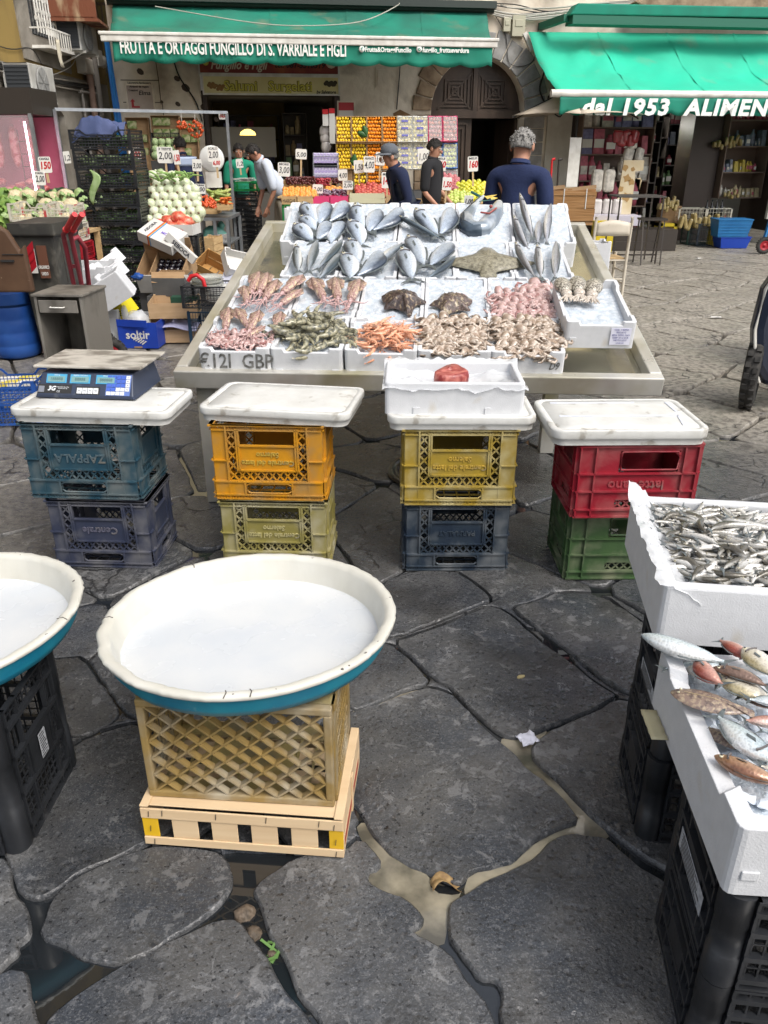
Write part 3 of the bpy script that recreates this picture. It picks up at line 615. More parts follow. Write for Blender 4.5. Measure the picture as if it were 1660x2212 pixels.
put('rib',b,CAB,parent=um); b=MB(); b.tube([(0,0,0),(0,0,2.45)],.024,10); b.lathe([(.26,0),(.26,.05),(.05,.07)],20); put('pole',b,CAB,parent=um)
# ---------------------------------------------------------------- signs over the fruit shop
def sign(label,x0,z0,x1,z1,m,y=-.10,mf=None,cat='sign',d=.05):
 r_=empty('shop_sign',label,cat,FM); b=MB(); b.bx(x0,y,z0,x1,y+d,z1); o_=put('panel',b,m,parent=r_)
 b=MB(); t=.025
 for q in ((x0-t,z0-t,x1+t,z0),(x0-t,z1,x1+t,z1+t),(x0-t,z0,x0,z1),(x1,z0,x1+t,z1)): b.bx(q[0],y-.02,q[1],q[2],y+d,q[3])
 put('frame',b,mf or WHI,parent=r_); return r_,o_
def st_(par,s_,px0,px1,py,size,m,out,bold=0,sh=0,two=None):
 x0,z=FS(px0,py,out); x1,_=FS(px1,py,out)
 t=text('lettering',s_,size,m,par,Matrix.Translation(((x0+x1)/2,-out,z))@UPR,bold=bold,ext=.001,shear=sh)
 t.matrix_basis=t.matrix_basis@Matrix.Diagonal(((x1-x0)/max(mwid(t),.01),1,1,1)); return t
RED=mat('sign_maroon',(.22,.035,.028),.4,col2=(.40,.12,.04),scale=1.6,mix=(.5,.62)); YEL=mat('sign_cream',(.72,.66,.36),.4,col2=(.58,.52,.24),scale=2.2)
GOLD=mat('letter_gold',(.62,.55,.42),.5); INK=mat('ink_black',(.02,.02,.02),.6); OLV=mat('letter_olive',(.17,.15,.02),.5); LIM=mat('letter_lime',(.55,.50,.08),.5)
r1,p1_=sign('dark maroon sign reading Fungillo e Figli with a telephone number',1.42,2.71,3.66,3.02,RED)
st_(r1,'Fungillo e Figli',453,577,140,.18,GOLD,.104,.004,.35); st_(r1,'tel. 081-5510319',593,702,141,.11,INK,.104,.003,.3)
b=MB(); b.M=Matrix.Translation((1.52,-.104,2.86))@UPR; b.lathe([(0,.002),(.05,.002)],12); put('lemon_print',b,LIM,parent=r1)
b=MB(); b.M=Matrix.Translation((3.55,-.104,2.88))@UPR; b.lathe([(0,.002),(.09,.002)],12); put('oval_print',b,GOLD,parent=r1)
r2,p2_=sign('yellow cream sign reading Salumi Surgelati above the shop door',1.46,2.42,3.66,2.66,YEL)
st_(r2,'Salumi   Surgelati',484,675,186,.20,OLV,.103,.012); st_(r2,'Salumi   Surgelati',484,675,186,.20,LIM,.106,.003); st_(r2,'by Salvatore',684,726,199,.07,INK,.104,.002,.2)
b=MB()
for k in range(14): b.ell((1.54+.018*k,-.105,2.50+.03*math.sin(k*2.1)+.03*(k<7)),(.03,.004,.025),8,5)
put('bread_print',b,mat('bread_brown',(.28,.15,.05),.6),parent=r2)
b=MB()
for k in range(9): b.ell((3.45+.02*k,-.105,2.57+.02*math.sin(k*1.7)),(.035,.004,.03),8,5)
put('olive_print',b,mat('olive_dark',(.05,.04,.02),.6),parent=r2)
r3,p3_=sign('pale wall plaque advertising a favours workshop beside the blue tarpaulin',.22,2.18,.62,2.52,mat('plaque',(.55,.47,.42),.6,col2=(.46,.38,.33),scale=5),y=-.03,mf=PL,d=.02)
for s_,py,sz,a_,b_ in [('Laboratorio Bomboniere',179,.042,276,326),('Articoli da regalo',187,.042,280,322),('Creazioni',195,.042,278,298),('Elma',201,.09,300,325)]: st_(r3,s_,a_,b_,py,sz,INK,.036,.0008,.2 if s_=='Elma' else 0)
b=MB(); xz(b,[(.27,2.20),(.40,2.20),(.40,2.225),(.31,2.225),(.31,2.29),(.335,2.29),(.295,2.33),(.255,2.29),(.275,2.29)],-.034,-.03); put('red_arrow',b,mat('print_red',(.45,.04,.05),.6),parent=r3)
r4,p4_=sign('small red and white prize poster pinned above the lemon boxes',3.66,1.98,3.92,2.30,mat('poster_white',(.66,.62,.58),.7),y=-.05,mf=PL,d=.01)
b=MB(); b.bx(3.66,-.054,2.18,3.92,-.05,2.30); put('red_band',b,mat('print_red',(0,0,0)),parent=r4); st_(r4,'B  F',738,762,273,.11,mat('print_red',(0,0,0)),.056,.004); st_(r4,'E  I',738,762,283,.07,mat('print_red',(0,0,0)),.056,.002)
# ---------------------------------------------------------------- left building along the alley
LM=frame((-4.95,0,0),(0,1,0),(-1,0,0),(0,0,1))
side=empty('alley_building','ochre and grey tenement on the left with grilled window, pipes and air conditioners','building',LM)
b=MB(); P=[(3,-.1),(12.42,-.1)]+[(12.42,2.0)]+[(12.42+1.15*i/10,2.05+.2*math.sin(PI*i/10)) for i in range(11)]+[(13.57,2.0),(13.57,-.1),(15.9,-.1),(15.9,2.62),(3,2.62)]
xz(b,P,0,.5); put('lower_wall',b,PLG,parent=side)
b=MB(); b.bx(3,-.01,2.62,15.9,.5,14); b.bx(15.4,.5,-.1,15.9,3,14); put('ochre_wall',b,OCH,parent=side)
b=MB(); xz(b,[(12.35,2.72),(14.1,2.66),(14.3,4.6),(12.25,4.6)],-.03,0); put('window_surround',b,PLG,parent=side)
b=MB(); b.bx(12.45,.28,-.1,13.6,.33,2.4)
for k in range(7): b.bar((12.5+k*.17,.26,.1),(12.5+k*.17,.26,2.2),.012,.03)
put('arched_door',b,WOOD,parent=side)
gr=MB()
for k in range(8): gr.tube([(12.80+k*.10,-.10,3.08),(12.80+k*.10,-.10,4.5)],.014,6)
for k in range(8):
 for j in range(5): gr.cb(12.80+k*.10,-.10,3.25+j*.25+.1*(k%2),.035,.035,.05)
put('window_grille',gr,WHI,parent=side)
b=MB(); b.bx(12.75,-.04,3.05,13.55,-.031,4.5); put('window',b,GLS,parent=side)
gr=MB()
for z in (2.90,3.12): gr.bar((12.68,-.28,z),(13.6,-.28,z),.02); gr.bar((12.68,-.28,z),(12.68,0,z),.02); gr.bar((13.6,-.28,z),(13.6,0,z),.02)
for k in range(11): gr.bar((12.68+k*.092,-.28,2.90),(12.68+k*.092,-.28,3.12),.014)
gr.bx(12.66,-.29,2.87,13.62,0,2.89); put('window_basket',gr,WHI,parent=side)
b=MB(); b.grid(lambda u,v:(12.86+.10*u+.04*v,-.31+.02*math.sin(u*7+v*3),3.0-.34*v),4,6); put('hanging_rag',b,mat('rag',(.50,.46,.36),.9),'pale cloth rag hanging from the grille basket','rag',M=LM,thick=.006)
for k in range(8):
 j=R.uniform(-.05,.05); wcab('cable',[(9.5,-.05,2.62+j),(11.5,-.07,2.55+j+R.uniform(-.03,.03)),(12.8,-.09,2.48+j),(14.2,-.07,2.50+j+R.uniform(-.04,.04)),(15.3,-.06,2.52+j)],.012+.008*(k%3==0),(CAB,CAB,PLG)[k%3],parent=side)
wcab('cable',[(10.5,-.02,2.85),(11.8,-.03,2.78),(12.6,-.03,2.86),(12.9,-.03,2.7)],.007,CAB,parent=side); wcab('cable',[(14.5,-.03,3.0),(13.9,-.1,2.75),(13.0,-.05,2.55),(12.2,-.03,2.5)],.007,CABW,parent=side)
for q in [[(13.75,-.03,4.6),(13.85,-.04,3.8),(13.95,-.03,3.25)],[(13.65,-.03,4.6),(13.8,-.04,3.8),(13.9,-.03,3.2)],[(12.9,-.05,2.45),(12.88,-.06,2.3),(12.98,-.06,2.2),(12.75,-.05,2.3)]]: wcab('cable',q,.01,CABW,parent=side)
b=MB(); b.tube([(14.70,-.10,4.6),(14.72,-.10,1.2)],.055,10); put('pink_pipe',b,mat('pipe_pink',(.40,.27,.22),.6,col2=(.3,.2,.16),scale=5),parent=side)
b=MB(); b.tube([(15.05,-.10,4.6),(15.07,-.10,.3)],.05,10); b.tube([(14.35,-.06,2.5),(14.36,-.06,1.2)],.022,8); b.tube([(15.3,-.06,3.0),(15.3,-.06,2.45),(14.2,-.07,2.42)],.02,8); put('grey_pipe',b,mat('pipe_grey',(.28,.26,.24),.6),parent=side)
b=MB(); b.bx(14.42,-.16,2.70,14.80,0,2.92); put('junction_box',b,WHI,parent=side,bevel=.01)
b=MB(); b.bx(15.1,-.16,2.85,15.35,0,3.1); b.ell((15.5,-.1,2.95),(.12,.08,.1)); put('junction_box',b,WHI,parent=side,bevel=.01)
def acu(label,x,z,w_=.80,h_=.48):
 r_=empty('air_conditioner',label,'air conditioner',LM); b=MB(); b.bx(x,-.42,z,x+w_,-.06,z+h_); put('casing',b,mat('ac_white',(.50,.50,.47),.5,col2=(.36,.35,.32),scale=5),parent=r_,bevel=.012)
 b=MB(); b.bx(x-.012,-.40,z+.03,x-.002,-.10,z+h_-.03)
 for k in range(9): b.bx(x-.02,-.40,z+.05+k*.045,x-.012,-.10,z+.06+k*.045)
 put('side_coil',b,mat('coil_dark',(.04,.045,.05),.6),parent=r_)
 b=MB(); b.M=Matrix.Translation((x+w_*.42,-.432,z+h_/2))@UPR; b.lathe([(.19,0),(.19,.01),(.17,.014),(.05,.014),(0,.014)],24)
 for k in range(8): b.bar((0,0,.018),(.18*math.cos(k*PI/4),.18*math.sin(k*PI/4),.018),.006)
 put('fan_grille',b,mat('ac_fan',(.24,.24,.23),.6),parent=r_)
 b=MB(); b.bar((x+.1,-.45,z-.01),(x+.1,0,z-.03),.03); b.bar((x+w_-.1,-.45,z-.01),(x+w_-.1,0,z-.03),.03); b.bar((x+.1,-.4,z-.02),(x+.1,0,z-.2),.02); put('bracket',b,WHI,parent=r_); return r_
acu('grey air conditioner on the left wall beside the grilled window',13.55,2.93,.80,.42)
acu('grey air conditioner above the pink lit meat cabinet',11.45,2.17,.80,.42)
# yellow building closing the alley with a dark arch; blue tarpaulin hangs at the corner
ab=empty('back_building','yellow plastered building closing the alley with a dark archway','building',Matrix.Translation((-6.5,17.6,0)))
b=MB(); xz(b,[(0,-.1),(1.35,-.1)]+[(1.9-.55*math.cos(PI*i/12),1.75+.55*math.sin(PI*i/12)) for i in range(13)]+[(2.45,-.1),(4.5,-.1),(4.5,14),(0,14)],0,.4); put('wall',b,mat('back_yellow',(.30,.23,.08),.9,col2=(.2,.15,.06),scale=1.5),parent=ab)
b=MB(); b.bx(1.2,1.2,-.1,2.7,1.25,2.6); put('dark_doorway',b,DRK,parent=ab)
b=MB(); b.bx(.9,-.9,3.05,2.4,0,3.12)
for k in range(14): b.bx(.92+k*.11,-.88,3.12,.94+k*.11,-.86,3.95)
b.bx(.9,-.9,3.95,2.4,-.85,3.99); put('balcony',b,IRON,parent=ab)
b=MB(); b.cb(1.2,-.35,3.0,1.2,.3,.18,ry=.1); put('grey_duct',b,STN,parent=ab)
rp=MB()
x,_=FS(135,0); rp.bx(-1.02,-1.0,3.32,.06,-.95,4.1); rp.bx(-1.02,-1.0,3.30,.06,-.0,3.34); rp.bx(-1.03,-1.02,3.28,.07,-.94,3.32)
put('rusty_balcony_plate',rp,mat('rust_plate',(.16,.05,.022),.8,col2=(.40,.30,.18),scale=4,mix=(.5,.66),bump=.4,bscale=30,stretch=(1,1,.35)),'rusty brown sheet metal balcony plate above the alley corner','balcony plate',M=FM)
bt=MB()
def f(u,v): 
 a_=u*2*PI; r_=.055+.014*math.sin(a_*5+v*3); return Vector((.02+.05*v+r_*math.cos(a_)*(.6+.5*v),-.18+r_*math.sin(a_)*.7,3.25-2.25*v))
bt.grid(f,26,14); put('blue_tarpaulin',bt,mat('tarp_blue',(.015,.13,.42),.45,col2=(.02,.20,.55),scale=9,stretch=(2,2,.2),bump=.4,bscale=20),'gathered bright blue tarpaulin hanging at the corner of the market building','tarpaulin',M=FM)
# the houses behind the photographer that close the square (they show in the puddles and the steel)
bk=empty('opposite_building','pale building on the far side of the square behind the photographer','building',Matrix.Translation((0,-27,0)))
b=MB(); b.bx(-16,-3,-.1,16,0,13); put('wall',b,PLC,parent=bk)
for fl in range(3):
 for k in range(9): x=-14+k*3.4; b=MB(); b.bx(x,.0,1.2+fl*3.8,x+1.2,.05,3.2+fl*3.8); put('window',b,GLS,parent=bk)
# ================================================================ FISH STALL
STL=mat('stainless_steel',(.72,.70,.64),.38,.65,col2=(.58,.56,.50),scale=5,bump=.06,bscale=14,rvar=.12,dirt=(.42,.38,.22),dscale=2,dmix=(.5,.7))
STT=mat('steel_tray',(.66,.64,.55),.14,.95,col2=(.50,.48,.40),scale=3,bump=.10,bscale=5,rvar=.08)
stall=empty('fish_stall','big sloping stainless steel fish table in the middle of the square','fish stall',TM)
W_,D_=2.203,2.374
b=MB(); b.bx(0,0,-.075,W_,.055,.012); put('front_rim',b,STL,parent=stall,bevel=.006)
b=MB(); b.bx(0,D_-.05,-.06,W_,D_,.02); put('rear_rim',b,STL,parent=stall,bevel=.006)
for x in (0,W_-.055): b=MB(); b.bx(x,.056,-.075,x+.055,D_-.051,.014); put('side_rim',b,STL,parent=stall,bevel=.006)
b=MB(); b.bx(.056,.056,-.07,W_-.056,D_-.051,-.045); put('tray',b,STT,parent=stall)
inv=TM.inverted()
def leg(x,y,w=.075):
 t=TM@Vector((x,y,-.07)); b=MB(); b.bx(t.x-w/2,t.y-w/2,0,t.x+w/2,t.y+w/2,t.z-.004)
 for v in range(len(b.V)): b.V[v]=inv@b.V[v]
 put('leg',b,STL,parent=stall)
leg(.12,.10,.085); leg(W_-.35,.9); leg(.12,D_-.15); leg(W_-.12,D_-.15); 
b=MB()
for y in (.5,1.3):
 p=TM@Vector((.15,y,-.1));q=TM@Vector((W_-.15,y,-.1)); b.bar(inv@p,inv@q,.04)
put('cross_bar',b,STL,parent=stall)
FOAM=mat('white_polystyrene',(.60,.61,.625),.65,col2=(.55,.56,.575),scale=30,mix=(.3,.7),bump=.35,bscale=230,bdist=.003,dirt=(.50,.47,.42),dscale=9,dmix=(.66,.8),sss=0)
ICE=mat('crushed_ice',(.63,.66,.70),.25,col2=(.46,.52,.58),scale=38,mix=(.35,.6),bump=1.0,bscale=95,bdist=.006,spec=.7)
def foam_box(label,M,w,l,h,t=.018,group=None,notch=True,mat_=FOAM,name='polystyrene_box',front_notch=(.3,.7)):
 """open box, w across x, l along y, h up; walls with a dropped middle like the fish boxes"""
 b=MB(); dz=.018
 def ring(ins,r,z,top):
  P=[]; ks=[0,.13,.16,.5,.84,.87,1] if notch else [0,.5,1]
  def side(p,q):
   for k_ in ks: P.append((p[0]+(q[0]-p[0])*k_,p[1]+(q[1]-p[1])*k_,z-(dz if top and notch and .15<k_<.85 else 0)))
  def corner(cx,cy,a0):
   for k_ in (1,2): a_=a0+PI/2*k_/3; P.append((cx+r*math.cos(a_),cy+r*math.sin(a_),z))
  x0,y0,x1,y1=ins,ins,w-ins,l-ins
  side((x0+r,y0),(x1-r,y0)); corner(x1-r,y0+r,-PI/2); side((x1,y0+r),(x1,y1-r)); corner(x1-r,y1-r,0); side((x1-r,y1),(x0+r,y1)); corner(x0+r,y1-r,PI/2); side((x0,y1-r),(x0,y0+r)); corner(x0+r,y0+r,PI); return P
 b.loft([ring(0,.016,0,False),ring(0,.016,h,True),ring(t,.010,h,True),ring(t+.002,.010,t,False)],0,True,True,False)
 if notch:
  for x in (0.02,w-.05): b.bx(x,-.004,h*.25,x+.03,0,h*.25+.02)
 return put(name,b,mat_,label,'polystyrene box',group,M=M,bevel=.006)
def ice_bed(name,M,w,l,z0,z1,t=.018,label='crushed ice',seed=0,nu=26,nv=34,par=None):
 b=MB()
 def f(u,v):
  x=t+(w-2*t)*u;y=t+(l-2*t)*v; n=noise.noise(Vector((x*14+seed,y*14,seed)))*.008+noise.noise(Vector((x*45+seed,y*45,1)))*.006+abs(noise.noise(Vector((x*95,y*95,seed))))*.006
  e=min(u,1-u,v,1-v)*8; return (x,y,z0+(z1-z0)*v+n*min(1,e+.2))
 b.grid(f,nu,nv); return put(name,b,ICE,label,'ice','beds of crushed ice in the fish boxes','stuff',M=M)
rowname={'A':'front row','B':'second row','C':'third row','D':'back row'}
ordn=['first','second','third','fourth','fifth','sixth']
BOX={}
what={('A',0):'squid and octopus legs',('A',1):'grey green prawns',('A',2):'orange prawns with a lemon wedge',('A',3):'small curled octopuses, next to the orange prawns',('A',4):'small curled octopuses, right end of the front row',
 ('B',0):'a bundle of six mottled squid',('B',1):'three upright squid',('B',2):'one dark monkfish, its tail to the right',('B',3):'one brown monkfish, its tail to the left',('B',4):'pink baby octopuses',
 ('C',0):'small sea bass and bream',('C',1):'two stacked bream and two curved ones',('C',2):'two round bream and a slim fish',('C',3):'a brown skate',('C',4):'three silvery hake',
 ('D',0):'eight crowded bream',('D',1):'bream lying nose up, second from the left at the back',('D',2):'a long dark fish across two pale bream',('D',3):'a bent tuna with yellow fins',('D',4):'four standing hake'}
def rowbox(r,k,u0,v0,v1,h0,h1,wd=.325,H=.155,z0=.05,z1=.085):
 p0=TM@Vector((u0,v0,h0)); p1=TM@Vector((u0,v1,h1)); y=(p1-p0); l=y.length; y.normalize(); z=SU.cross(y).normalized()
 M=frame(p0,SU,y,z)
 foam_box('polystyrene box with '+what[(r,k)],M,wd,l,H,group='fish boxes on the steel table')
 ice_bed('crushed_ice',M,wd,l,z0,z1,seed=k*3+ord(r))
 BOX[(r,k)]=(M,l,z0,z1,wd)
uA=[.122,.450,.785,1.113,1.437]
for k in range(5):
 rowbox('A',k,uA[k],.035,.40,-.042,-.036,wd=.326,z0=.10,z1=.14)
 rowbox('B',k,[.14,.472,.806,1.135,1.463][k],.402,.955,-.038,-.03,z0=.112,z1=.145)
 rowbox('C',k,[.338,.660,.985,1.300,1.618][k],.965,1.575,-.036,-.028,wd=.315,z0=.115,z1=.15)
 rowbox('D',k,[.238,.596,.955,1.310,1.672][k],1.585,2.12,-.03,.062,wd=.350,z0=.115,z1=.152)
p0=TM@Vector((1.775,.175,.075)); p1=TM@Vector((1.775,.70,.085)); y=(p1-p0); l=y.length; y.normalize(); M6=frame(p0,SU,y,SU.cross(y).normalized())
bx6=foam_box('white polystyrene box with printed label and three cuttlefish, propped at the right end',M6,.31,l,.125); ice_bed('crushed_ice',M6,.31,l,.06,.085,seed=77); BOX[('E',0)]=(M6,l,.06,.085,.31)
b=MB(); b.bx(.20,-.0065,.02,.29,-.0045,.10); lb=put('printed_label',b,mat('label_white',(.70,.70,.80),.6),parent=bx6)
for i in range(6): text('print_line',['COD. 1 SEPPIA','PESCATO','SEPIA OFFIC. FAO','DEEP 18 12 24 B','NETTO KG 5','12 20 24'][i],.010,mat('ink_blue',(.08,.08,.3),.6),bx6,Matrix.Translation((.245,-.008,.092-.0125*i))@UPR,ext=.0003)
GREY=mat('marker_black',(.06,.06,.055),.8,col2=(.2,.2,.19),scale=30)
M0=BOX[('A',0)][0]; h_=text('marker_lettering','€12I  GBP',.100,GREY,None,M0@Matrix.Translation((.165,-.002,.055))@UPR,bold=.0012,ext=.0006,shear=.1,sx=.78); h_.parent=bpy.data.objects['polystyrene_box']; h_.matrix_basis=Matrix.Translation((.165,-.002,.090))@UPR@Matrix.Diagonal((.80,1,1,1))
bA5=[o for o in bpy.data.objects if o.get('label','').endswith('right end of the front row')][0]
text('marker_lettering','D9',.05,GREY,bA5,Matrix.Translation((.28,-.002,.09))@UPR,bold=.001,ext=.0006,shear=.3,sx=.7)
# ---------------------------------------------------------------- fish
def fish_mat(name,back,side,belly,w,stripes=0,rough=.28,metal=.25,spots=None):
 m=bpy.data.materials.new(name); m.use_nodes=True; nt=m.node_tree; N=nt.nodes; K=nt.links; b=N['Principled BSDF']
 tc=N.new('ShaderNodeTexCoord'); sp=N.new('ShaderNodeSeparateXYZ'); K.new(tc.outputs['Object'],sp.inputs[0])
 nz=N.new('ShaderNodeTexNoise'); nz.inputs['Scale'].default_value=28; nz.inputs['Detail'].default_value=5; K.new(tc.outputs['Object'],nz.inputs[0])
 ma=N.new('ShaderNodeMath'); ma.operation='MULTIPLY_ADD'; K.new(nz.outputs[0],ma.inputs[0]); ma.inputs[1].default_value=w*.35; 
 K.new(sp.outputs['Y'],ma.inputs[2])
 r=N.new('ShaderNodeMapRange'); r.inputs[1].default_value=-w*.30; r.inputs[2].default_value=w*.62; K.new(ma.outputs[0],r.inputs[0])
 cr=N.new('ShaderNodeValToRGB'); e=cr.color_ramp.elements; e[0].position=0; e[0].color=(*belly,1); e[1].position=1; e[1].color=(*back,1)
 q=e.new(.42); q.color=(*side,1); q=e.new(.72); q.color=(*[(a+c*2)/3 for a,c in zip(back,side)],1); K.new(r.outputs[0],cr.inputs[0])
 vo=N.new('ShaderNodeTexVoronoi'); vo.inputs['Scale'].default_value=260 if not stripes else stripes; K.new(tc.outputs['Object'],vo.inputs[0])
 mx=N.new('ShaderNodeMix'); mx.data_type='RGBA'; mx.blend_type='MULTIPLY'; mx.inputs[0].default_value=.5; K.new(cr.outputs[0],mx.inputs[6]); 
 rr=N.new('ShaderNodeMapRange'); rr.inputs[1].default_value=.0; rr.inputs[2].default_value=.6; rr.inputs[3].default_value=.45; rr.inputs[4].default_value=1.15; K.new(vo.outputs['Distance'],rr.inputs[0]); K.new(rr.outputs[0],mx.inputs[7])
 out=mx.outputs[2]
 if spots:
  n2=N.new('ShaderNodeTexNoise'); n2.inputs['Scale'].default_value=spots[1]; n2.inputs['Detail'].default_value=6; n2.inputs['Roughness'].default_value=.7; K.new(tc.outputs['Object'],n2.inputs[0])
  r2=N.new('ShaderNodeMapRange'); r2.inputs[1].default_value=.5; r2.inputs[2].default_value=.6; K.new(n2.outputs[0],r2.inputs[0])
  m2=N.new('ShaderNodeMix'); m2.data_type='RGBA'; K.new(r2.outputs[0],m2.inputs[0]); K.new(out,m2.inputs[6]); m2.inputs[7].default_value=(*spots[0],1); out=m2.outputs[2]
 K.new(out,b.inputs['Base Color']); b.inputs['Roughness'].default_value=rough; b.inputs['Metallic'].default_value=metal; b.inputs['Coat Weight'].default_value=.4; b.inputs['Coat Roughness'].default_value=.15
 bp=N.new('ShaderNodeBump'); bp.inputs['Strength'].default_value=.35; bp.inputs['Distance'].default_value=.002; K.new(vo.outputs['Distance'],bp.inputs['Height']); K.new(bp.outputs[0],b.inputs['Normal'])
 return m
FB=fish_mat('bream_skin',(.045,.06,.085),(.46,.53,.62),(.78,.80,.82),.09,stripes=130)
FS_=fish_mat('bass_skin',(.05,.07,.08),(.34,.38,.42),(.70,.70,.66),.05,stripes=150)
FK=fish_mat('hake_skin',(.10,.10,.11),(.38,.39,.42),(.70,.68,.64),.045,stripes=110)
FD=fish_mat('dark_fish_skin',(.03,.045,.06),(.16,.21,.25),(.55,.55,.42),.05,stripes=120)
FA_=fish_mat('anchovy_skin',(.10,.09,.07),(.47,.46,.43),(.74,.72,.68),.016,stripes=300,rough=.25,metal=.2)
FIN=mat('fin_grey',(.05,.06,.065),.5,col2=(.13,.15,.15),scale=60,stretch=(.3,3,1)); EYW=mat('fish_eye_ring',(.55,.50,.35),.2); EYB=mat('fish_eye_pupil',(.01,.01,.012),.08,spec=.9)
GILL=mat('gill_dark_line',(.10,.09,.09),.5)  # dark line along the edge of the gill cover
PROF={'bream':[(0,.02),(.03,.22),(.08,.48),(.16,.78),(.28,.98),(.40,1),(.52,.9),(.64,.70),(.75,.44),(.81,.24),(.86,.13),(.89,.12)],
 'bass':[(0,.04),(.03,.25),(.09,.5),(.18,.78),(.30,.97),(.45,1),(.58,.88),(.70,.64),(.79,.38),(.85,.20),(.88,.15),(.90,.15)]}
def fish_mesh(kind,ln,wd,th,bend=0.,curl=0.,nseg=12,ns=12):
 pr=PROF[kind]; b=MB()
 def sp(x,y,z):       # bend the body sideways (in the plane it lies in) and lift nose or tail
  t=x/ln+.5; s_=math.sin(PI*t)
  return (x, y+bend*ln*(s_-.5), z+curl*ln*(1-s_))
 rings=[]
 for t,h in pr:
  x=ln*(.5-t); hy=h*wd/2; hz=max(h**.8*th/2,.002) if t<.8 else max(th*.12,h*th*.3)
  rings.append([sp(x,hy*math.cos(2*PI*k/ns)*(1.0 if math.cos(2*PI*k/ns)>0 else .95),hz*math.sin(2*PI*k/ns)) for k in range(ns)])
 b.loft(rings,0); body=b
 f=MB(); x0=ln*(.5-.85)
 for s_ in (1,-1): f.add([sp(x0,0,.0015),sp(x0,s_*wd*.10,.0015),sp(-ln*.48,s_*wd*.52,.003),sp(-ln*.52,s_*wd*.62,.004),sp(-ln*.455,s_*wd*.16,.002),sp(-ln*.44,0,.0015)],[(0,1,2,3,4,5)])
 d=MB()
 dpts=[(ln*(.5-t),wd/2*h) for t,h in pr if .18<t<.8]
 vs=[];
 for i,(x,y) in enumerate(dpts): vs+=[sp(x,y*.97,.001),sp(x-ln*.012,y+wd*(.10 if i%2 else .06),.002)]
 d.add(vs,[(2*i,2*i+1,2*i+3,2*i+2) for i in range(len(dpts)-1)])
 vs=[]
 for i,(x,y) in enumerate(dpts[-4:]): vs+=[sp(x,-y*.93,.001),sp(x-ln*.015,-y-wd*.06,.002)]
 d.add(vs,[(2*i,2*i+1,2*i+3,2*i+2) for i in range(3)])
 zt=th*.5
 pf=MB(); xx=ln*.5-ln*.27; pf.add([sp(xx,-wd*.02,zt*.98),sp(xx-ln*.05,wd*.10,zt*1.12),sp(xx-ln*.17,wd*.07,zt*1.1),sp(xx-ln*.14,-wd*.03,zt*1.02)],[(0,1,2,3)])
 g=MB(); 
 pts=[sp(ln*.5-ln*(.225-.05*math.cos(a_*.9)),wd*.30*math.sin(a_),zt*(.93-.10*abs(a_))) for a_ in [-1.1,-.7,-.3,.1,.5,.9]]
 g.tube(pts,.0028,5)
 ey=MB(); ex=ln*.5-ln*.095; er=wd*.095 if kind=='bream' else wd*.13; pe=sp(ex,wd*.10,th*.27)
 ey.ell(pe,(er,er,er*.5),10,6,0); ey.ell((pe[0],pe[1],pe[2]+er*.28),(er*.6,er*.6,er*.4),8,5,1)
 return dict(body=body.mesh('fish_body',[None]),tail=f.mesh('tail_fin',[FIN]),dorsal=d.mesh('back_fin',[FIN]),pect=pf.mesh('side_fin',[FIN]),gill=g.mesh('gill_cover',[GILL]),eye=ey.mesh('eye',[EYW,EYB]),ln=ln,wd=wd)
def fish_proto(kind,ln,wd,th,m,bend=0,curl=0):
 d=fish_mesh(kind,ln,wd,th,bend,curl); d['body'].materials.clear(); d['body'].materials.append(m); return d
def put_fish(d,M,label,group,cat='fish'):
 r_=bpy.data.objects.new('fish',d['body']); COL.objects.link(r_); r_.matrix_basis=M; tag(r_,label,cat,group)
 for n_,k in (('tail_fin','tail'),('back_fin','dorsal'),('side_fin','pect'),('gill_cover','gill'),('eye','eye')):
  c=bpy.data.objects.new(n_,d[k]); COL.objects.link(c); c.parent=r_
 return r_
def on_ice(key,hx,hy,tx,ty,lift=.02):
 """head and tail points of something lying on the ice of a box -> frame with x from tail to head"""
 M,l,z0,z1,wd=BOX[key]; c=M@Vector((wd/2,l/2,(z0+z1)/2+lift)); yv=(M.to_3x3()@Vector((0,l,z1-z0))).normalized(); n=(M.to_3x3()@Vector((1,0,0))).normalized().cross(yv).normalized()
 h=gpl(hx,hy,c,n); t=gpl(tx,ty,c,n); return h,t,n
def lay(d,h,t,n,flip=1,wscale=1,tilt=0,hup=0):
 h=h+n*hup; x=h-t; ln=x.length; x/=ln; y=n.cross(x).normalized()*flip; z=x.cross(y)
 s_=ln/d['ln']; M=frame((h+t)/2,x,y,z)@Matrix.Rotation(tilt,4,'X')@Matrix.Diagonal((s_,s_*wscale,s_*wscale,1)); return M
BR=[fish_proto('bream',.24,.100,.040,FB,b_,c_) for b_,c_ in ((0,.02),(.10,.03),(-.10,.02),(.18,.05))]
BS=[fish_proto('bass',.28,.068,.044,FS_,b_,c_) for b_,c_ in ((0,.02),(.08,.03),(-.14,.02))]
HK=[fish_proto('bass',.32,.066,.046,FK,b_,c_) for b_,c_ in ((0,.01),(.06,.02),(-.06,.02))]
DK=[fish_proto('bass',.34,.066,.050,FD,b_,c_) for b_,c_ in ((0,.02),(.10,.04))]
SLM=[fish_proto('bass',.30,.060,.03,FB,.12,.02)]
cA=lambda x,y:((700+x/3.192)/1.1572,(480+y/3.192)/1.1572)
cB=lambda x,y:((1000+x/2.371)/1.1572,(440+y/2.371)/1.1572)
G1='fish laid out on ice on the steel table'
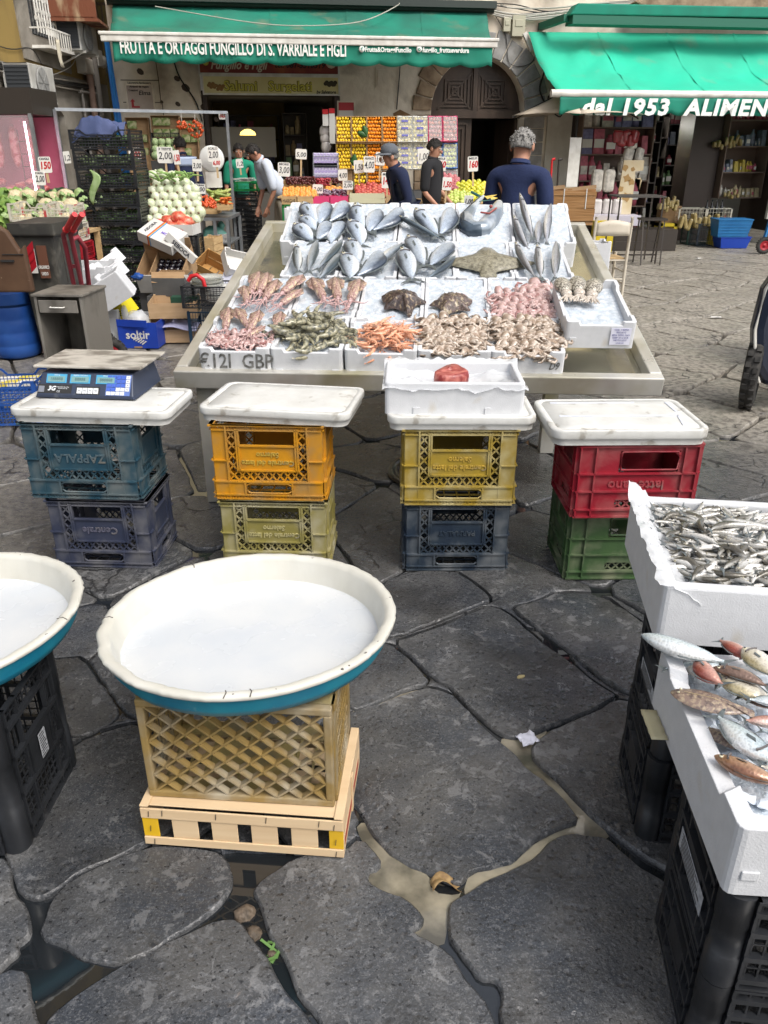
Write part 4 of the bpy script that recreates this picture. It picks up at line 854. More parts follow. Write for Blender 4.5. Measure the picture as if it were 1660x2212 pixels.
FL=[ # (box, proto, head, tail, flip, label)
 (('D',0),BR[0],cA(190,90),cA(300,275),1,'silver bream, nose up, at the left end of the back row'),
 (('D',0),BR[0],cA(375,88),cA(310,262),-1,'silver bream in the middle of the top line of the eight crowded bream'),
 (('D',0),BR[1],cA(535,85),cA(395,240),-1,'silver bream at the top right of the eight crowded bream'),
 (('D',0),BR[0],cA(180,195),cA(295,315),1,'bream half hidden under the lowest left bream of the crowded box'),
 (('D',0),BR[0],cA(125,262),cA(275,400),1,'broad pale bream lowest at the left of the crowded box'),
 (('D',0),BR[1],cA(390,245),cA(290,395),-1,'dark bream in the lower middle of the crowded box'),
 (('D',0),BR[2],cA(485,232),cA(398,415),-1,'small bream with tail down at the lower right of the crowded box'),
 (('D',1),BR[1],cA(605,108),cA(672,335),1,'bream with its nose at the rim in the second box of the back row'),
 (('D',1),BR[2],cA(575,240),cA(660,445),1,'bream whose tail hangs over the front rim of the second back box'),
 (('D',1),BR[0],cA(788,135),cA(700,330),-1,'pale bream between the curved bream and the big one in the second back box'),
 (('D',1),BR[3],cA(985,130),cA(740,308),-1,'bream bent to the left with its head on the box divider'),
 (('D',2),BR[0],cA(1090,150),cA(1275,360),1,'wide pale bream under the long dark fish'),
 (('D',2),BR[1],cA(1378,122),cA(1275,350),-1,'bream with its head at the right rim of the third back box'),
 (('D',2),DK[0],cA(945,200),cA(1300,385),1,'long dark backed fish across the third back box'),
 (('C',0),BS[0],cA(135,442),cA(150,650),1,'small sea bass at the left end of the third row'),
 (('C',0),BS[0],cA(295,385),cA(222,635),-1,'pale sea bass standing nose up beside the smallest one'),
 (('C',0),BS[1],cA(500,385),cA(300,612),-1,'upper one of two leaning sea bass in the third row'),
 (('C',0),BS[1],cA(480,505),cA(310,692),-1,'lower one of two leaning sea bass in the third row'),
 (('C',1),BR[0],cA(565,380),cA(625,600),1,'upper bream of the stacked pair in the third row'),
 (('C',1),BR[2],cA(530,500),cA(568,708),1,'lower bream of the stacked pair in the third row'),
 (('C',1),BR[3],cA(825,478),cA(615,672),-1,'bream curving down to the left over the ice of the second third row box'),
 (('C',1),BS[2],cA(965,412),cA(765,610),-1,'slim bream with its tail raised beside the curving one'),
 (('C',2),BR[0],cA(1035,360),cA(1160,605),1,'blue grey round bream, upper one of the pair right of centre'),
 (('C',2),BR[0],cA(985,468),cA(1062,718),1,'striped round bream, lower one of the pair right of centre'),
 (('C',2),BR[0],cA(1370,405),cA(1185,595),-1,'pale broad bream above the slim dark fish'),
 (('C',2),DK[1],cA(1408,515),cA(1165,695),-1,'slim dark fish low in the box left of the skate'),
 (('D',4),HK[0],cB(712,122),cB(790,378),1,'tallest hake, sticking up over the rim behind'),
 (('D',4),HK[1],cB(672,240),cB(768,452),1,'hake leaning left in the right end box of the back row'),
 (('D',4),HK[0],cB(825,270),cB(815,402),-1,'smallest hake of the right end box in the back row'),
 (('D',4),HK[2],cB(888,178),cB(868,408),-1,'hake at the far right of the back row'),
 (('C',4),HK[1],cB(680,396),cB(805,612),1,'hake lying left in the right end box of the third row'),
 (('C',4),HK[0],cB(815,415),cB(838,618),1,'middle hake in the right end box of the third row'),
 (('C',4),HK[0],cB(925,402),cB(918,614),-1,'hake at the right of the right end box of the third row')]
for i,(key,d,hp,tp,fl,lab) in enumerate(FL):
 h,t,n=on_ice(key,*hp,*tp,lift=.048); s_=(h-t).length
 ws=1.0
 ws=min(1.1,(.235 if d in BR else .20)/s_)
 h=h+(h-t)*.04; t=t-(h-t)*.06; put_fish(d,lay(d,h,t,n,fl,ws*1.05,tilt=R.uniform(-.12,.12),hup=.006*(i%3)),lab,G1)
# skate: a thick diamond with a short tail
SKM=mat('skate_skin',(.16,.145,.10),.45,col2=(.27,.25,.18),scale=26,mix=(.4,.6),detail=7,bump=.5,bscale=50,dirt=(.09,.08,.05),dscale=18,dmix=(.55,.7),coat=.3)
h,t,n=on_ice(('C',3),*cB(515,418),*cB(525,600),lift=.02)
def flat_body(outline,th,m,name,M,label,cat,ridge=.5,group=None,n_in=3,wob=.004):
 """low domed body from an outline: rings shrink towards the spine"""
 b=MB(); c=(sum(p[0] for p in outline)/len(outline),sum(p[1] for p in outline)/len(outline)); rings=[]
 rings.append([(p[0],p[1],-.002) for p in outline])
 for k in range(n_in+3):
  f=1-k/(n_in+3.); z=th*(1-(f)**2.2)
  rings.append([(c[0]+(p[0]-c[0])*f,c[1]+(p[1]-c[1])*f,z+wob*noise.noise(Vector((p[0]*f*40,p[1]*f*40,th)))+.002) for p in outline])
 b.loft(rings,0); return put(name,b,m,label,cat,group,M=M)
o_=chaikin([Vector(q) for q in [(.5,0),(.40,.10),(.22,.16),(-.02,.62),(-.12,.56),(-.28,.20),(-.34,.09),(-.5,.12),(-.52,0),(-.5,-.12),(-.34,-.09),(-.28,-.20),(-.10,-.58),(.0,-.64),(.22,-.16),(.40,-.10)]],2)
M=lay(dict(ln=1.),h,t,n); sk=flat_body([(p.x,p.y) for p in o_],.085,SKM,'skate',M,'brown skate spread flat on the ice','skate',wob=.02)
# monkfish
MKM=mat('monkfish_skin',(.035,.024,.022),.3,col2=(.09,.06,.05),scale=16,mix=(.4,.62),detail=6,bump=.6,bscale=40,dirt=(.26,.20,.13),dscale=14,dmix=(.56,.62),coat=.5)
MKM2=mat('monkfish_skin_brown',(.07,.05,.04),.3,col2=(.15,.10,.085),scale=16,mix=(.4,.62),detail=6,bump=.6,bscale=40,dirt=(.36,.29,.19),dscale=13,dmix=(.53,.60),coat=.5)
MO=[(.50,.05),(.46,.22),(.34,.34),(.16,.36),(.02,.30),(-.10,.40),(-.20,.42),(-.16,.24),(-.28,.12),(-.42,.05),(-.56,.07),(-.58,0),(-.44,-.06),(-.28,-.13),(-.14,-.24),(-.14,-.44),(-.05,-.42),(.02,-.30),(.16,-.36),(.34,-.34),(.46,-.2)]
for key,hp,tp,m_,lab in [(('B',2),(855,628),(892,690),MKM,'black mottled monkfish with its tail pointing right'),(('B',3),(995,635),(950,692),MKM2,'brown mottled monkfish with its tail pointing left')]:
 h,t,n=on_ice(key,*hp,*tp,lift=.02); o_=chaikin([Vector(q) for q in MO],2)
 M=lay(dict(ln=1.),h+(h-t)*.12,t,n)@Matrix.Scale(.74,4); mo=flat_body([(p.x,p.y*.95) for p in o_],.19,m_,'monkfish',M,lab,'monkfish',wob=.05)
 b=MB(); 
 for sy in (-1,1): b.ell((.30,.10*sy,.10),(.03,.03,.025),8,5,1)
 b.tube([(.44,-.17,.01),(.50,-.06,.02),(.50,.06,.02),(.44,.17,.01)],.014,5,0); put('mouth_and_eyes',b,[mat('mouth_pink',(.30,.13,.11),.5),EYB],parent=mo)
# bent tuna with yellow tail and fins
TUN=fish_mat('tuna_skin',(.03,.045,.06),(.45,.50,.54),(.75,.74,.72),.12,stripes=200,rough=.2)
h,t,n=on_ice(('D',3),*cB(590,150),*cB(500,120),lift=.03)
M3,l3,_,_,w3=BOX[('D',3)]
q=[gpl(*cB(*p),M3@Vector((w3/2,l3*.5,.14)),n) for p in [(495,120),(440,180),(395,245),(400,300),(440,325),(490,320),(535,270),(570,215),(588,165)]]
b=MB(); rs=[.010,.022,.042,.055,.058,.058,.056,.050,.028]; b.tube(q,rs,14,up=tuple(n)); tu=put('tuna',b,mat('tuna_side',(.50,.53,.55),.2,.3,col2=(.20,.24,.28),scale=6,mix=(.45,.62),coat=.4),'tuna bent into a hook and tied, white belly towards the ice box front','tuna')
b=MB(); sh_=(gpl(*cB(380,300),q[3],n)-gpl(*cB(400,290),q[3],n)).normalized()*.022; b.tube([v_+sh_+n*.004 for v_ in q[:6]],[r_*.86 for r_ in rs[:6]],12,up=tuple(n)); put('dark_back',b,mat('tuna_back',(.025,.04,.06),.18,.2,col2=(.08,.11,.14),scale=12,coat=.4),parent=tu)
b=MB(); z3=n
def tri(a,b_,c,mb,o3=.003): mb.add([a,b_,c,a+z3*o3,b_+z3*o3,c+z3*o3],[(0,1,2),(5,4,3),(0,3,4,1),(1,4,5,2),(2,5,3,0)])
P=lambda x,y,hh=.14: gpl(*cB(x,y),M3@Vector((w3/2,l3*.5,hh)),n)
tri(P(488,125),P(512,30),P(502,105),b); tri(P(500,122),P(575,112),P(520,138),b); tri(P(530,120),P(580,132),P(545,146),b); put('yellow_fin',b,mat('fin_yellow',(.55,.38,.05),.45,col2=(.65,.50,.15),scale=30),parent=tu)
b=MB(); b.tube([P(480,215,.19),P(530,222,.2),P(572,190,.2)],.006,6); b.ell(P(540,180,.19),(.012,.012,.010),8,6); put('mouth_slit',b,mat('gum_red',(.30,.06,.05),.4),parent=tu)
b=MB(); b.tube([P(425,95,.2),P(470,118,.2)],.009,8); b.tube([P(470,150,.2),P(560,140,.2)],.003,5); put('tie',b,mat('tie_green',(.03,.12,.10),.5),parent=tu)
# squid
SQM=mat('squid_skin',(.46,.31,.27),.28,col2=(.17,.07,.065),scale=34,mix=(.42,.62),detail=5,bump=.3,bscale=80,dirt=(.66,.52,.34),dscale=16,dmix=(.52,.62),coat=.5,sss=.0)
SQT=mat('squid_tentacle',(.55,.40,.38),.3,col2=(.34,.18,.18),scale=60,coat=.5)
def squid_meshes(seed,w=.2):
 rr=random.Random(seed); b=MB(); prof=[(.5,.006),(.46,.030),(.38,.062),(.25,.085),(.08,.10),(-.05,.095),(-.09,.07)]
 b.loft([[(x,r_*math.cos(2*PI*k/12)*w*5,r_*.75*math.sin(2*PI*k/12)*w*5) for k in range(12)] for x,r_ in prof],0)
 hd=MB(); hd.ell((-.12,0,.0),(.06,.05*w*5,.045*w*5),10,6)
 f=MB()
 for s_ in (-1,1): f.add([(.50,0,.01),(.36,s_*.19*w*5,.0),(.18,s_*.16*w*5,.0),(.10,s_*.08*w*5,.01),(.36,s_*.19*w*5,.014),(.18,s_*.16*w*5,.014)],[(0,1,4),(0,4,5,3),(1,2,5,4),(0,3,2,1)],0,True)
 t=MB()
 for k in range(8):
  a_=-1+2*k/7; pts=[(-.13,a_*.05*w*5,0)]; x,y,z=pts[0]; an=PI+a_*-.5+rr.uniform(-.4,.4); cu=rr.uniform(-1,1)
  for j in range(7): an+=cu*.42; x+=.048*math.cos(an); y+=.048*math.sin(an)*w*5; pts.append((x,y,.012*math.sin(j+k)+.01))
  t.tube(pts,[.016,.014,.013,.012,.010,.008,.006,.003],6)
 return [b.mesh('squid',[SQM]),hd.mesh('squid_head',[SQT]),f.mesh('squid_fin',[SQM]),t.mesh('tentacles',[SQT])]
SQ=[squid_meshes(k,.2) for k in range(4)]
def put_squid(k,M,label,group='squid on the steel table'):
 ms=SQ[k%4]; o=bpy.data.objects.new('squid',ms[0]); COL.objects.link(o); o.matrix_basis=M; tag(o,label,'squid',group)
 for m_,n_ in zip(ms[1:],('squid_head','squid_fin','tentacles')): c=bpy.data.objects.new(n_,m_); COL.objects.link(c); c.parent=o
cC=lambda x,y:((420+x/2.515)/1.1572,(480+y/2.515)/1.1572)
for i,(key,a_,b2,lab) in enumerate([
 (('B',0),(570,515),(500,700),'squid at the left of the six squid box, its fin over the rim'),(('B',0),(622,520),(550,690),'second squid from the left in the six squid box'),(('B',0),(480,600),(505,740),'small squid pressed against the left wall of its box'),
 (('B',0),(680,565),(570,740),'squid in the middle of the six squid box'),(('B',0),(835,535),(650,700),'long squid pointing to the upper right in the six squid box'),(('B',0),(830,620),(640,755),'lowest squid of the six, lying towards the lower right'),
 (('B',1),(912,548),(1020,740),'left one of the three upright squid'),(('B',1),(1050,535),(1080,760),'middle one of the three upright squid'),(('B',1),(1205,550),(1110,770),'right one of the three upright squid'),
 (('A',0),(380,740),(350,930),'leftmost squid in the front corner box'),(('A',0),(435,742),(540,900),'second squid in the front corner box'),(('A',0),(570,758),(480,940),'long squid in the middle of the front corner box'),(('A',0),(708,765),(650,930),'squid at the right of the front corner box'),(('A',0),(600,850),(430,945),'golden brown squid lying low in the front corner box')]):
 h,t,n=on_ice(key,*cC(*a_),*cC(*b2),lift=.035+.006*(i%3)); d=(h-t); M=lay(dict(ln=1.),h,t,n); 
 if d.length>.36: M=M@Matrix.Scale(.36/d.length,4)
 M=M@Matrix.Diagonal((1.2,.72,.9,1)); put_squid(i,M,lab)
# prawns
def prawn_mesh(m,seed,ln=.12,curl=1.5,th=1):
 rr=random.Random(seed); b=MB(); pts=[];x=y=0.;an=.3
 for j in range(9): pts.append((x,y,0)); an-=curl/8; x+=ln/8*math.cos(an); y+=ln/8*math.sin(an)
 b.tube(pts,[q*th for q in (.004,.012,.015,.0155,.014,.012,.010,.008,.004)],8); e=pts[-1]
 for s_ in (-1,1): b.add([e,(e[0]+.016*math.cos(an+.35*s_),e[1]+.016*math.sin(an+.35*s_),0),(e[0]+.012*math.cos(an),e[1]+.012*math.sin(an),.002)],[(0,1,2)])
 for k in range(5): p=pts[1+k]; b.bar((p[0],p[1],0),(p[0]+.004,p[1]-.020,-.004),.0022)
 for k in range(2): b.tube([(0,0,0),(-.03,.012+.012*k,.004),(-.06,.0+.03*k,0)],.0008,3)
 b.add([(0,.004,0),(-.022,.006,.0),(.004,.009,0)],[(0,1,2)]); b.ell((.006,.004,.006),(.0025,.0025,.0025),6,4,1)
 return b.mesh('prawn',[m,EYB])
PRG=mat('prawn_grey',(.24,.23,.15),.25,col2=(.38,.35,.24),scale=50,mix=(.4,.6),dirt=(.11,.11,.085),dscale=40,dmix=(.52,.62),coat=.5)
PRO=mat('prawn_orange',(.62,.25,.13),.3,col2=(.72,.40,.26),scale=60,coat=.5)
PG=[prawn_mesh(PRG,k,.135,1.5+.5*k) for k in range(3)]; PO=[prawn_mesh(PRO,k,.095,.8+.6*k,.55) for k in range(3)]
def scatter(key,n,u0,u1,v0,v1,heap,fn,zb=.02,seed=1):
 M,l,z0,z1,wd=BOX[key]; rr=random.Random(seed)
 for i in range(n):
  for _ in range(30):
   u=rr.uniform(u0,u1);v=rr.uniform(v0,v1); cu,cv=(u0+u1)/2,(v0+v1)/2; q=((u-cu)/(u1-u0)*2)**2+((v-cv)/(v1-v0)*2)**2
   if q<1.05: break
  z=z0+(z1-z0)*v+zb+heap*(1-q)*((i+.5)/n if n>1 else 1)
  fn(i,M@Matrix.Translation((u*wd,v*l,z))@Matrix.Rotation(rr.uniform(0,2*PI),4,'Z')@Matrix.Rotation(rr.uniform(-.35,.35),4,'X')@Matrix.Rotation(rr.uniform(-.3,.3),4,'Y'),rr)
def mk_put(name,ms,label,cat,group):
 def f(i,M,rr): o=bpy.data.objects.new(name,ms[i%len(ms)]); COL.objects.link(o); o.matrix_basis=M; tag(o,label,cat,group)
 return f
scatter(('A',1),62,.08,.94,.18,.95,.075,mk_put('prawn',PG,'grey green prawn in the heaped second box of the front row','prawn','grey green prawns heaped in one box'),seed=3)
scatter(('A',2),80,.12,.92,.12,.80,.055,mk_put('prawn',PO,'small orange prawn in the box with the lemon wedge','prawn','orange prawns heaped in one box'),seed=4)
M2=BOX[('A',2)][0]; b=MB(); b.ell((0,0,0),(.022,.012,.018),10,6); put('lemon_wedge',b,mat('lemon_yellow',(.78,.52,.03),.45),'bright lemon wedge beside the orange prawns','lemon wedge',M=M2@L(.045,.075,.10,.5,1.2))
# little octopuses: a bag-like head and eight curled arms each
OCT=mat('octopus_skin',(.30,.22,.16),.28,col2=(.60,.52,.44),scale=45,mix=(.4,.6),detail=5,dirt=(.12,.08,.05),dscale=34,dmix=(.52,.6),bump=.3,bscale=90,coat=.5)
OCP=mat('octopus_pink',(.40,.25,.23),.3,col2=(.56,.42,.40),scale=40,mix=(.4,.6),dirt=(.28,.12,.11),dscale=30,dmix=(.54,.62),bump=.3,bscale=90,coat=.5)
def octo_mesh(m,seed):
 rr=random.Random(seed); b=MB(); b.ell((.028,0,.010),(.027,.017,.013),10,7,jit=.08,seed=seed,rot=Matrix.Rotation(rr.uniform(-.4,.4),4,'Z')); b.ell((.004,0,.010),(.012,.013,.011),8,5)
 for k in range(8):
  a_=PI*(.55+.9*k/7); x,y,z=0.,0.,.008; pts=[(x,y,z)]; an=a_; cu=rr.choice((-1,1))*rr.uniform(.25,.75)
  for j in range(7): an+=cu*(j/4.); x+=.012*math.cos(an);y+=.012*math.sin(an); z=.010+.006*math.sin(j*1.3+k); pts.append((x,y,z))
  b.tube(pts,[.008,.0075,.007,.0065,.0055,.0045,.0035,.0015],6)
 return b.mesh('octopus',[m])
OG=[octo_mesh(OCT,k) for k in range(5)]; OP=[octo_mesh(OCP,k+9) for k in range(4)]
def octogrid(key,nu,nv,ms,label,group,seed,u0=.1,u1=.92,v0=.1,v1=.92,s=1.25):
 M,l,z0,z1,wd=BOX[key]; rr=random.Random(seed)
 for j in range(nv):
  for i in range(nu):
   u=u0+(u1-u0)*(i+.5+.25*(j%2-.5))/nu+rr.uniform(-.02,.02);v=v0+(v1-v0)*(j+.5)/nv+rr.uniform(-.02,.02)
   o=bpy.data.objects.new('octopus',ms[rr.randrange(len(ms))]); COL.objects.link(o)
   o.matrix_basis=M@Matrix.Translation((u*wd,v*l,z0+(z1-z0)*v+.014+rr.uniform(0,.012)))@Matrix.Rotation(PI/2+rr.uniform(-.5,.5),4,'Z')@Matrix.Rotation(rr.uniform(-.3,.1),4,'Y')@Matrix.Scale(s*rr.uniform(.9,1.15),4); tag(o,label,'octopus',group)
octogrid(('A',3),5,5,OG,'small curled octopus in the fourth box of the front row','octopuses in the fourth front box',1)
octogrid(('A',4),5,5,OG,'small curled octopus in the front box marked with black strokes at its right','octopuses in the fifth front box',2,s=1.35)
octogrid(('B',4),5,3,OP,'pink baby octopus in the right box of the second row','pink octopuses in the second row',3,v0=.08,v1=.62)
M,l,z0,z1,wd=BOX[('B',4)]; o=bpy.data.objects.new('octopus',OP[0]); COL.objects.link(o); o.matrix_basis=M@L(.25,l*.82,.12,1.6,s=2.1); tag(o,'larger pink octopus lying alone at the top of the right box in the second row','octopus')
scatter(('A',0),16,.10,.95,.12,.5,.03,mk_put('baby_squid',OP,'pink baby squid curled among the big ones in the front corner box','baby squid','baby squid in the front corner box'),zb=.01,seed=8)
# cuttlefish
CUT=mat('cuttlefish_skin',(.10,.085,.065),.35,col2=(.50,.46,.38),scale=30,mix=(.42,.58),detail=7,coat=.4,bump=.3,bscale=60)
for i,(a_,b2,lab) in enumerate([((945,625),(1000,735),'left cuttlefish of the three in the propped box'),((1045,618),(1068,735),'middle cuttlefish of the three in the propped box'),((1155,632),(1130,745),'right cuttlefish of the three in the propped box')]):
 h,t,n=on_ice(('E',0),*cB(*a_),*cB(*b2),lift=.03); M=lay(dict(ln=1.),h,t,n); b=MB()
 b.ell((.14,0,.06),(.36,.20,.13),14,8); cu=put('cuttlefish',b,CUT,lab,'cuttlefish',M=M)
 b=MB(); b.ell((-.26,0,.05),(.12,.13,.09),10,6)
 for k in range(8): a2=PI+(-.6+1.2*k/7); b.tube([(-.3,.0,.05),(-.42,.16*math.sin(a2)*-1,.04),(-.55,.3*math.sin(a2)*-1+.05*math.sin(k*2),.03),(-.62,.36*math.sin(a2)*-1,.02)],[.035,.03,.02,.008],6)
 put('head_and_arms',b,mat('cuttle_white',(.60,.56,.50),.35,col2=(.35,.28,.22),scale=30),parent=cu)
# ================================================================ MILK CRATES, LIDS, SCALE
def xbars(b,x0,x1,z0,z1,y,n,w=.006,t=.006,cols=1):
 """diamond lattice between two lines"""
 dz=(z1-z0)/n; dx=(x1-x0)/cols
 for i in range(n):
  for j in range(cols):
   a=(x0+j*dx,y,z0+i*dz);c=(x0+(j+1)*dx,y,z0+(i+1)*dz);d=(x0+(j+1)*dx,y,z0+i*dz);e_=(x0+j*dx,y,z0+(i+1)*dz)
   b.bar(a,c,t,w,up=(0,1,0)); b.bar(d,e_,t,w,up=(0,1,0))
def crate_panel(W,H,style,short=False):
 """one side wall of a milk crate in its own frame: x along, y outwards is negative, z up"""
 b=MB(); q=lambda x0,x1,z0,z1,y0=-.003,y1=.003: b.bx(x0*W,y0,z0*H,x1*W,y1,z1*H)
 if style=='lattice':
  e_=.13
  q(0,e_,.25,.93); q(1-e_,1,.25,.93)                       # solid corners
  q(.24,.76,.40,.72)                                       # name plate
  q(.22,.78,.715,.735,-.010,.004); q(.22,.78,.385,.405,-.010,.004); 
  for x in (.22,.24,.76,.78): q(x-.008,x+.008,.385,.95,-.010,.004)
  for x in (e_,1-e_): q(x-.008,x+.008,.0,.98,-.012,.004)
  q(0,1,.235,.255,-.016,.004); q(0,1,.055,.075,-.016,.004); q(0,1,0,.015,-.016,.004); q(0,1,.985,1,-.012,.004); q(0,1,.925,.94,-.010,.004)
  q(-.01,.13,.52,.535,-.012,.004); q(.87,1.01,.52,.535,-.012,.004)
  q(0,.28,.075,.235,-.010,-.004); q(.72,1,.075,.235,-.010,-.004)
  for x in (.28,.72): q(x-.008,x+.008,.075,.235,-.016,.004)
  b.tube([(x*W,-.010,z*H) for x,z in [(.32,.09),(.29,.12),(.29,.19),(.32,.22),(.68,.22),(.71,.19),(.71,.12),(.68,.09),(.32,.09)]],.004,6)
  for (x0,x1) in ((e_,.22),(.78,1-e_)): xbars(b,x0*W,x1*W,.25*H,.93*H,0,5)
  xbars(b,.22*W,.78*W,.255*H,.385*H,0,1,cols=8); xbars(b,.0,W,.94*H,.985*H,0,1,cols=18,w=.004); xbars(b,0,W,.015*H,.055*H,-.008,1,cols=18,w=.004)
 else:
  q(0,1,.36,.60); q(0,.34,.60,.95); q(.84,1,.60,.95) ; q(.34,.84,.90,.95); q(0,1,.235,.36)
  q(0,1,.0,.10); q(0,.34,.10,.235); q(.78,1,.10,.235)
  for z in (.0,.10,.35,.59,.955): q(-.01,1.01,z,z+.022,-.014,.004)
  for x in (.0,.13,.87,.985): q(x,x+.014,0,.96,-.014,.004)
  b.tube([(x*W,-.006,z*H) for x,z in [(.36,.65),(.35,.67),(.35,.87),(.36,.89),(.82,.89),(.83,.87),(.83,.67),(.82,.65),(.36,.65)]],.004,6)
  xbars(b,.34*W,.78*W,.11*H,.225*H,.01,1,cols=6,w=.004)
 return b
def milk_crate(label,M,m,W=.40,D=.30,H=.305,style='lattice',words=(),wm=None,group='stacked plastic crates used as stands'):
 r_=empty('milk_crate',label,'milk crate',M,group)
 for (w,mm) in ((W,L(0,0)),(W,L(W,D,0,PI)),(D,L(W,0,0,PI/2)),(D,L(0,D,0,-PI/2))):
  p=crate_panel(w,H,style); put('side_panel',p,m,parent=r_,M=mm)
 b=MB()
 for i in range(9): b.bar((.01+i*(W-.02)/8,.004,.012),(.01+i*(W-.02)/8,D-.004,.012),.006)
 for i in range(7): b.bar((.004,.01+i*(D-.02)/6,.014),(W-.004,.01+i*(D-.02)/6,.014),.006)
 put('base_grid',b,m,parent=r_)
 b=MB(); t=.012
 b.bx(-t,-t,H-.006,W+t,.006,H); b.bx(-t,D-.006,H-.006,W+t,D+t,H); b.bx(-t,.0061,H-.006,.006,D-.0061,H); b.bx(W-.006,.0061,H-.006,W+t,D-.0061,H)
 put('top_rim',b,m,parent=r_)
 for (s_,sz,x,z,sh) in words: text('raised_lettering',s_,sz,wm or m,r_,Matrix.Translation((x*W,-.005,z*H))@UPR@Matrix.Rotation(PI,4,'Z'),bold=.0008,ext=.002,shear=sh)
 return r_
def plas(name,c,c2=None,d=(.17,.155,.13)): return mat(name,c,.5,col2=c2 or tuple(x*.7 for x in c),scale=9,detail=8,bump=.3,bscale=60,dirt=d,dscale=9,dmix=(.46,.70),bdist=.003)
PBL=plas('crate_teal_blue',(.012,.048,.075),(.035,.07,.085),(.12,.14,.14)); PPU=plas('crate_slate_violet',(.026,.033,.062),(.045,.05,.075),(.12,.12,.13)); PYE=plas('crate_orange_yellow',(.54,.24,.008),(.42,.19,.010),(.35,.2,.06))
POL=plas('crate_olive',(.22,.19,.05),(.27,.235,.09),(.36,.33,.22)); PMU=plas('crate_mustard',(.32,.22,.025),(.25,.18,.04),(.42,.36,.18)); PNA=plas('crate_navy',(.012,.022,.040),(.03,.045,.06),(.12,.13,.14)); PRE=plas('crate_red',(.27,.010,.022),(.20,.010,.02),(.30,.08,.08)); PGR=plas('crate_green',(.05,.10,.035),(.035,.07,.03),(.16,.18,.11))
PYW=plas('worn_yellow_letters',(.50,.33,.05)); PBW=plas('worn_blue_letters',(.07,.11,.13)); PVW=plas('worn_violet_letters',(.10,.10,.14)); POW=plas('worn_olive_letters',(.45,.40,.18)); PRW=plas('worn_red_letters',(.34,.05,.06))
CL=[('Centrale del latte',.030,.5,.50,0),('Salerno',.030,.5,.61,0)]
Y0=2.93
milk_crate('slate violet milk crate, the lower one under the weighing scale',L(-1.375,2.915,0,D2(-3)),PPU,.405,.30,.30,words=[('Centrale',.042,.5,.56,0)],wm=PVW)
milk_crate('teal blue milk crate, the upper one under the weighing scale',L(-1.435,2.945,.303,D2(-3.5)),PBL,.44,.32,.315,words=[('ZAPPALA',.05,.5,.55,0)],wm=PBW)
milk_crate('olive green milk crate under the orange yellow one',L(-.665,2.905,0,D2(-2.5)),POL,.425,.30,.30,words=CL,wm=POW)
milk_crate('orange yellow milk crate under the plain white lid',L(-.68,2.93,.303,D2(-3)),PYE,.435,.305,.315,words=CL,wm=PYW)
milk_crate('dark navy milk crate, the lower one under the tuna box',L(.093,2.875,0,D2(.5)),PNA,.412,.30,.30,words=[('PARMALAT',.03,.5,.56,0)],wm=PNA)
milk_crate('mustard yellow milk crate under the tuna box',L(.082,2.87,.303,D2(-.5)),PMU,.43,.31,.315,words=CL,wm=PYW)
milk_crate('dark green crate with wide slots at the bottom of the right stack',L(.745,2.80,0,D2(.5)),PGR,.45,.31,.305,style='solid')
milk_crate('deep red crate with a handle slot, upside down on the green crate',L(.73,2.735,.308,D2(1.5)),PRE,.45,.32,.30,style='solid',words=[('latte sano',.055,.5,.44,0)],wm=PRW)
LID=mat('white_lid_foam',(.60,.60,.575),.6,col2=(.52,.515,.48),scale=16,mix=(.3,.7),bump=.35,bscale=60,dirt=(.34,.32,.28),dscale=15,dmix=(.62,.72),bdist=.003)
def rrect(w,d,r,n=6):
 P=[]
 for cx,cy,a0 in ((w-r,r,-PI/2),(w-r,d-r,0),(r,d-r,PI/2),(r,r,PI)):
  for i in range(n+1): a_=a0+PI/2*i/n; P.append((cx+r*math.cos(a_),cy+r*math.sin(a_)))
 return P
def lid(label,M,w,d,h=.035,r=.045,groove='in'):
 o=rrect(w,d,r); c=(w/2,d/2); sh=lambda f,g=0:[(c[0]+(x-c[0])*f,c[1]+(y-c[1])*f) for x,y in o]
 b=MB(); rg=lambda f,z:[(x,y,z+.0012*noise.noise(Vector((x*40,y*40,z*99)))) for x,y in sh(f)]
 b.loft([rg(.965,-.02),rg(.97,0),rg(.992,.004),rg(1,.010),rg(1,h-.006),rg(.992,h),rg(.925,h),rg(.92,h-.005),rg(.905,h-.005),rg(.90,h-.001),rg(.6,h-.001),rg(.2,h-.001)],0)
 o_=put('white_foam_board',b,LID,label,'polystyrene lid','foam lids laid on crate stacks',M=M)
 return o_
lid('long white foam lid under the weighing scale',L(-1.49,2.965,.635,D2(-5)),.655,.345)
lid('plain white foam lid on the orange yellow crate',L(-.745,2.985,.635,D2(-9)),.615,.385)
lid('white foam lid squeezed under the tuna box',L(.012,2.86,.635,D2(-.5)),.575,.32)
l4=lid('ribbed white foam lid on the red crate',L(.615,2.705,.628,D2(1)),.585,.395,.04)
b=MB()
for (x0,y0,x1,y1) in [(.06,.17,.52,.17),(.06,.34,.40,.34),(.52,.17,.50,.05),(.53,.34,.53,.22)]: b.bar((x0,y0,.0405),(x1,y1,.0405),.012,.003)
put('ribs',b,mat('lid_groove',(.58,.60,.66),.6),parent=l4)
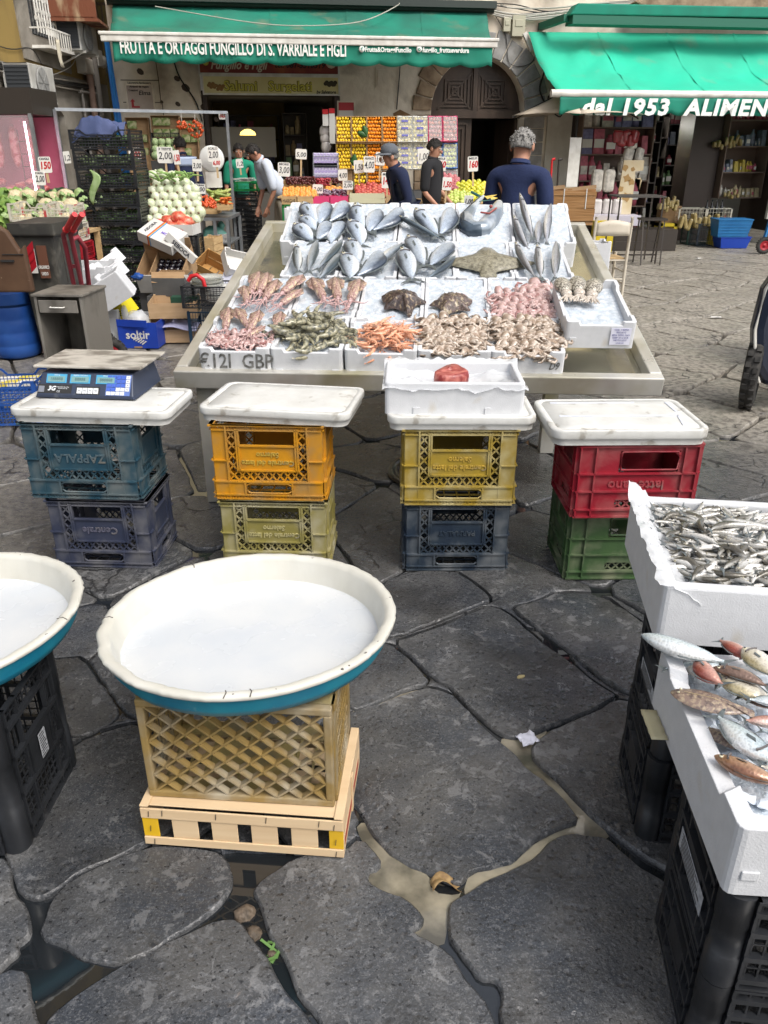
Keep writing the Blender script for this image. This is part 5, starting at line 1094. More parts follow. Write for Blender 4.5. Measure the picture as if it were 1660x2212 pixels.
# tuna box
MT=L(.003,2.905,.667,D2(-1.5)); tb=foam_box('deep white foam box lined with plastic, holding the tuna steak',MT,.535,.34,.125,.022,notch=False)
b=MB()
for x in (.11,.385): b.bx(x,-.006,0,x+.024,0,.028)
put('foot_rib',b,FOAM,parent=tb)
PLS=mat('clear_plastic',(.80,.83,.86),.12,alpha=.42,spec=.8,bump=.3,bscale=25)
b=MB(); b.grid(lambda u,v:Vector((-.01+.555*u,-.012+.38*v,.10+.035*math.sin(PI*u)**.3*0-.045*math.sin(PI*u)*math.sin(PI*v)+.022*noise.noise(Vector((u*7,v*5,3)))+.010*noise.noise(Vector((u*21,v*19,3)))+.03*(v>.9))),44,34)
put('plastic_sheet',b,mat('milky_plastic_sheet',(.78,.80,.82),.15,alpha=.62,spec=.8,bump=.4,bscale=22),'crumpled translucent plastic sheet lining the tuna box','plastic sheet',M=MT)
TUNM=mat('tuna_meat',(.22,.025,.022),.35,col2=(.46,.15,.12),scale=30,mix=(.40,.62),bump=.3,bscale=70,coat=.1,stretch=(1,3,1))
o_=[(-.055,-.03),(-.03,-.05),(.02,-.052),(.06,-.03),(.062,.0),(.05,.035),(.045,.055),(.03,.058),(.0,.045),(-.035,.015),(-.06,-.005)]
o2=chaikin([Vector(q) for q in o_],2); b=MB()
rg=lambda f,z,s_=0:[((p.x)*f+s_,p.y*f,z+.012*(p.y+.05)/.1+.002*noise.noise(Vector((p.x*60,p.y*60,z*50)))) for p in o2]
b.loft([rg(.8,0),rg(1,.01),rg(1.02,.035),rg(.97,.052),rg(.86,.056),rg(.4,.058),rg(.1,.059)],0)
put('tuna_steak',b,TUNM,'thick raw red tuna steak on plastic in a white foam box','tuna steak',M=MT@L(.255,.17,.070,.3,s=1.2)@Matrix.Diagonal((1,1,.85,1)))
# scale
sc_=empty('weighing_scale','dark blue electronic weighing scale with a worn steel pan on a foam lid','weighing scale',L(-1.43,3.105,.668,D2(-5.5)))
NB=mat('scale_navy',(.022,.032,.060),.42,col2=(.03,.04,.07),scale=8,dirt=(.08,.09,.11),dscale=18,dmix=(.62,.8)); SW=.425
b=MB(); b.add([(0,0,.006),(SW,0,.006),(SW,.30,.006),(0,.30,.006),(.012,-.0,.02),(SW-.012,0,.02),(.02,.055,.098),(SW-.02,.055,.098),(SW-.02,.29,.098),(.02,.29,.098)],
 [(0,3,2,1),(0,1,5,4),(4,5,7,6),(6,7,8,9),(1,2,8,7,5),(0,4,6,9,3),(2,3,9,8)]); put('housing',b,NB,parent=sc_,bevel=.004)
b=MB(); 
for x in (.03,SW-.05):
 for y in (.02,.27): b.bx(x,y,0,x+.02,y+.02,.006)
put('foot',b,INK,parent=sc_)
b=MB(); b.add([(.0,.045,.118),(.455,.045,.118),(.455,.335,.118),(0,.335,.118),(0,.045,.128),(.455,.045,.128),(.455,.335,.128),(0,.335,.128)],[(0,3,2,1),(4,5,6,7),(0,1,5,4),(1,2,6,5),(2,3,7,6),(3,0,4,7)])
pn=mat('worn_pan',(.52,.49,.43),.4,.15,col2=(.22,.20,.17),scale=9,mix=(.45,.6),detail=9,stretch=(.8,1.6,1),bump=.2,bscale=40); put('weighing_pan',b,pn,parent=sc_,bevel=.003,M=L(-.01,0))
b=MB(); b.bx(.17,.13,.098,.26,.2,.118); put('pan_support',b,INK,parent=sc_)
FP=frame((0,0,.02),(1,0,0),Vector((0,.055,.078)).normalized(),Vector((1,0,0)).cross(Vector((0,.055,.078)).normalized()))
LCDF=mat('lcd_frame_cyan',(.06,.30,.50),.4); LCD=mat('lcd_green',(.16,.30,.30),.25); KEYW=mat('key_white',(.62,.64,.66),.5); KEYB=mat('key_blue',(.05,.11,.45),.5); LCT=mat('lcd_digit',(.05,.09,.09),.5)
for k,x in enumerate((.045,.145,.255)):
 b=MB(); b.bx(x,.050,.0,x+.085,.088,.003); b2=put('display_frame',b,LCDF,parent=sc_,M=FP)
 b=MB(); b.bx(x+.006,.054,.0031,x+.079,.078,.0045); put('display',b,LCD,parent=b2)
 text('display_digits',['188888','88888','888888'][k],.018,LCT,b2,Matrix.Translation((x+.043,.066,.0047)),ext=.0003); text('print','PESO kg;PREZZO UNITARIO;IMPORTO'.split(';')[k],.007,KEYW,b2,Matrix.Translation((x+.043,.0835,.0033)),ext=.0002)
b=MB(); b.bx(.012,.006,.0,.055+.10,.044,.0012); b3=put('logo_plate',b,INK,parent=sc_,M=FP)
b=MB(); b.bx(.016,.01,.0013,.040,.036,.0025); put('badge',b,mat('badge_grey',(.18,.19,.22),.4),parent=b3)
text('print','3G',.026,KEYW,b3,Matrix.Translation((.07,.026,.0014)),ext=.0003,bold=.001,shear=.3); text('print','CE',.012,KEYW,b3,Matrix.Translation((.10,.014,.0014)),ext=.0003); text('print','PORTATA Max 30kg\nDIVISIONE 10g',.006,KEYW,b3,Matrix.Translation((.118,.030,.0014)),ext=.0002)
b=MB(); b.bx(.175,.004,.0,.275,.038,.0012); kb=put('memory_key_plate',b,INK,parent=sc_,M=FP)
for k in range(4):
 b=MB(); b.bx(.180+k*.023,.007,.0013,.200+k*.023,.031,.004); key=put('key',b,KEYW,parent=kb); text('print','M%d'%(k+1),.009,INK,key,Matrix.Translation((.190+k*.023,.019,.0042)),ext=.0002)
b=MB(); b.bx(.300,.002,.0,.402,.090,.0015); kp=put('keypad',b,mat('keypad_blue',(.10,.16,.40),.5),parent=sc_,M=FP)
for r_ in range(5):
 for c_ in range(5 if r_ else 4):
  x=.304+c_*.0195; y=.004+r_*.017; wv=(c_==4 or r_==0 or (r_==1 and c_>1)); b=MB(); b.bx(x,y,.0016,x+.0165,y+.0145,.004); put('key',b,KEYW if wv else KEYB,parent=kp)
for i,s_ in enumerate(['C','M+','M','X2']): text('print',s_,.008,INK,kp,Matrix.Translation((.391,.079-.017*i,.0042)),ext=.0002)
# ================================================================ PANS AND FOREGROUND CRATES
PANW=mat('pan_white_enamel',(.57,.585,.59),.25,col2=(.50,.53,.56),scale=5,bump=.12,bscale=120,bdist=.002,rvar=.1)  # white enamel; the bluish cast of the sky is mixed into its colour
PANT=mat('pan_teal_outside',(.008,.17,.27),.42,col2=(.015,.23,.31),scale=9,mix=(.4,.65),bump=.25,bscale=50,dirt=(.14,.32,.36),dscale=30,dmix=(.66,.80),bdist=.003)
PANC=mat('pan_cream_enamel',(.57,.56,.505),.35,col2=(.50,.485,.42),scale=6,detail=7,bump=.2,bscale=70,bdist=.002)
CHIP=mat('pan_chips',(.10,.09,.08),.8)
def pan(label,M,R0=.372,seed=0,gp=None):
 r_=empty('basin',label,'basin',M); n=160
 def j(k,z):
  a_=2*PI*k/n; return .014*noise.noise(Vector((math.cos(a_)*7+seed,math.sin(a_)*7,z*3)))+.010*noise.noise(Vector((math.cos(a_)*22+seed,math.sin(a_)*22,5)))+.007*noise.noise(Vector((math.cos(a_)*45+seed,math.sin(a_)*45,5)))
 jz=lambda k,z:j(k,z) if z>-.012 else j(k,0)*.25
 b=MB()
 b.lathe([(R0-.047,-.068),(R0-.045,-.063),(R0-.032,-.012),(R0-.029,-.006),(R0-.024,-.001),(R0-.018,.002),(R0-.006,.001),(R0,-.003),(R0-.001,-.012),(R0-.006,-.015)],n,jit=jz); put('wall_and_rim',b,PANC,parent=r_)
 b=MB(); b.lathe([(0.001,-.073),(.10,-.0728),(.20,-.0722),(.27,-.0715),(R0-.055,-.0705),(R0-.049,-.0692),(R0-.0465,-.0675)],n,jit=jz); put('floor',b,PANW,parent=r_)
 b=MB(); b.lathe([(R0-.009,-.013),(R0-.013,-.02),(R0-.020,-.05),(R0-.034,-.072),(R0-.055,-.082),(R0-.12,-.085),(.1,-.085),(0.001,-.085)],n,jit=lambda k,z:j(k,0)*.25); put('outside',b,PANT,parent=r_)
 for i in range(16):
  a_=R.uniform(0,6.28); rr=R0-R.choice((.010,.018,.004,.008)); b=MB(); b.ell((rr*math.cos(a_),rr*math.sin(a_),.0 if rr>R0-.035 else -.02),(R.uniform(.002,.006),R.uniform(.002,.004),.002),7,4,jit=.3,seed=i); put('enamel_chip',b,CHIP,parent=r_)
 for i in range(4):
  a_=R.uniform(0,6.28); b=MB(); x,y=R0*math.cos(a_),R0*math.sin(a_); b.tube([(x*.93,y*.93,-.0),(x*.965+.004,y*.965,.0028),(x*1.003,y*1.003,-.001)],.0014,4); put('crack',b,CHIP,parent=r_)
 return r_
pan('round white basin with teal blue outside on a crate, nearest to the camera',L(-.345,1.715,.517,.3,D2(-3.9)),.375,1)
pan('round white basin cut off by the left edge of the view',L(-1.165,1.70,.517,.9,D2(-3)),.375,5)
# beige crate standing on its side, its diamond bottom towards the camera
TAN=plas('crate_tan',(.30,.205,.07),(.20,.135,.05),(.36,.31,.22)); TANI=plas('crate_tan_inside',(.42,.33,.13),(.36,.28,.10))
tc=empty('milk_crate','tan milk crate lying on its side with a diamond grid towards the camera','milk crate',L(-.585,1.470,.134,D2(-4.5)))
W,H,D=.465,.298,.26
b=MB(); f=.020
b.bx(0,0,0,W,.022,f); b.bx(0,0,H-f,W,.022,H); b.bx(0,0,f,f,.022,H-f); b.bx(W-f,0,f,W,.022,H-f)
put('bottom_frame',b,TAN,parent=tc,bevel=.004)
b=MB(); nx,nz=7,6; dx=(W-2*f)/nx; dz=(H-2*f)/ (nz-1)
for i in range(-nz,nx+nz):
 for sgn in (1,-1):
  # clip each long diagonal to the frame
  x0=f+i*dx; pts=[]
  for s_ in range(0,nz*2+1):
   x=x0+s_*dx/2; z=(f+s_*dz/2) if sgn>0 else (H-f-s_*dz/2)
   if f-.001<=x<=W-f+.001 and f-.001<=z<=H-f+.001: pts.append((x,z))
  if len(pts)>1: b.bar((pts[0][0],.010,pts[0][1]),(pts[-1][0],.010,pts[-1][1]),.016,.005,up=(0,1,0)) if False else b.bar((pts[0][0],.010,pts[0][1]),(pts[-1][0],.010,pts[-1][1]),.018,.0045)
put('diamond_grid',b,TAN,parent=tc)
for nm,mm,ww in (('right_wall',L(W,.022,0,PI/2),D),('left_wall',L(0,D+.022,0,-PI/2),D)):
 b=MB(); b.bx(0,-.003,0,ww*.14,.003,H); b.bx(ww*.86,-.006,0,ww,.004,H); b.bx(0,-.006,H-.02,ww,.003,H); b.bx(0,-.006,0,ww,.003,.02)
 for i in range(8): b.bx(ww*(.18+.08*i),-.003,.02,ww*(.18+.08*i)+.004,.003,H-.02)
 for i in range(7): b.bx(ww*.14,-.004,.045+i*.034,ww*.86,.002,.048+i*.034)
 put('side_wall',b,TAN,parent=tc,M=mm)
for z in (.0,H-.006):
 b=MB(); b.bx(0,.022,z,W,.07,z+.006); b.bx(0,D-.03,z,W,D+.022,z+.006)
 for i in range(10): b.bx(.02+i*.046,.07,z+.0005,.026+i*.046,D-.03,z+.005)
 b.bx(.12,.09,z+.001,.34,D-.05,z+.0045); put('long_wall',b,TANI,parent=tc)
b=MB(); b.bx(0,D+.005,.006,.03,D+.022,H-.006); b.bx(W-.03,D+.005,.006,W,D+.022,H-.006); put('open_rim',b,TAN,parent=tc)
# thin wooden fruit box under it
WD=mat('pale_poplar',(.66,.50,.31),.75,col2=(.58,.42,.25),scale=5,stretch=(.4,3,6),bump=.15,bscale=60,bdist=.002); WDY=mat('yellow_paint_wood',(.72,.44,.01),.6,col2=(.62,.38,.02),scale=7); STAP=mat('staple_steel',(.10,.09,.08),.4,.6); STR_=mat('stencil_red',(.35,.05,.03),.7)
wb_=empty('wooden_fruit_box','pale wooden slatted fruit box with yellow corners under the tan crate','wooden fruit box',L(-.602,1.438,.002,D2(-5.0)))
W,D,H=.505,.33,.125
def slat(x0,y0,z0,x1,y1,z1,m=WD,nm='slat'): b=MB(); b.bx(x0,y0,z0,x1,y1,z1); return put(nm,b,m,parent=wb_,bevel=.0012)
slat(0,0,.006,W,.005,.030); slat(0,0,.094,W,.005,H)           # bottom and top rails of the front
for k in range(4): x=.075+k*.1; slat(x+.0,.004,.030,x+.066,.008,.094,nm='front_board')
slat(.0,.0035,.0305,.040,.0075,.0935,WDY,'corner_board'); slat(W-.036,.0035,.0305,W-.0005,.0075,.0935,WDY,'corner_board')
for k in range(4): slat(.020+.0,.01+k*.086,.126,W-.004,.01+k*.086+.062,.130)
for x in (0.0,W-.022,): slat(x,.0,.1305,x+.022,D,.1345)
slat(W-.005,.006,.006,W,D,.060,nm='side_board'); slat(W-.005,.006,.066,W,D,.1255,nm='side_board'); slat(0,.006,.006,.005,D,.1255,nm='side_board'); slat(0,D,.006,W,D+.005,.1255,nm='back_board')
slat(W-.0,.15,.006,W+.004,.17,.125)
for x,z in [(.02,.108),(.055,.113),(.19,.113),(.315,.113),(.445,.113),(.482,.104),(.02,.06),(.485,.056),(.025,.016),(.485,.016)]:
 b=MB(); b.bar((x,-.001,z-.008),(x+.002,-.001,z+.010),.0016); put('staple',b,STAP,parent=wb_)
b=MB(); b.bx(W+.0003,.02,.03,W+.001,.30,.05); put('red_stencil',b,STR_,parent=wb_)
# ---------------------------------------------------------------- black produce crates standing high
BLK=mat('black_plastic',(.012,.013,.015),.38,col2=(.022,.024,.028),scale=8,bump=.1,bscale=40,dirt=(.06,.06,.062),dscale=14,dmix=(.64,.85))
LABW=mat('crate_label',(.42,.44,.47),.6,col2=(.25,.26,.28),scale=90)
def produce_crate(label,M,W,D,H,m=BLK,rows=3,group='black produce crates used as stands',plate=True,dip=True,cell=.022,posts=True,name='produce_crate'):
 r_=empty(name,label,'produce crate',M,group)
 def panel(w):
  b=MB(); c=.045
  # ribs
  zs=[0,.10,.36,.64,.86,1]
  for z in zs: b.bx(c,-.010,z*H-(.006 if z else 0) ,w-c,.004,z*H+(.006 if z<1 else 0))
  for x in (c,w*.30,w*.70,w-c-.006): b.bx(x,-.008,0,x+.006,.004,H)
  for zi in range(5):
   z0,z1=zs[zi]*H+.006,zs[zi+1]*H-.006; n=max(1,int((w-2*c)/cell))
   if zi==3:
    for k in range(n): 
     x=c+(k+.5)*(w-2*c)/n
     if not(w*.30<x<w*.70): b.bx(x-.0018,-.002,z0,x+.0018,.001,z1)
    continue
   for k in range(n): x=c+(k+.5)*(w-2*c)/n; b.bx(x-.0018,-.002,z0,x+.0018,.001,z1)
   mz=max(1,int((z1-z0)/cell))
   for k in range(1,mz): z=z0+(z1-z0)*k/mz; b.bx(c,-.002,z-.0016,w-c,.001,z+.0016)
  if plate: b.bx(w*.34,-.009,H*.38,w*.66,-.003,H*.62)
  return b
 for (w,mm) in ((W,L(0,0)),(W,L(W,D,0,PI)),(D,L(W,0,0,PI/2)),(D,L(0,D,0,-PI/2))): put('side_panel',panel(w),m,parent=r_,M=mm)
 for (x,y) in ((.024,.024),(W-.024,.024),(.024,D-.024),(W-.024,D-.024)):
  b=MB(); b.tube([(x,y,0),(x,y,H*.32),(x,y,H*.325),(x,y,H*.66),(x,y,H*.665),(x,y,H)],[.034,.033,.031,.031,.033,.033],12); put('corner_post',b,m,parent=r_)
 b=MB()
 for i in range(int(W/.035)): b.bx(.02+i*.035,0,.004,.023+i*.035,D,.008)
 for i in range(int(D/.035)): b.bx(0,.02+i*.035,.003,W,.023+i*.035,.007)
 put('base_grid',b,m,parent=r_); return r_
def clabel(par,M,w,h,n=9):
 b=MB(); b.bx(-w/2,-.001,-h/2,w/2,0,h/2); o=put('paper_label',b,LABW,parent=par,M=M)
 b=MB()
 for i in range(n): z=h/2-(i+.7)*h/(n+.4); b.bx(-w*.42,-.0016,z-.0012,w*R.uniform(.1,.42),-.001,z+.0012)
 put('print_lines',b,INK,parent=o)
c0=produce_crate('tall black crate carrying the basin at the left edge',L(-1.40,1.43,0,D2(-1.5)),.50,.335,.405); clabel(c0,L(.502+.011,.17,.205,PI/2),.036,.075)
c1=produce_crate('black crate at the bottom of the stand below the anchovies',L(.652,1.463,0,D2(-7)),.50,.31,.255); c2=produce_crate('upper black crate of the stand below the anchovies',L(.66,1.470,.258,D2(-7)),.50,.31,.262)
clabel(c2,L(-.010,.15,.12,-PI/2),.15,.035,5)
c5=produce_crate('hidden black crate behind the anchovy stand',L(.86,1.80,0,D2(-7)),.45,.30,.255); c6_=produce_crate('black crate behind the upper crate of the anchovy stand',L(.86,1.80,.258,D2(-7)),.45,.30,.262)
c3=produce_crate('lower black crate under the mixed fish box',L(.592,.935,0,D2(-7)),.52,.315,.215); c4=produce_crate('upper black crate with a white label strip, under the mixed fish box',L(.592,.935,.218,D2(-7)),.52,.315,.225)
clabel(c4,L(-.0105,.16,.10,-PI/2),.17,.05,6)
# ---------------------------------------------------------------- anchovy box
MA=L(.652,1.575,.522,D2(-7.8)); AW,AL,AH=.46,.535,.155
ab_=foam_box('large white foam box heaped with anchovies',MA,AW,AL,AH,.032,notch=False,name='polystyrene_box'); 
b=MB(); b.grid(lambda u,v:Vector((.02+(AW-.04)*u,.02+(AL-.04)*v,AH-.035+.03*math.sin(PI*u)*math.sin(PI*v)+.006*noise.noise(Vector((u*8,v*8,1))))),20,20)
put('plastic_liner',b,PLS,'cloudy plastic under the anchovies','plastic sheet',M=MA)
b=MB(); 
def f(u,v): # sheet hanging over the left wall and torn up at the back corner
 y=-.005+AL*v; up_=.05*max(0,1-abs(v-.99)/.07); x=-.012+.10*u+.012*noise.noise(Vector((u*6,v*9,2))); return Vector((x,y,AH+.006+up_*(1-u)+.010*noise.noise(Vector((u*9,v*22,7)))-(.05*u*u)))
b.grid(f,10,40); put('plastic_liner',b,mat('milky_plastic_sheet',(0,0,0)),'torn plastic liner folded over the left wall of the anchovy box','plastic sheet',M=MA)
AN=[]
for k in range(6):
 d=fish_mesh('bass',.105,.0165,.013,[0,.12,-.14,.22,-.05,.3][k],[.03,.06,0,.1,.05,.02][k],ns=8); b=d['body']; b.materials.clear(); b.materials.append(FA_)
 ey=d['eye']; V=[tuple(v.co) for v in b.vertices]; n0=len(V); V+=[tuple(v.co) for v in ey.vertices]; F=[tuple(p.vertices) for p in b.polygons]+[tuple(i+n0 for i in p.vertices) for p in ey.polygons]
 mi=[0]*len(b.polygons)+[p.material_index+1 for p in ey.polygons]; tl=d['tail']; n1=len(V); V+=[tuple(v.co) for v in tl.vertices]; F+=[tuple(i+n1 for i in p.vertices) for p in tl.polygons]; mi+=[3]*len(tl.polygons)
 me=bpy.data.meshes.new('anchovy'); me.from_pydata(V,[],F)
 for m_ in (FA_,EYW,EYB,FIN): me.materials.append(m_)
 me.polygons.foreach_set('material_index',mi); me.polygons.foreach_set('use_smooth',[True]*len(F)); me.update(); AN.append(me)
rr=random.Random(11)
for i in range(290):
 u=rr.uniform(.05,.95); v=rr.uniform(.07,.96); dome=math.sin(PI*min(1,max(0,u)))**.5*math.sin(PI*v)**.5
 z=AH-.032+.045*dome*(.55+.45*i/290)+rr.uniform(-.004,.006)
 o=bpy.data.objects.new('anchovy',AN[rr.randrange(6)]); COL.objects.link(o)
 o.matrix_basis=MA@L(.035+(AW-.07)*u,.035+(AL-.07)*v,z,rr.choice((0,0,PI))+rr.gauss(.1,.75),rr.uniform(-.9,.9),rr.uniform(-.16,.16),s=rr.uniform(1.0,1.35)); tag(o,'silvery anchovy in the heap filling the large foam box','anchovy','anchovies heaped in the large foam box')
# ---------------------------------------------------------------- mixed fish box, nearest right
MX=L(.578,.935,.447,D2(-4.0)); XW,XL,XH=.44,.52,.15
xb=foam_box('large white foam box with mixed fish, its corner nearest the camera',MX,XW,XL,XH,.034,notch=True)
ice_bed('crushed_ice',MX,XW,XL,.095,.105,.03,seed=91,nu=50,nv=60)
rr=random.Random(5)
ICM=mat('ice_lumps',(.78,.84,.90),.08,col2=(.66,.74,.84),scale=30,spec=.8,alpha=.85)
for i in range(46):
 b=MB(); b.ell((0,0,0),(rr.uniform(.012,.026),rr.uniform(.010,.022),rr.uniform(.006,.012)),6,4,jit=.3,seed=i); b.S=[False]*len(b.S)
 put('ice_lump',b,ICM,'lump of clear ice in the near corner of the mixed fish box','ice','loose lumps of ice among the mixed fish',M=MX@L(rr.uniform(.05,.30),rr.uniform(.05,.40),.108,rr.uniform(0,6),rr.uniform(-.5,.5),rr.uniform(-.5,.5)))
SIL=fish_mat('mackerel_like_skin',(.12,.20,.22),(.55,.62,.64),(.80,.80,.78),.06,stripes=160,rough=.2); PALE=fish_mat('pale_fish_skin',(.40,.34,.20),(.68,.64,.55),(.80,.76,.70),.07,stripes=140,rough=.25)
BRN=fish_mat('brown_goby_skin',(.09,.05,.03),(.19,.12,.09),(.40,.28,.20),.05,stripes=120,rough=.3); REDM=fish_mat('red_gurnard_skin',(.30,.07,.05),(.50,.28,.22),(.70,.60,.54),.045,stripes=150,rough=.3); PNK=fish_mat('weever_skin',(.20,.09,.05),(.44,.27,.16),(.62,.36,.28),.05,stripes=120,rough=.25)
def fp(kind,ln,wd,th,m,be=0,cu=0): return fish_proto(kind,ln,wd,th,m,be,cu)
def onb(hx,hy,tx,ty,z):
 n=Vector((0,0,1)); c=MX@Vector((0,0,z)); return gpl(hx,hy,c,n),gpl(tx,ty,c,n),n
cD=lambda x,y:((1500+x/3.568)/1.1572,(1180+y/3.568)/1.1572)
cE=lambda x,y:((1500+x/2.70)/1.1572,(1740+y/2.70)/1.1572)
for (pr,a_,b2,z,fl,lab,tl) in [
 (fp('bass',.24,.052,.036,SIL,-.04),cD(430,1480),cD(1120,1700),.165,-1,'blue silver fish resting its head on the back left corner of the foam box',0),
 (fp('bass',.20,.03,.024,SIL,.05),cD(1130,1740),cD(570,1755),.125,1,'slender silver fish with a yellow tail pointing left',0),
 (fp('bass',.13,.042,.034,REDM,.08),cD(860,1690),cD(1090,1900),.150,1,'small bright red fish with a big eye',0),
 (fp('bream',.15,.055,.03,PALE,.05),cD(790,1740),cD(1060,1890),.125,-1,'pale pink flat fish beneath the red one',0),
 (fp('bass',.20,.045,.03,BRN,-.06),cD(1060,1745),cD(1500,1910),.160,1,'dark brown goby lying over the pale fish',0),
 (fp('bream',.20,.075,.035,PALE,.03),cD(1090,1830),cD(1560,2050),.140,1,'gold and cream bream in the middle of the mixed fish box',0),
 (fp('bass',.17,.06,.04,REDM,.0),cD(1310,1640),cD(1070,1500),.150,-1,'reddish gurnard with its tail up at the back wall',0),
 (fp('bream',.22,.075,.035,PALE,.02),cD(1300,1590),cD(1640,1850),.165,1,'cream bream at the right edge of the picture',0),
 (fp('bass',.16,.035,.028,PNK,.05),cD(1640,2080),cD(1240,2000),.13,-1,'grey striped fish under the cream bream',0),
 (fp('bass',.21,.058,.036,SIL,-.05),cE(1140,420),cE(790,140),.145,1,'plump silver fish with its head towards the right edge',0),
 (fp('bass',.18,.045,.034,PNK,.04),cE(810,425),cE(1240,600),.135,1,'orange brown fish lying nearest the camera on the ice',0),
 (fp('bass',.15,.035,.026,SIL,.02),cE(1150,480),cE(940,360),.120,1,'small blue silver fish under the plump one',0),
 (fp('bass',.15,.040,.03,REDM,.0),cE(1240,180),cE(980,165),.135,1,'pink red fish tail crossing the flatfish',0),
 (fp('bream',.2,.06,.03,SIL,.03),cE(1330,60),cE(1000,20),.150,1,'silver fish behind the pink red tail at the picture edge',0),(fp('bass',.2,.05,.03,PNK,-.03),cD(1620,1780),cD(1330,1720),.13,1,'striped brown fish under the cream bream at the back',0),(fp('bass',.2,.045,.03,SIL,.03),cE(1420,330),cE(1090,230),.150,-1,'silver fish crossing behind the plump one at the right',0),(fp('bream',.2,.06,.03,PALE,.02),cE(1400,560),cE(1080,470),.135,1,'cream fish partly under the plump silver one',0)]:
 h,t,n=onb(*a_,*b2,z+.012); d_=(h-t)*.10; h=h+d_; t=t-d_; M=lay(pr,h,t,n,fl,1.3,tilt=R.uniform(-.2,.2)); put_fish(pr,M,lab,'mixed fish in the near foam box')
FLT=mat('flatfish_skin',(.20,.14,.11),.32,col2=(.36,.28,.19),scale=18,mix=(.45,.62),detail=7,dirt=(.11,.075,.065),dscale=14,dmix=(.50,.62),coat=.5,bump=.35,bscale=60)
FO=[(.5,0),(.47,.06),(.38,.14),(.22,.205),(.02,.215),(-.18,.17),(-.33,.09),(-.41,.035),(-.5,.09),(-.52,.0),(-.5,-.08),(-.41,-.035),(-.33,-.09),(-.18,-.17),(.02,-.215),(.22,-.205),(.38,-.14),(.47,-.06)]
for (a_,b2,z,lab) in [(cD(625,1960),cD(1370,2160),.155,'brown flatfish, the larger one, lying across the foam box'),(cE(690,215),cE(1050,385),.125,'smaller brown flatfish half under the silver fish')]:
 h,t,n=onb(*a_,*b2,z); M=lay(dict(ln=1.),h,t,n); oo=chaikin([Vector(q) for q in FO],2); fl_=flat_body([(p.x,p.y) for p in oo],.075,FLT,'flatfish',M,lab,'flatfish',wob=.012)
 b=MB(); b.ell((.40,.03,.055),(.018,.016,.014),8,5,0); b.ell((.40,.03,.066),(.010,.009,.008),8,5,1); b.ell((.38,-.05,.055),(.018,.016,.014),8,5,0); put('eyes',b,[EYW,EYB],parent=fl_)
 b=MB(); b.tube([(.33,0,.066),(.0,.0,.084),(-.38,0,.03)],.004,5); put('side_line',b,mat('flatfish_line',(.42,.33,.2),.4),parent=fl_)
tp=MB(); tp.grid(lambda u,v:(.0-.035*v-.0,.0+.10*u,.0-.004*u+.002*math.sin(u*20)),8,3); put('packing_tape',tp,mat('packing_tape_beige',(.42,.38,.24),.4),'torn strip of beige packing tape stuck to the left side of the foam box','packing tape',M=MX@L(-.003,.36,.02,0),thick=.001)
# ================================================================ LEFT SIDE: STALL, JUNK HEAP
def PR(px0,pyt,px1,pyb,Y):
 m=(pyt+pyb)/2; a=gy(px0,m,Y);b=gy(px1,m,Y); return a.x,b.x,gy(px0,pyb,Y).z,gy(px0,pyt,Y).z
def G(n): return random.Random(n)
CARD=mat('cardboard',(.36,.23,.12),.85,col2=(.29,.18,.09),scale=6,stretch=(1,1,4),bump=.08,bscale=40); CARDD=mat('cardboard_grey_print',(.10,.10,.10),.7,col2=(.07,.07,.07),scale=5); CARDW=mat('cardboard_white',(.62,.61,.58),.6,col2=(.52,.51,.48),scale=5)
TIM=mat('crate_timber',(.52,.36,.18),.8,col2=(.40,.26,.12),scale=6,stretch=(1,1,5),bump=.15,bscale=50); TIMO=mat('crate_timber_orange',(.48,.27,.09),.8,col2=(.38,.2,.06),scale=6,stretch=(1,1,5))
BLU=mat('plastic_blue',(.012,.06,.26),.4,col2=(.02,.08,.30),scale=7,dirt=(.10,.12,.16),dscale=10,dmix=(.66,.82)); REDP=mat('plastic_red',(.38,.012,.02),.4,col2=(.30,.01,.02),scale=8); GRNP=mat('plastic_green',(.01,.22,.05),.4,col2=(.01,.17,.04),scale=8)
OFFW=mat('plastic_offwhite',(.55,.53,.44),.5,col2=(.45,.42,.34),scale=7,dirt=(.4,.05,.05),dscale=5,dmix=(.66,.70))
def tray(name,label,cat,M,w,d,h,m,t=.006,group=None,inner=None,bottom=True):
 """open topped box of four wall panels"""
 r_=empty(name,label,cat,M,group)
 for i,(a,b_) in enumerate([((0,0,0),(w,t,h)),((0,d-t,0),(w,d,h)),((0,t,0),(t,d-t,h)),((w-t,t,0),(w,d-t,h))]):
  b=MB(); b.bx(a[0],a[1],a[2],b_[0],b_[1],b_[2]); put('wall_panel',b,(m if i in (0,3) or inner is None else inner),parent=r_)
 if bottom: b=MB(); b.bx(t,t,0,w-t,d-t,t); put('bottom_panel',b,inner or m,parent=r_)
 return r_
def slatbox(label,M,w,d,h,m=TIM,n=2,group=None,cat='wooden crate',name='wooden_crate',gap=.008):
 r_=empty(name,label,cat,M,group); sh=(h-gap*(n-1)-.004)/n
 for i in range(n):
  z=.004+i*(sh+gap)
  for a in ((0,0,w,.005),(0,d-.005,w,d),(0,.0055,.005,d-.0055),(w-.005,.0055,w,d-.0055)): b=MB(); b.bx(a[0],a[1],z,a[2],a[3],z+sh); put('slat',b,m,parent=r_)
 for i in range(4): b=MB(); b.bx(.006+i*(w-.012)/4,.006,0,.006+(i+.86)*(w-.012)/4,d-.006,.0035); put('slat',b,m,parent=r_)
 for x in (.006,w-.024):
  for y in (.006,d-.024): b=MB(); b.bx(x,y,.004,x+.018,y+.018,h+.012); put('corner_block',b,m,parent=r_)
 return r_
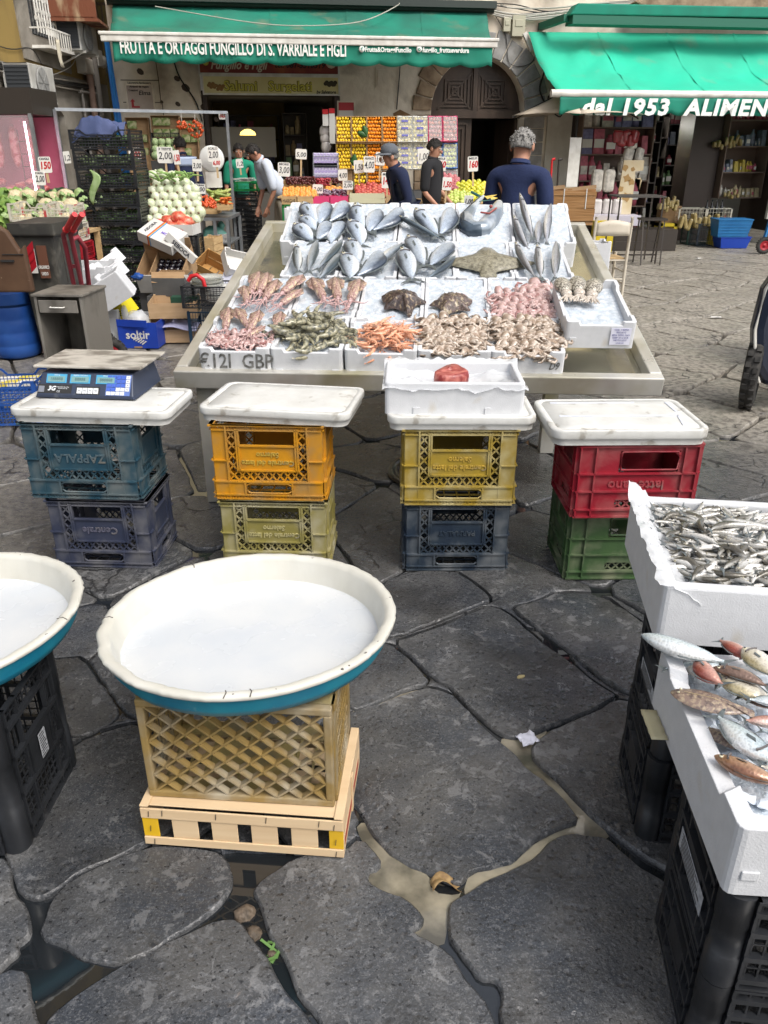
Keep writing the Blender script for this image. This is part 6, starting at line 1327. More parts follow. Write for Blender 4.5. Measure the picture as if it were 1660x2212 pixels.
def gridcrate(label,M,w,d,h,m,group=None,nx=14,nz=4,name='plastic_crate',dip=.35,cat='plastic crate',bw=.002):
 r_=empty(name,label,cat,M,group)
 for (ww,mm,dp) in ((w,L(0,0),dip),(w,L(w,d,0,PI),dip),(d,L(w,0,0,PI/2),0),(d,L(0,d,0,-PI/2),0)):
  b=MB(); nn=max(4,int(nx*ww/w)); hc=h*(1-dp)
  b.bx(0,-.004,0,ww,.003,.012); b.bx(0,-.004,0,.022,.004,h); b.bx(ww-.022,-.004,0,ww,.004,h)
  if dp: b.bar((0,0,h),(ww*.18,0,h),.01,.012); b.bar((ww,0,h),(ww*.82,0,h),.01,.012); b.bar((ww*.18,0,h),(ww*.26,0,hc),.01,.012); b.bar((ww*.82,0,h),(ww*.74,0,hc),.01,.012); b.bx(ww*.26,-.004,hc-.01,ww*.74,.004,hc); 
  else: b.bx(0,-.004,h-.012,ww,.004,h)
  for k in range(1,nn): x=ww*k/nn; b.bx(x-bw,-.001,.01,x+bw,.001,hc-.005)
  for k in range(1,nz): z=hc*k/nz; b.bx(.02,-.004,z-bw*1.25,ww-.02,.001,z+bw*1.25)
  put('side_panel',b,m,parent=r_,M=mm)
 b=MB()
 for i in range(9): b.bx(.02+i*(w-.05)/8,0,.004,.026+i*(w-.05)/8,d,.008)
 for i in range(6): b.bx(0,.02+i*(d-.05)/5,.003,w,.026+i*(d-.05)/5,.007)
 put('base_grid',b,m,parent=r_); return r_
def blob(name,m,r,seed=0,jit=.06,nu=9,nv=6): b=MB(); b.ell((0,0,0),r,nu,nv,jit=jit,seed=seed); return b.mesh(name,[m])
def inst(name,me,M,label,cat,group): o=bpy.data.objects.new(name,me); COL.objects.link(o); o.matrix_basis=M; return tag(o,label,cat,group)
def spin(rr): return Matrix.Rotation(rr.uniform(0,6.28),4,'Z')@Matrix.Rotation(rr.uniform(-.8,.8),4,'X')
# stack of ten black crates with artichoke leaves
LEAF=mat('artichoke_leaf',(.17,.25,.10),.6,col2=(.28,.36,.20),scale=9,stretch=(1,5,1)); LEAFD=mat('leaf_dark',(.04,.085,.025),.6,col2=(.08,.14,.05),scale=12)
c_=gy(222,300,8.5); X0=c_.x-.30
BC=None
names=['topmost black crate of the tall stack, under the blue jacket','second crate from the top of the tall black stack','third crate from the top, a long leaf hanging out','fourth crate from the top of the tall black stack','fifth crate from the top of the tall black stack','sixth crate from the top of the tall black stack','seventh crate from the top of the tall black stack','third crate from the bottom of the tall black stack','second crate from the bottom of the tall black stack','bottom crate of the tall black stack of artichokes']
rr=G(3)
for k in range(10):
 z=.005+(9-k)*.176; M=L(X0+rr.uniform(-.015,.015),8.45+rr.uniform(-.015,.015),z,D2(rr.uniform(-2.5,2.5)))
 if BC is None: BC=gridcrate(names[k],M,.60,.40,.17,BLK,'tall stack of black crates',nx=20,nz=5,dip=.22,bw=.0048)
 else: dup(BC,M,names[k])
 b=MB()
 for i in range(60): 
  a_=rr.uniform(-.5,.5); x=rr.uniform(.06,.54); y=rr.uniform(.04,.36); b.ell((x,y,rr.uniform(.04,.115)),(rr.uniform(.04,.08),.03,.022),6,4,rot=Matrix.Rotation(rr.uniform(0,6),4,'Z'),jit=.2,seed=i)
 put('artichoke_leaves',b,LEAF if k%2 else LEAFD,'leafy artichokes seen through the mesh of a black crate','artichokes','leafy greens in the black crates','stuff',M=M)
b=MB(); b.grid(lambda u,v:Vector((.16+.05*math.sin(v*5)+(u-.5)*.07*(math.sin(PI*v)**.7+.2)+.03*v,-.012-.02*math.sin(v*3),.17+.03*v*0-.32*v+.04*math.sin(PI*v))),4,12)
put('long_leaf',b,mat('pale_leaf',(.30,.40,.20),.6,col2=(.20,.30,.10),scale=20),'long pale leaf hanging down from the third crate','leaf',M=L(X0,8.44,.005+7*.176),thick=.002)
b=MB(); b.grid(lambda u,v:Vector((.04+.46*u,.02+.34*v,.20+.07*math.sin(PI*u)*math.sin(PI*v)+.10*noise.noise(Vector((u*3.5,v*3,2)))+.03*abs(noise.noise(Vector((u*6,v*5,2))))-.09*max(0,.15-v)*6-.08*max(0,.14-u)*5)),36,26)
put('jacket',b,mat('denim_jacket',(.045,.065,.15),.85,col2=(.07,.09,.19),scale=5,bump=.3,bscale=120),'crumpled dark blue jacket thrown over the tall black crate stack','jacket',M=L(X0-.03,8.43,.005+9*.176-.01),thick=.012)
# steel hanging frame, left post and top bar
GAL=mat('galvanised_tube',(.38,.40,.42),.4,.7,col2=(.28,.30,.32),scale=9)
hf=empty('steel_hanging_rig','square steel tube frame standing over the fruit and vegetable tables','steel frame')
a=gy(118,236,10.6);b_=gy(490,243,12.0)
b=MB(); b.bar(a,b_,.035); put('top_bar',b,GAL,parent=hf); b=MB(); b.bx(a.x-.018,a.y-.018,0,a.x+.018,a.y+.018,a.z); put('post',b,GAL,parent=hf)
b=MB(); b.bx(b_.x-.018,b_.y-.018,0,b_.x+.018,b_.y+.018,b_.z); put('post',b,GAL,parent=hf)
# meat cabinet with pink light
mc=empty('meat_cabinet','tall dark display cabinet lit pink with hanging meat at the left edge','display cabinet')
x0,x1,z0,z1=PR(-60,210,78,395,10.0); X=x1
DKM=mat('cabinet_dark_metal',(.05,.042,.036),.4,.3); PKE=mat('pink_tube',(1,.55,.70),.4,emit=7); PKW=mat('pink_panel',(.42,.12,.18),.4,col2=(.34,.08,.13),scale=4)
b=MB(); b.bx(X-1.1,10,.0,X,10.8,.85); b.bx(X-1.1,10.0,1.95,X+.02,10.8,2.22); b.bx(X-1.1,10.75,.85,X,10.8,1.95); put('casing',b,DKM,parent=mc)
for xx in (X-.04,X-.62): b=MB(); b.bx(xx,9.99,.85,xx+.035,10.03,1.96); put('door_frame',b,GAL,parent=mc)
b=MB(); b.bx(X-1.1,10.70,.86,X-.03,10.74,1.94); put('inner_panel',b,PKW,parent=mc)
for xx in (X-.13,X-.7): b=MB(); b.tube([(xx,10.08,.95),(xx,10.08,1.88)],.013,8); put('light_tube',b,PKE,parent=mc)
MEAT=mat('meat_red',(.33,.06,.06),.4,col2=(.55,.28,.26),scale=14,mix=(.45,.6))
for k in range(7):
 b=MB(); b.ell((X-.95+k*.13,10.4,1.05+.05*(k%2)),(.08,.14,.05),9,6,jit=.12,seed=k); put('meat_cut',b,MEAT,parent=mc)
 b=MB(); b.ell((X-.95+k*.13,10.42,1.15+.04*(k%3)),(.07,.12,.04),9,6,jit=.12,seed=k+9); put('meat_cut',b,MEAT,parent=mc)
for k in range(3): b=MB(); b.ell((X-.25-.2*k,10.45,1.62),(.06,.05,.24),9,8,jit=.1,seed=k); put('hanging_meat',b,MEAT,parent=mc)
b=MB()
for k in range(4): b.bx(X-.42,10.5,1.25+k*.14,X-.30,10.51,1.26+k*.14)
b.bx(X-.42,10.5,1.2,X-.41,10.51,1.8); b.bx(X-.31,10.5,1.2,X-.30,10.51,1.8); put('rack',b,DKM,parent=mc)
b=MB(); b.bx(X-1.08,9.985,1.50,X-.66,9.99,1.95); put('red_sticker',b,mat('sticker_red',(.5,.02,.08),.5),parent=mc)
b=MB(); b.bx(X-.61,10.0,.87,X-.045,10.004,1.94); put('glass_door',b,mat('pink_glass',(.9,.7,.75),.03,alpha=.18,spec=.9),parent=mc)
# price cards
CRD=mat('price_card_white',(.74,.73,.68),.7); STK=mat('price_stick',(.50,.36,.20),.8); PRD=mat('price_red',(.50,.015,.02),.6); PBK=mat('price_black',(.04,.04,.05),.6)
def price(px,py,w,h,Y,big,top='',red=False,stick=26,label=None,tilt=0.,col=None):
 c=gy(px,py,Y); k=(Y*CP+(CAM_H-c.z)*SP)/FPX; W_,H_=w*k,h*k
 r_=empty('price_sign',label or ('price card reading '+big),'price sign',Matrix.Translation(c)@Matrix.Rotation(tilt,4,'Y'),'price cards on sticks')
 b=MB(); b.M=UPR; P=[(x-W_/2,y-H_/2) for x,y in rrect(W_,H_,min(W_,H_)*.12,3)]; b.prism(P,-.003,.003); o=put('card',b,CRD,parent=r_)
 m=PRD if red else PBK
 t=text('handwritten_price',big,H_*.62,m,o,None,bold=H_*.022 if red else .0012,ext=.0006,shear=.15); s_=min(1.6,W_*.86/max(mwid(t),.01)); t.matrix_basis=Matrix.Translation((0,-.0045,-H_*.06))@UPR@Matrix.Diagonal((s_,1,1,1))
 if top: t=text('handwritten_word',top,H_*.2,m if not red else PBK,o,None,bold=.0008,ext=.0005,shear=.1); s_=W_*.8/max(mwid(t),.01); t.matrix_basis=Matrix.Translation((0,-.0045,H_*.36))@UPR@Matrix.Diagonal((min(1.5,s_),1,1,1))
 if stick: b=MB(); b.bx(-.012,.003,-H_/2-stick*k,.012,.010,H_*.1); put('stick',b,STK,parent=r_)
 return r_
for a_ in [
 (98,356,26,32,8.0,'150','CAVOLI',True,20,'cream price card with red 150 above the cauliflowers'),(87,385,22,28,7.9,'2,00','4 CAVOLI',False,0,'white card reading 2,00 beside the red 150 card'),
 (145,340,14,24,9.9,'1,2','',False,0,'small white card hanging on the left post of the steel frame'),(292,332,26,24,12.6,'6,00','FUNGHI',True,0,'price card with red 6,00 on the brown carton'),
 (357,335,34,32,10.6,'2,00','3 TESTE',False,26,'large cream card saying 3 TESTE 2,00'),(382,340,14,28,10.55,'1,50','',True,26,'narrow card with red figures beside the 3 TESTE card'),
 (426,357,20,24,10.5,'3,00','',False,20,'small card reading 3,00 in front of the man in the navy sweater'),(461,333,24,30,11.4,'2,00','SCALO',False,0,'cream card reading 2,00 before the round scale dial'),(468,351,18,18,10.5,'6,00','',True,22,'small card with red 6,00 over the courgettes'),
 (433,408,22,20,9.6,'3,00','CILIEGINI',False,14,'card reading 3,00 on the tomato table edge'),(483,249,20,16,12.0,'10,00','',True,0,'white card with red 10,00 on the top right corner of the steel frame'),
 (518,353,15,18,12.4,'1,2','',False,14,'small card in front of the woman in green'),(275,350,8,20,9.6,'50','',True,0,'sliver of a card with red 50 behind the black crate stack'),
 (614,366,26,28,11.6,'3,00','MORE',False,0,'card reading 3,00 left of the cherries'),(651,333,24,20,12.0,'5,00','',False,46,'card reading 5,00 on a long stick'),(741,378,20,22,12.0,'4,00','',False,16,'card reading 4,00 beside the lilac packets'),
 (687,408,22,18,11.2,'2,00','',False,10,'card reading 2,00 between the tangerines and the grapes'),(752,400,22,18,11.2,'2,00','ROSSE',False,10,'card with red edge reading 2,00 above the bagged grapes'),(775,360,20,26,11.8,'1,50','',False,20,'tilted card reading 1,50 near the lemons'),
 (798,355,24,32,11.7,'4,00','ARANCE',False,0,'card with blue 4,00 in front of the oranges'),(822,343,20,26,11.8,'1,60','',False,30,'card reading 1,60 just left of the grey cap'),(836,389,22,32,11.0,'140','MELE',True,16,'card with red 140 beside the man in the cap'),
 (953,354,22,28,11.6,'160','MELE',True,30,'card with red 160 in front of the pink onions'),(1022,354,22,30,11.6,'160','MELE',True,30,'card with red 160 above the yellow apples'),(966,397,20,26,11.0,'1,50','',True,26,'faded card in front of the pink onions'),
 (1013,434,20,22,6.6,'1,00','',False,0,'card reading 1,00 at the back rim of the fish boxes'),(915,337,24,30,12.6,'1,00','',False,0,'card reading 1,00 by the scale behind the cap man')]:
 px,py,w_,h_,Y,bg,tp_,rd,sk,lb=a_; price(px,py,w_,h_,Y,bg,tp_,rd,sk,lb,tilt=R.uniform(-.08,.08))
# cauliflower stand
CFW=mat('cauliflower_head',(.62,.54,.36),.9,col2=(.50,.42,.26),scale=50,bump=.9,bscale=90); CFL=mat('cauliflower_leaf',(.16,.26,.09),.6,col2=(.34,.44,.20),scale=10,mix=(.35,.65),stretch=(1,1,3)); LET2=mat('lettuce',(.24,.36,.08),.6,col2=(.12,.22,.05),scale=14)
def cauli(seed,green=False):
 rr=random.Random(seed); hd=blob('cauliflower',LET2 if green else CFW,(.088,.088,.075),seed,.08,12,8)
 b=MB()
 for k in range(11):
  a_=2*PI*k/11+rr.uniform(-.2,.2); l=rr.uniform(.08,.13); w_=rr.uniform(.06,.09); up_=rr.uniform(.01,.07)
  def f(u,v,a_=a_,l=l,w_=w_,up_=up_): r0=.045+l*v; s_=(u-.5)*w_*math.sin(PI*min(1,v*.85+.1)); z=-.04+up_*math.sin(PI*.6*v)*1.6+.02*math.cos(6*(u-.5))+.012*math.sin(v*9+u*5); return Vector((r0*math.cos(a_)-s_*math.sin(a_),r0*math.sin(a_)+s_*math.cos(a_),z))
  b.grid(f,3,6)
 return hd,b.mesh('leaves',[CFL if not green else LET2])
CS=[cauli(1),cauli(2),cauli(3),cauli(4,True)]
k=0
for row,(Y,z) in enumerate([(7.75,.98),(8.0,1.07),(8.25,1.15)]):
 for i in range(7):
  x=gy(-20+i*27+9*(row%2),420,Y).x; h_,l_=CS[k%3 if i>1 else 3]; k+=1
  o=inst('cauliflower',h_,L(x,Y,z+R.uniform(-.02,.03),R.uniform(0,6),0,0)@Matrix.Rotation(R.uniform(-.3,.3),4,'Y'),('bright green lettuce head at the left end of the cauliflower stand' if i<2 else 'cauliflower in its leaves on the stand behind the rubbish bin'),'cauliflower' if i>1 else 'lettuce','heads heaped on the cauliflower stand')
  c=bpy.data.objects.new('leaves',l_); COL.objects.link(c); c.parent=o
b=MB(); b.bx(gy(-60,430,8).x,7.65,.84,gy(172,430,8).x,8.5,.87)
for x in (gy(10,430,8).x,gy(160,430,8).x): b.bx(x,7.7,0,x+.05,7.75,.84); b.bx(x,8.4,0,x+.05,8.45,.84)
put('vegetable_table',b,TIM,'plain trestle table carrying the cauliflowers','table')
x0,x1,z0,z1=PR(24,440,104,478,7.5)
gridcrate('off white plastic crate with red paint marks, under the cauliflowers',L(x0,7.45,z0,D2(2)),x1-x0,.3,z1-z0,OFFW,nx=10,nz=3,dip=.3)
x0,x1,z0,z1=PR(106,441,165,522,7.55)
MRD=mat('crate_white_red',(.56,.52,.44),.5,col2=(.42,.03,.05),scale=4,mix=(.54,.57))
hh=(z1-z0)/2
gridcrate('white and red crate, the upper one beside the black stack',L(x0,7.5,z1-hh,D2(-1)),x1-x0,.3,hh-.004,MRD,nx=9,nz=4,dip=.2)
gridcrate('white and red crate, the middle one beside the black stack',L(x0+.02,7.5,z1-2*hh,D2(1)),x1-x0,.3,hh-.004,MRD,nx=9,nz=4,dip=.0)
gridcrate('dark red crate at the foot beside the black stack',L(x0+.04,7.5,max(0,z1-3*hh),0),x1-x0,.3,hh-.004,REDP,nx=9,nz=3,dip=.0)
gridcrate('red crate hidden low beside the black stack',L(x0+.04,7.5,.002,0),x1-x0,.3,max(.1,z1-3*hh-.01),REDP,nx=9,nz=3,dip=.0)
CUC=mat('cucumber_skin',(.022,.05,.022),.5,col2=(.04,.08,.035),scale=30,bump=.4,bscale=60)
me=MB(); me.tube([(-.10,0,0),(-.08,0,0),(0,.006,0),(.08,0,0),(.10,-.002,0)],[.004,.018,.022,.018,.004],7); cme=me.mesh('cucumber',[CUC]); rr=G(5)
for i in range(34): inst('cucumber',cme,L(gy(140+rr.uniform(-22,22),418,8.9).x,8.9+rr.uniform(-.12,.12),1.10+.10*rr.random(),rr.uniform(-.9,.9),0,rr.uniform(-.2,.2)),'dark green cucumber in the box left of the black crate stack','cucumber','cucumbers left of the black stack')
tray('cucumber_box','white tray under the cucumbers','box',L(gy(116,430,8.9).x,8.74,1.0),.26,.32,.07,CARDW)
b=MB(); b.bx(-.25,-.2,0,.25,.2,.99); put('cardboard_carton',b,CARD,'plain carton under the cucumber tray','carton',M=L(gy(140,430,8.9).x,8.95,0))
# rubbish bin, lid
BINB=mat('bin_black',(.025,.024,.022),.6,col2=(.05,.048,.04),scale=6,dirt=(.13,.12,.10),dscale=7,dmix=(.58,.76),bump=.15,bscale=30); BINL=mat('bin_brown',(.075,.038,.02),.55,col2=(.10,.055,.03),scale=6,dirt=(.22,.17,.12),dscale=26,dmix=(.68,.74))
bn=empty('rubbish_bin','black wheeled rubbish bin with its brown lid hanging open','rubbish bin')
x0,x1,z0,z1=PR(30,482,128,610,6.45); W_=x1-x0
b=MB(); b.loft([[(x0+.07,6.5,0),(x1-.06,6.5,0),(x1-.06,6.95,0),(x0+.07,6.95,0)],[(x0+.03,6.43,z1-.10),(x1-.02,6.43,z1-.10),(x1-.02,7.0,z1-.10),(x0+.03,7.0,z1-.10)],[(x0,6.40,z1-.09),(x1+.01,6.40,z1-.09),(x1+.01,7.04,z1-.09),(x0,7.04,z1-.09)],[(x0,6.40,z1),(x1+.01,6.40,z1),(x1+.01,7.04,z1),(x0,7.04,z1)]],0,True,True,False)
put('bin_body',b,BINB,parent=bn,bevel=.012)
for k in range(4): b=MB(); b.bar((x0+.12+k*.09,6.437,z1-.11),(x0+.13+k*.085,6.47,z1-.45),.012); put('body_rib',b,BINB,parent=bn)
lx0,lx1,lz0,lz1=PR(-45,475,58,632,6.2)
b=MB(); P=[(lx0,lz0+.0),(lx1,lz0),(lx1-.01,lz0+.35),(lx1-.05,lz1-.22),(lx1-.12,lz1-.08),(lx1-.22,lz1-.01),(lx0+.1,lz1)]; xz(b,P,6.2,6.26); put('bin_lid',b,BINL,parent=bn,bevel=.02)
b=MB(); b.bx(lx1-.18,6.19,lz0+.28,lx1-.02,6.20,lz0+.285); b.bx(lx1-.2,6.185,lz1-.3,lx1-.1,6.20,lz1-.285); put('lid_seam',b,INK,parent=bn)
sx0,sx1,sz0,sz1=PR(50,537,62,590,6.42); b=MB(); b.bx(sx0+.05,6.415,sz0,sx1+.06,6.425,sz1); sk=put('warning_strip',b,CARDW,parent=bn)
for k in range(3): b=MB(); z=sz0+k*(sz1-sz0)/3; b.add([(sx0+.05,6.4145,z),(sx1+.06,6.4145,z+.05),(sx1+.06,6.4145,z+.12),(sx0+.05,6.4145,z+.07)],[(0,1,2,3)]); put('red_stripe',b,REDP,parent=sk)
sx0,sx1,sz0,sz1=PR(86,530,107,600,6.45); b=MB(); b.bx(sx0,6.425,sz0,sx1,6.435,sz1); sk=put('brown_sticker',b,mat('sticker_brown',(.12,.05,.03),.5),parent=bn)
for i,s_ in enumerate(['ORGANICO','UMIDO']): t=text('sticker_print',s_,.035,CARDW,sk,None,bold=.001); t.matrix_basis=Matrix.Translation(((sx0+sx1)/2,6.423,(sz0+sz1)/2-.04-.05*i))@UPR@Matrix.Diagonal((.45,1,1,1))
# red hand truck
ht_=empty('hand_truck','red two wheeled hand truck leaning among the boxes','hand truck'); RDT=mat('truck_red_paint',(.26,.03,.045),.5,col2=(.20,.03,.04),scale=9,dirt=(.3,.2,.17),dscale=16,dmix=(.66,.8)); RDG=mat('truck_red_grip',(.50,.015,.02),.35)
for px_t,px_b,dy in ((134,188,0),(150,206,.0)):
 t=gy(px_t+3,507,5.9);tt=gy(px_t+28,463,5.7);bt_=gy(px_b,745,6.45); b=MB(); b.tube([bt_,t.lerp(bt_,.5),t.lerp(bt_,.06),t,t.lerp(tt,.25)],.017,9); put('upright_tube',b,RDT,parent=ht_)
 b=MB(); b.tube([t.lerp(tt,.25),tt],.019,10); put('grip',b,RDG,parent=ht_); b=MB(); b.tube([t.lerp(tt,.22),t.lerp(tt,.28)],.024,10); put('grip_collar',b,RDG,parent=ht_)
p=gy(178,530,6.0); q=gy(206,745,6.6); r2=gy(168,512,5.98); b=MB(); b.tube([gy(152,520,5.95),r2,gy(184,535,6.05),q],.018,9); put('frame_tube',b,RDT,parent=ht_)
for f_ in (.25,.5,.8): b=MB(); b.bar(gy(137,510,5.92).lerp(gy(188,745,6.45),f_),gy(153,510,5.92).lerp(gy(206,745,6.45),f_),.025); put('cross_bar',b,RDT,parent=ht_)
TYR=mat('tyre_rubber',(.018,.018,.017),.85,col2=(.045,.042,.038),scale=20)
def wheel(par,c,r,w,rz,rim=REDP,seed=0,spokes=False):
 o=empty('wheel',None,None,Matrix.Translation(c)@Matrix.Rotation(rz,4,'Z')@Matrix.Rotation(PI/2,4,'X'),parent=par)
 b=MB(); b.lathe([(r*.60,-w*.36),(r*.80,-w*.5),(r*.95,-w*.42),(r,-w*.2),(r,w*.2),(r*.95,w*.42),(r*.80,w*.5),(r*.60,w*.36),(r*.60,-w*.36)],28)
 for k in range(22):
  for s_ in (-1,1): a_=2*PI*(k+.25*s_)/22; b.M=Matrix.Rotation(a_,4,'Z')@Matrix.Translation((r*.985,0,s_*w*.24)); b.bx(-.004,-r*.07,-w*.16,.008*r/.13,r*.07,w*.16)
 b.M=Matrix.Identity(4); put('tyre',b,TYR,parent=o); b=MB(); b.lathe([(r*.6,-w*.3),(r*.5,-w*.34),(r*.42,-w*.1),(r*.16,-w*.1),(r*.14,-w*.4),(.001,-w*.4)],24); b.lathe([(r*.6,w*.3),(r*.5,w*.34),(r*.42,w*.1),(r*.16,w*.1),(r*.14,w*.4),(.001,w*.4)],24); put('rim',b,rim,parent=o); return o
wheel(ht_,gy(237,768,6.15),.14,.08,D2(25)); wheel(ht_,gy(212,745,6.35),.14,.08,D2(25),mat('rusty_rim',(.09,.04,.03),.8))
b=MB(); b.tube([gy(188,725,6.4),gy(212,745,6.35),gy(237,768,6.15)],.012,8); put('axle',b,RDT,parent=ht_)
# worn metal cabinet with a drawer
ALU=mat('worn_aluminium',(.26,.24,.21),.5,.45,col2=(.11,.10,.085),scale=5,mix=(.42,.6),detail=8,stretch=(1,1,.5),dirt=(.05,.045,.04),dscale=4,dmix=(.55,.72),bump=.15,bscale=20)
cb=empty('metal_cabinet','battered open aluminium cabinet with one drawer, on legs behind the scale','metal cabinet',L(gz(54,642,.80).x,4.85,0,D2(-4)))
w_=.30;d_=.36
for nm,q in {'top_sheet':(-.012,-.01,.785,w_+.012,d_,.80),'left_side':(0,0,.17,.018,d_,.784),'right_side':(w_-.018,0,.17,w_,d_,.784),'back_sheet':(.019,d_-.012,.17,w_-.019,d_,.784),'bottom_sheet':(.019,0,.17,w_-.019,d_-.013,.185),'drawer_front':(.03,-.012,.69,w_-.03,.0,.765)}.items(): b=MB(); b.bx(*q); put(nm,b,ALU,parent=cb,bevel=.003)
b=MB(); b.tube([(.105,-.013,.725),(.105,-.03,.725),(.19,-.03,.725),(.19,-.013,.725)],.004,6); put('drawer_handle',b,WHI,parent=cb)
for x in (0,w_-.025):
 for y in (0,d_-.025): b=MB(); b.bx(x,y,0,x+.025,y+.025,.169); put('leg',b,ALU,parent=cb)
MCB=L(gz(54,642,.80).x,4.85,0,D2(-4)); fb=foam_box('white foam box with a grey lid inside the metal cabinet',MCB@L(.022,.0,.187),.255,.30,.13,.018,notch=False)
b=MB(); b.bx(-.006,-.012,.131,.261,.305,.155); put('box_lid',b,mat('grey_lid',(.30,.32,.33),.4,col2=(.20,.22,.23),scale=6),parent=fb,bevel=.005)
# blue barrel
c=gz(22,778); br=empty('barrel','blue plastic screw top barrel at the left edge behind the cabinet','barrel',L(c.x,c.y+.18,0))
b=MB(); z1=gy(25,640,c.y+.1).z; b.lathe([(.001,0),(.16,0),(.19,.02),(.195,.1),(.190,.11),(.195,.12)]+[(q+.0,z) for k in range(4) for q,z in ((.195,.2+.11*k),(.190,.215+.11*k),(.195,.23+.11*k))]+[(.193,z1-.10),(.165,z1-.03),(.13,z1)],28); put('barrel_body',b,BLU,parent=br)
b=MB(); b.lathe([(.13,z1-.01),(.14,z1),(.14,z1+.02),(.132,z1+.022),(.132,z1+.03),(.14,z1+.032),(.138,z1+.055),(.001,z1+.058)],28); put('screw_lid',b,BLU,parent=br)
# blue baskets, bottom left
x0,x1,z0,z1=PR(-50,800,78,872,4.75)
gridcrate('bright blue plastic basket at the left edge, upper one of two',L(x0,4.7,.155,D2(6)),x1-x0,.34,.13,BLU,nx=16,nz=3,dip=.25); gridcrate('bright blue plastic basket at the left edge, lower one of two',L(x0,4.7,.01,D2(5)),x1-x0,.34,.14,BLU,nx=16,nz=3,dip=0)
b=MB(); b.bx(0,0,0,.3,.2,.06); put('carton',b,mat('carton_yellow',(.62,.50,.05),.6,col2=(.66,.64,.58),scale=9,mix=(.5,.52)),'small yellow and white carton behind the blue baskets','carton',M=L(gz(52,808).x,5.5,0,.2),bevel=.003)
slatbox('wooden crate behind the blue barrel at the left edge',L(gz(-20,755).x-.2,6.9,0,.1),.42,.3,.16,TIM,2); foam_box('foam box on the wooden crate at the left edge',L(gz(-20,755).x-.2,6.9,.18,.1),.42,.3,.16,.02)
# heap of foam boxes and cartons
def fbx(label,px,py,Y,w,l,h,rz=0,rx=0,ry=0,notch=True,t=.02,m=FOAM): c=gy(px,py,Y); return foam_box(label,L(c.x,c.y,max(c.z,0.002),D2(rz),D2(rx),D2(ry)),w,l,h,t,notch=notch,mat_=m)
fbx('empty foam box at the back of the heap, with a notched rim',118,612,7.0,.48,.33,.14,-4,6,0)
fbx('foam box leaning on the others in the middle of the heap',172,668,6.95,.36,.46,.13,-12,12,-32)
fbx('cream foam box with slots leaning to the right',178,640,7.25,.30,.48,.13,-16,14,-38)
fbx('biggest foam box, turned on edge and leaning down to the left',190,700,6.8,.50,.16,.24,8,12,-30,False)
fbx('small square foam box lying open towards the camera',198,733,7.0,.27,.22,.26,-3,0,0,False); 
b=MB(); b.bx(.022,-.004,.03,.248,-.002,.235); put('open_mouth_lining',b,mat('foam_inside',(.62,.64,.66),.7),'inside face of the small square foam box','foam lining',M=L(gy(198,733,7.0).x,7.0,.002,D2(-3)))  # pale panel set on the front for the open mouth
fbx('low foam tray between the hand truck and the square foam box',183,745,7.1,.3,.2,.12,5)
fbx('white foam tray behind the blue carton',255,700,7.35,.4,.25,.06,-8,8,0)
def carton(name,label,px0,pyt,px1,pyb,Y,d,m,rz=0,rx=0,ry=0,inner=CARD,open_=True,flaps=(),mm=None):
 x0,x1,z0,z1=PR(px0,pyt,px1,pyb,Y); z0=max(z0,.002); return tray(name,label,'carton',L(x0,Y,z0,D2(rz),D2(rx),D2(ry)),x1-x0,d,z1-z0,m,inner=inner),x0,x1,z0,z1
BLC=mat('carton_blue',(.012,.05,.36),.45,col2=(.010,.04,.30),scale=5)
r_,x0,x1,z0,z1=carton('cardboard_box','open blue carton printed soltir with a clear bag inside',256,697,341,752,6.85,.26,BLC,-2)
text('soltir_print','soltir',.10,CARDW,r_,Matrix.Translation(((x1-x0)*.5,-.003,(z1-z0)*.52))@UPR,bold=.002,ext=.0008)
b=MB()
for k in range(5): b.bar((.13+k*.018,-.003,.075-.01*k),(.17+k*.018,-.003,.095-.008*k),.010,.002,up=(0,1,0))
put('swoosh_print',b,CARDW,parent=r_); b=MB(); b.bx(.13,-.003,.004,.2,-.001,.016); put('tape_scrap',b,CARD,parent=r_)
b=MB(); b.bar((.0,0,z1-z0),(.28,-.05,z1-z0-.0),.004,.06); put('flap',b,BLC,parent=r_)
b=MB(); b.ell((.14,.13,z1-z0-.01),(.11,.09,.09),12,7,jit=.18,seed=2); b.ell((.05,.11,z1-z0+.06),(.03,.03,.07),8,6,jit=.2,seed=3); put('clear_bag',b,PLS,'clear plastic bag bunched inside the blue carton','plastic bag',M=L(x0,6.85,z0))
b=MB(); b.bx(0,0,0,.26,.17,.17); yb=put('cardboard_box',b,mat('carton_yellow_white',(.68,.68,.66),.5),'yellow and white carton tipped over behind the blue one','carton',M=L(gy(232,668,7.1).x,7.1,.13,D2(-14),D2(10),D2(-30)),bevel=.003)
b=MB(); b.bx(.16,-.004,-.003,.264,.174,.174); put('yellow_side',b,mat('print_yellow',(.70,.58,.02),.5),parent=yb); t=text('print','GS',.06,INK,yb,Matrix.Translation((.21,-.006,.05))@UPR,bold=.001)
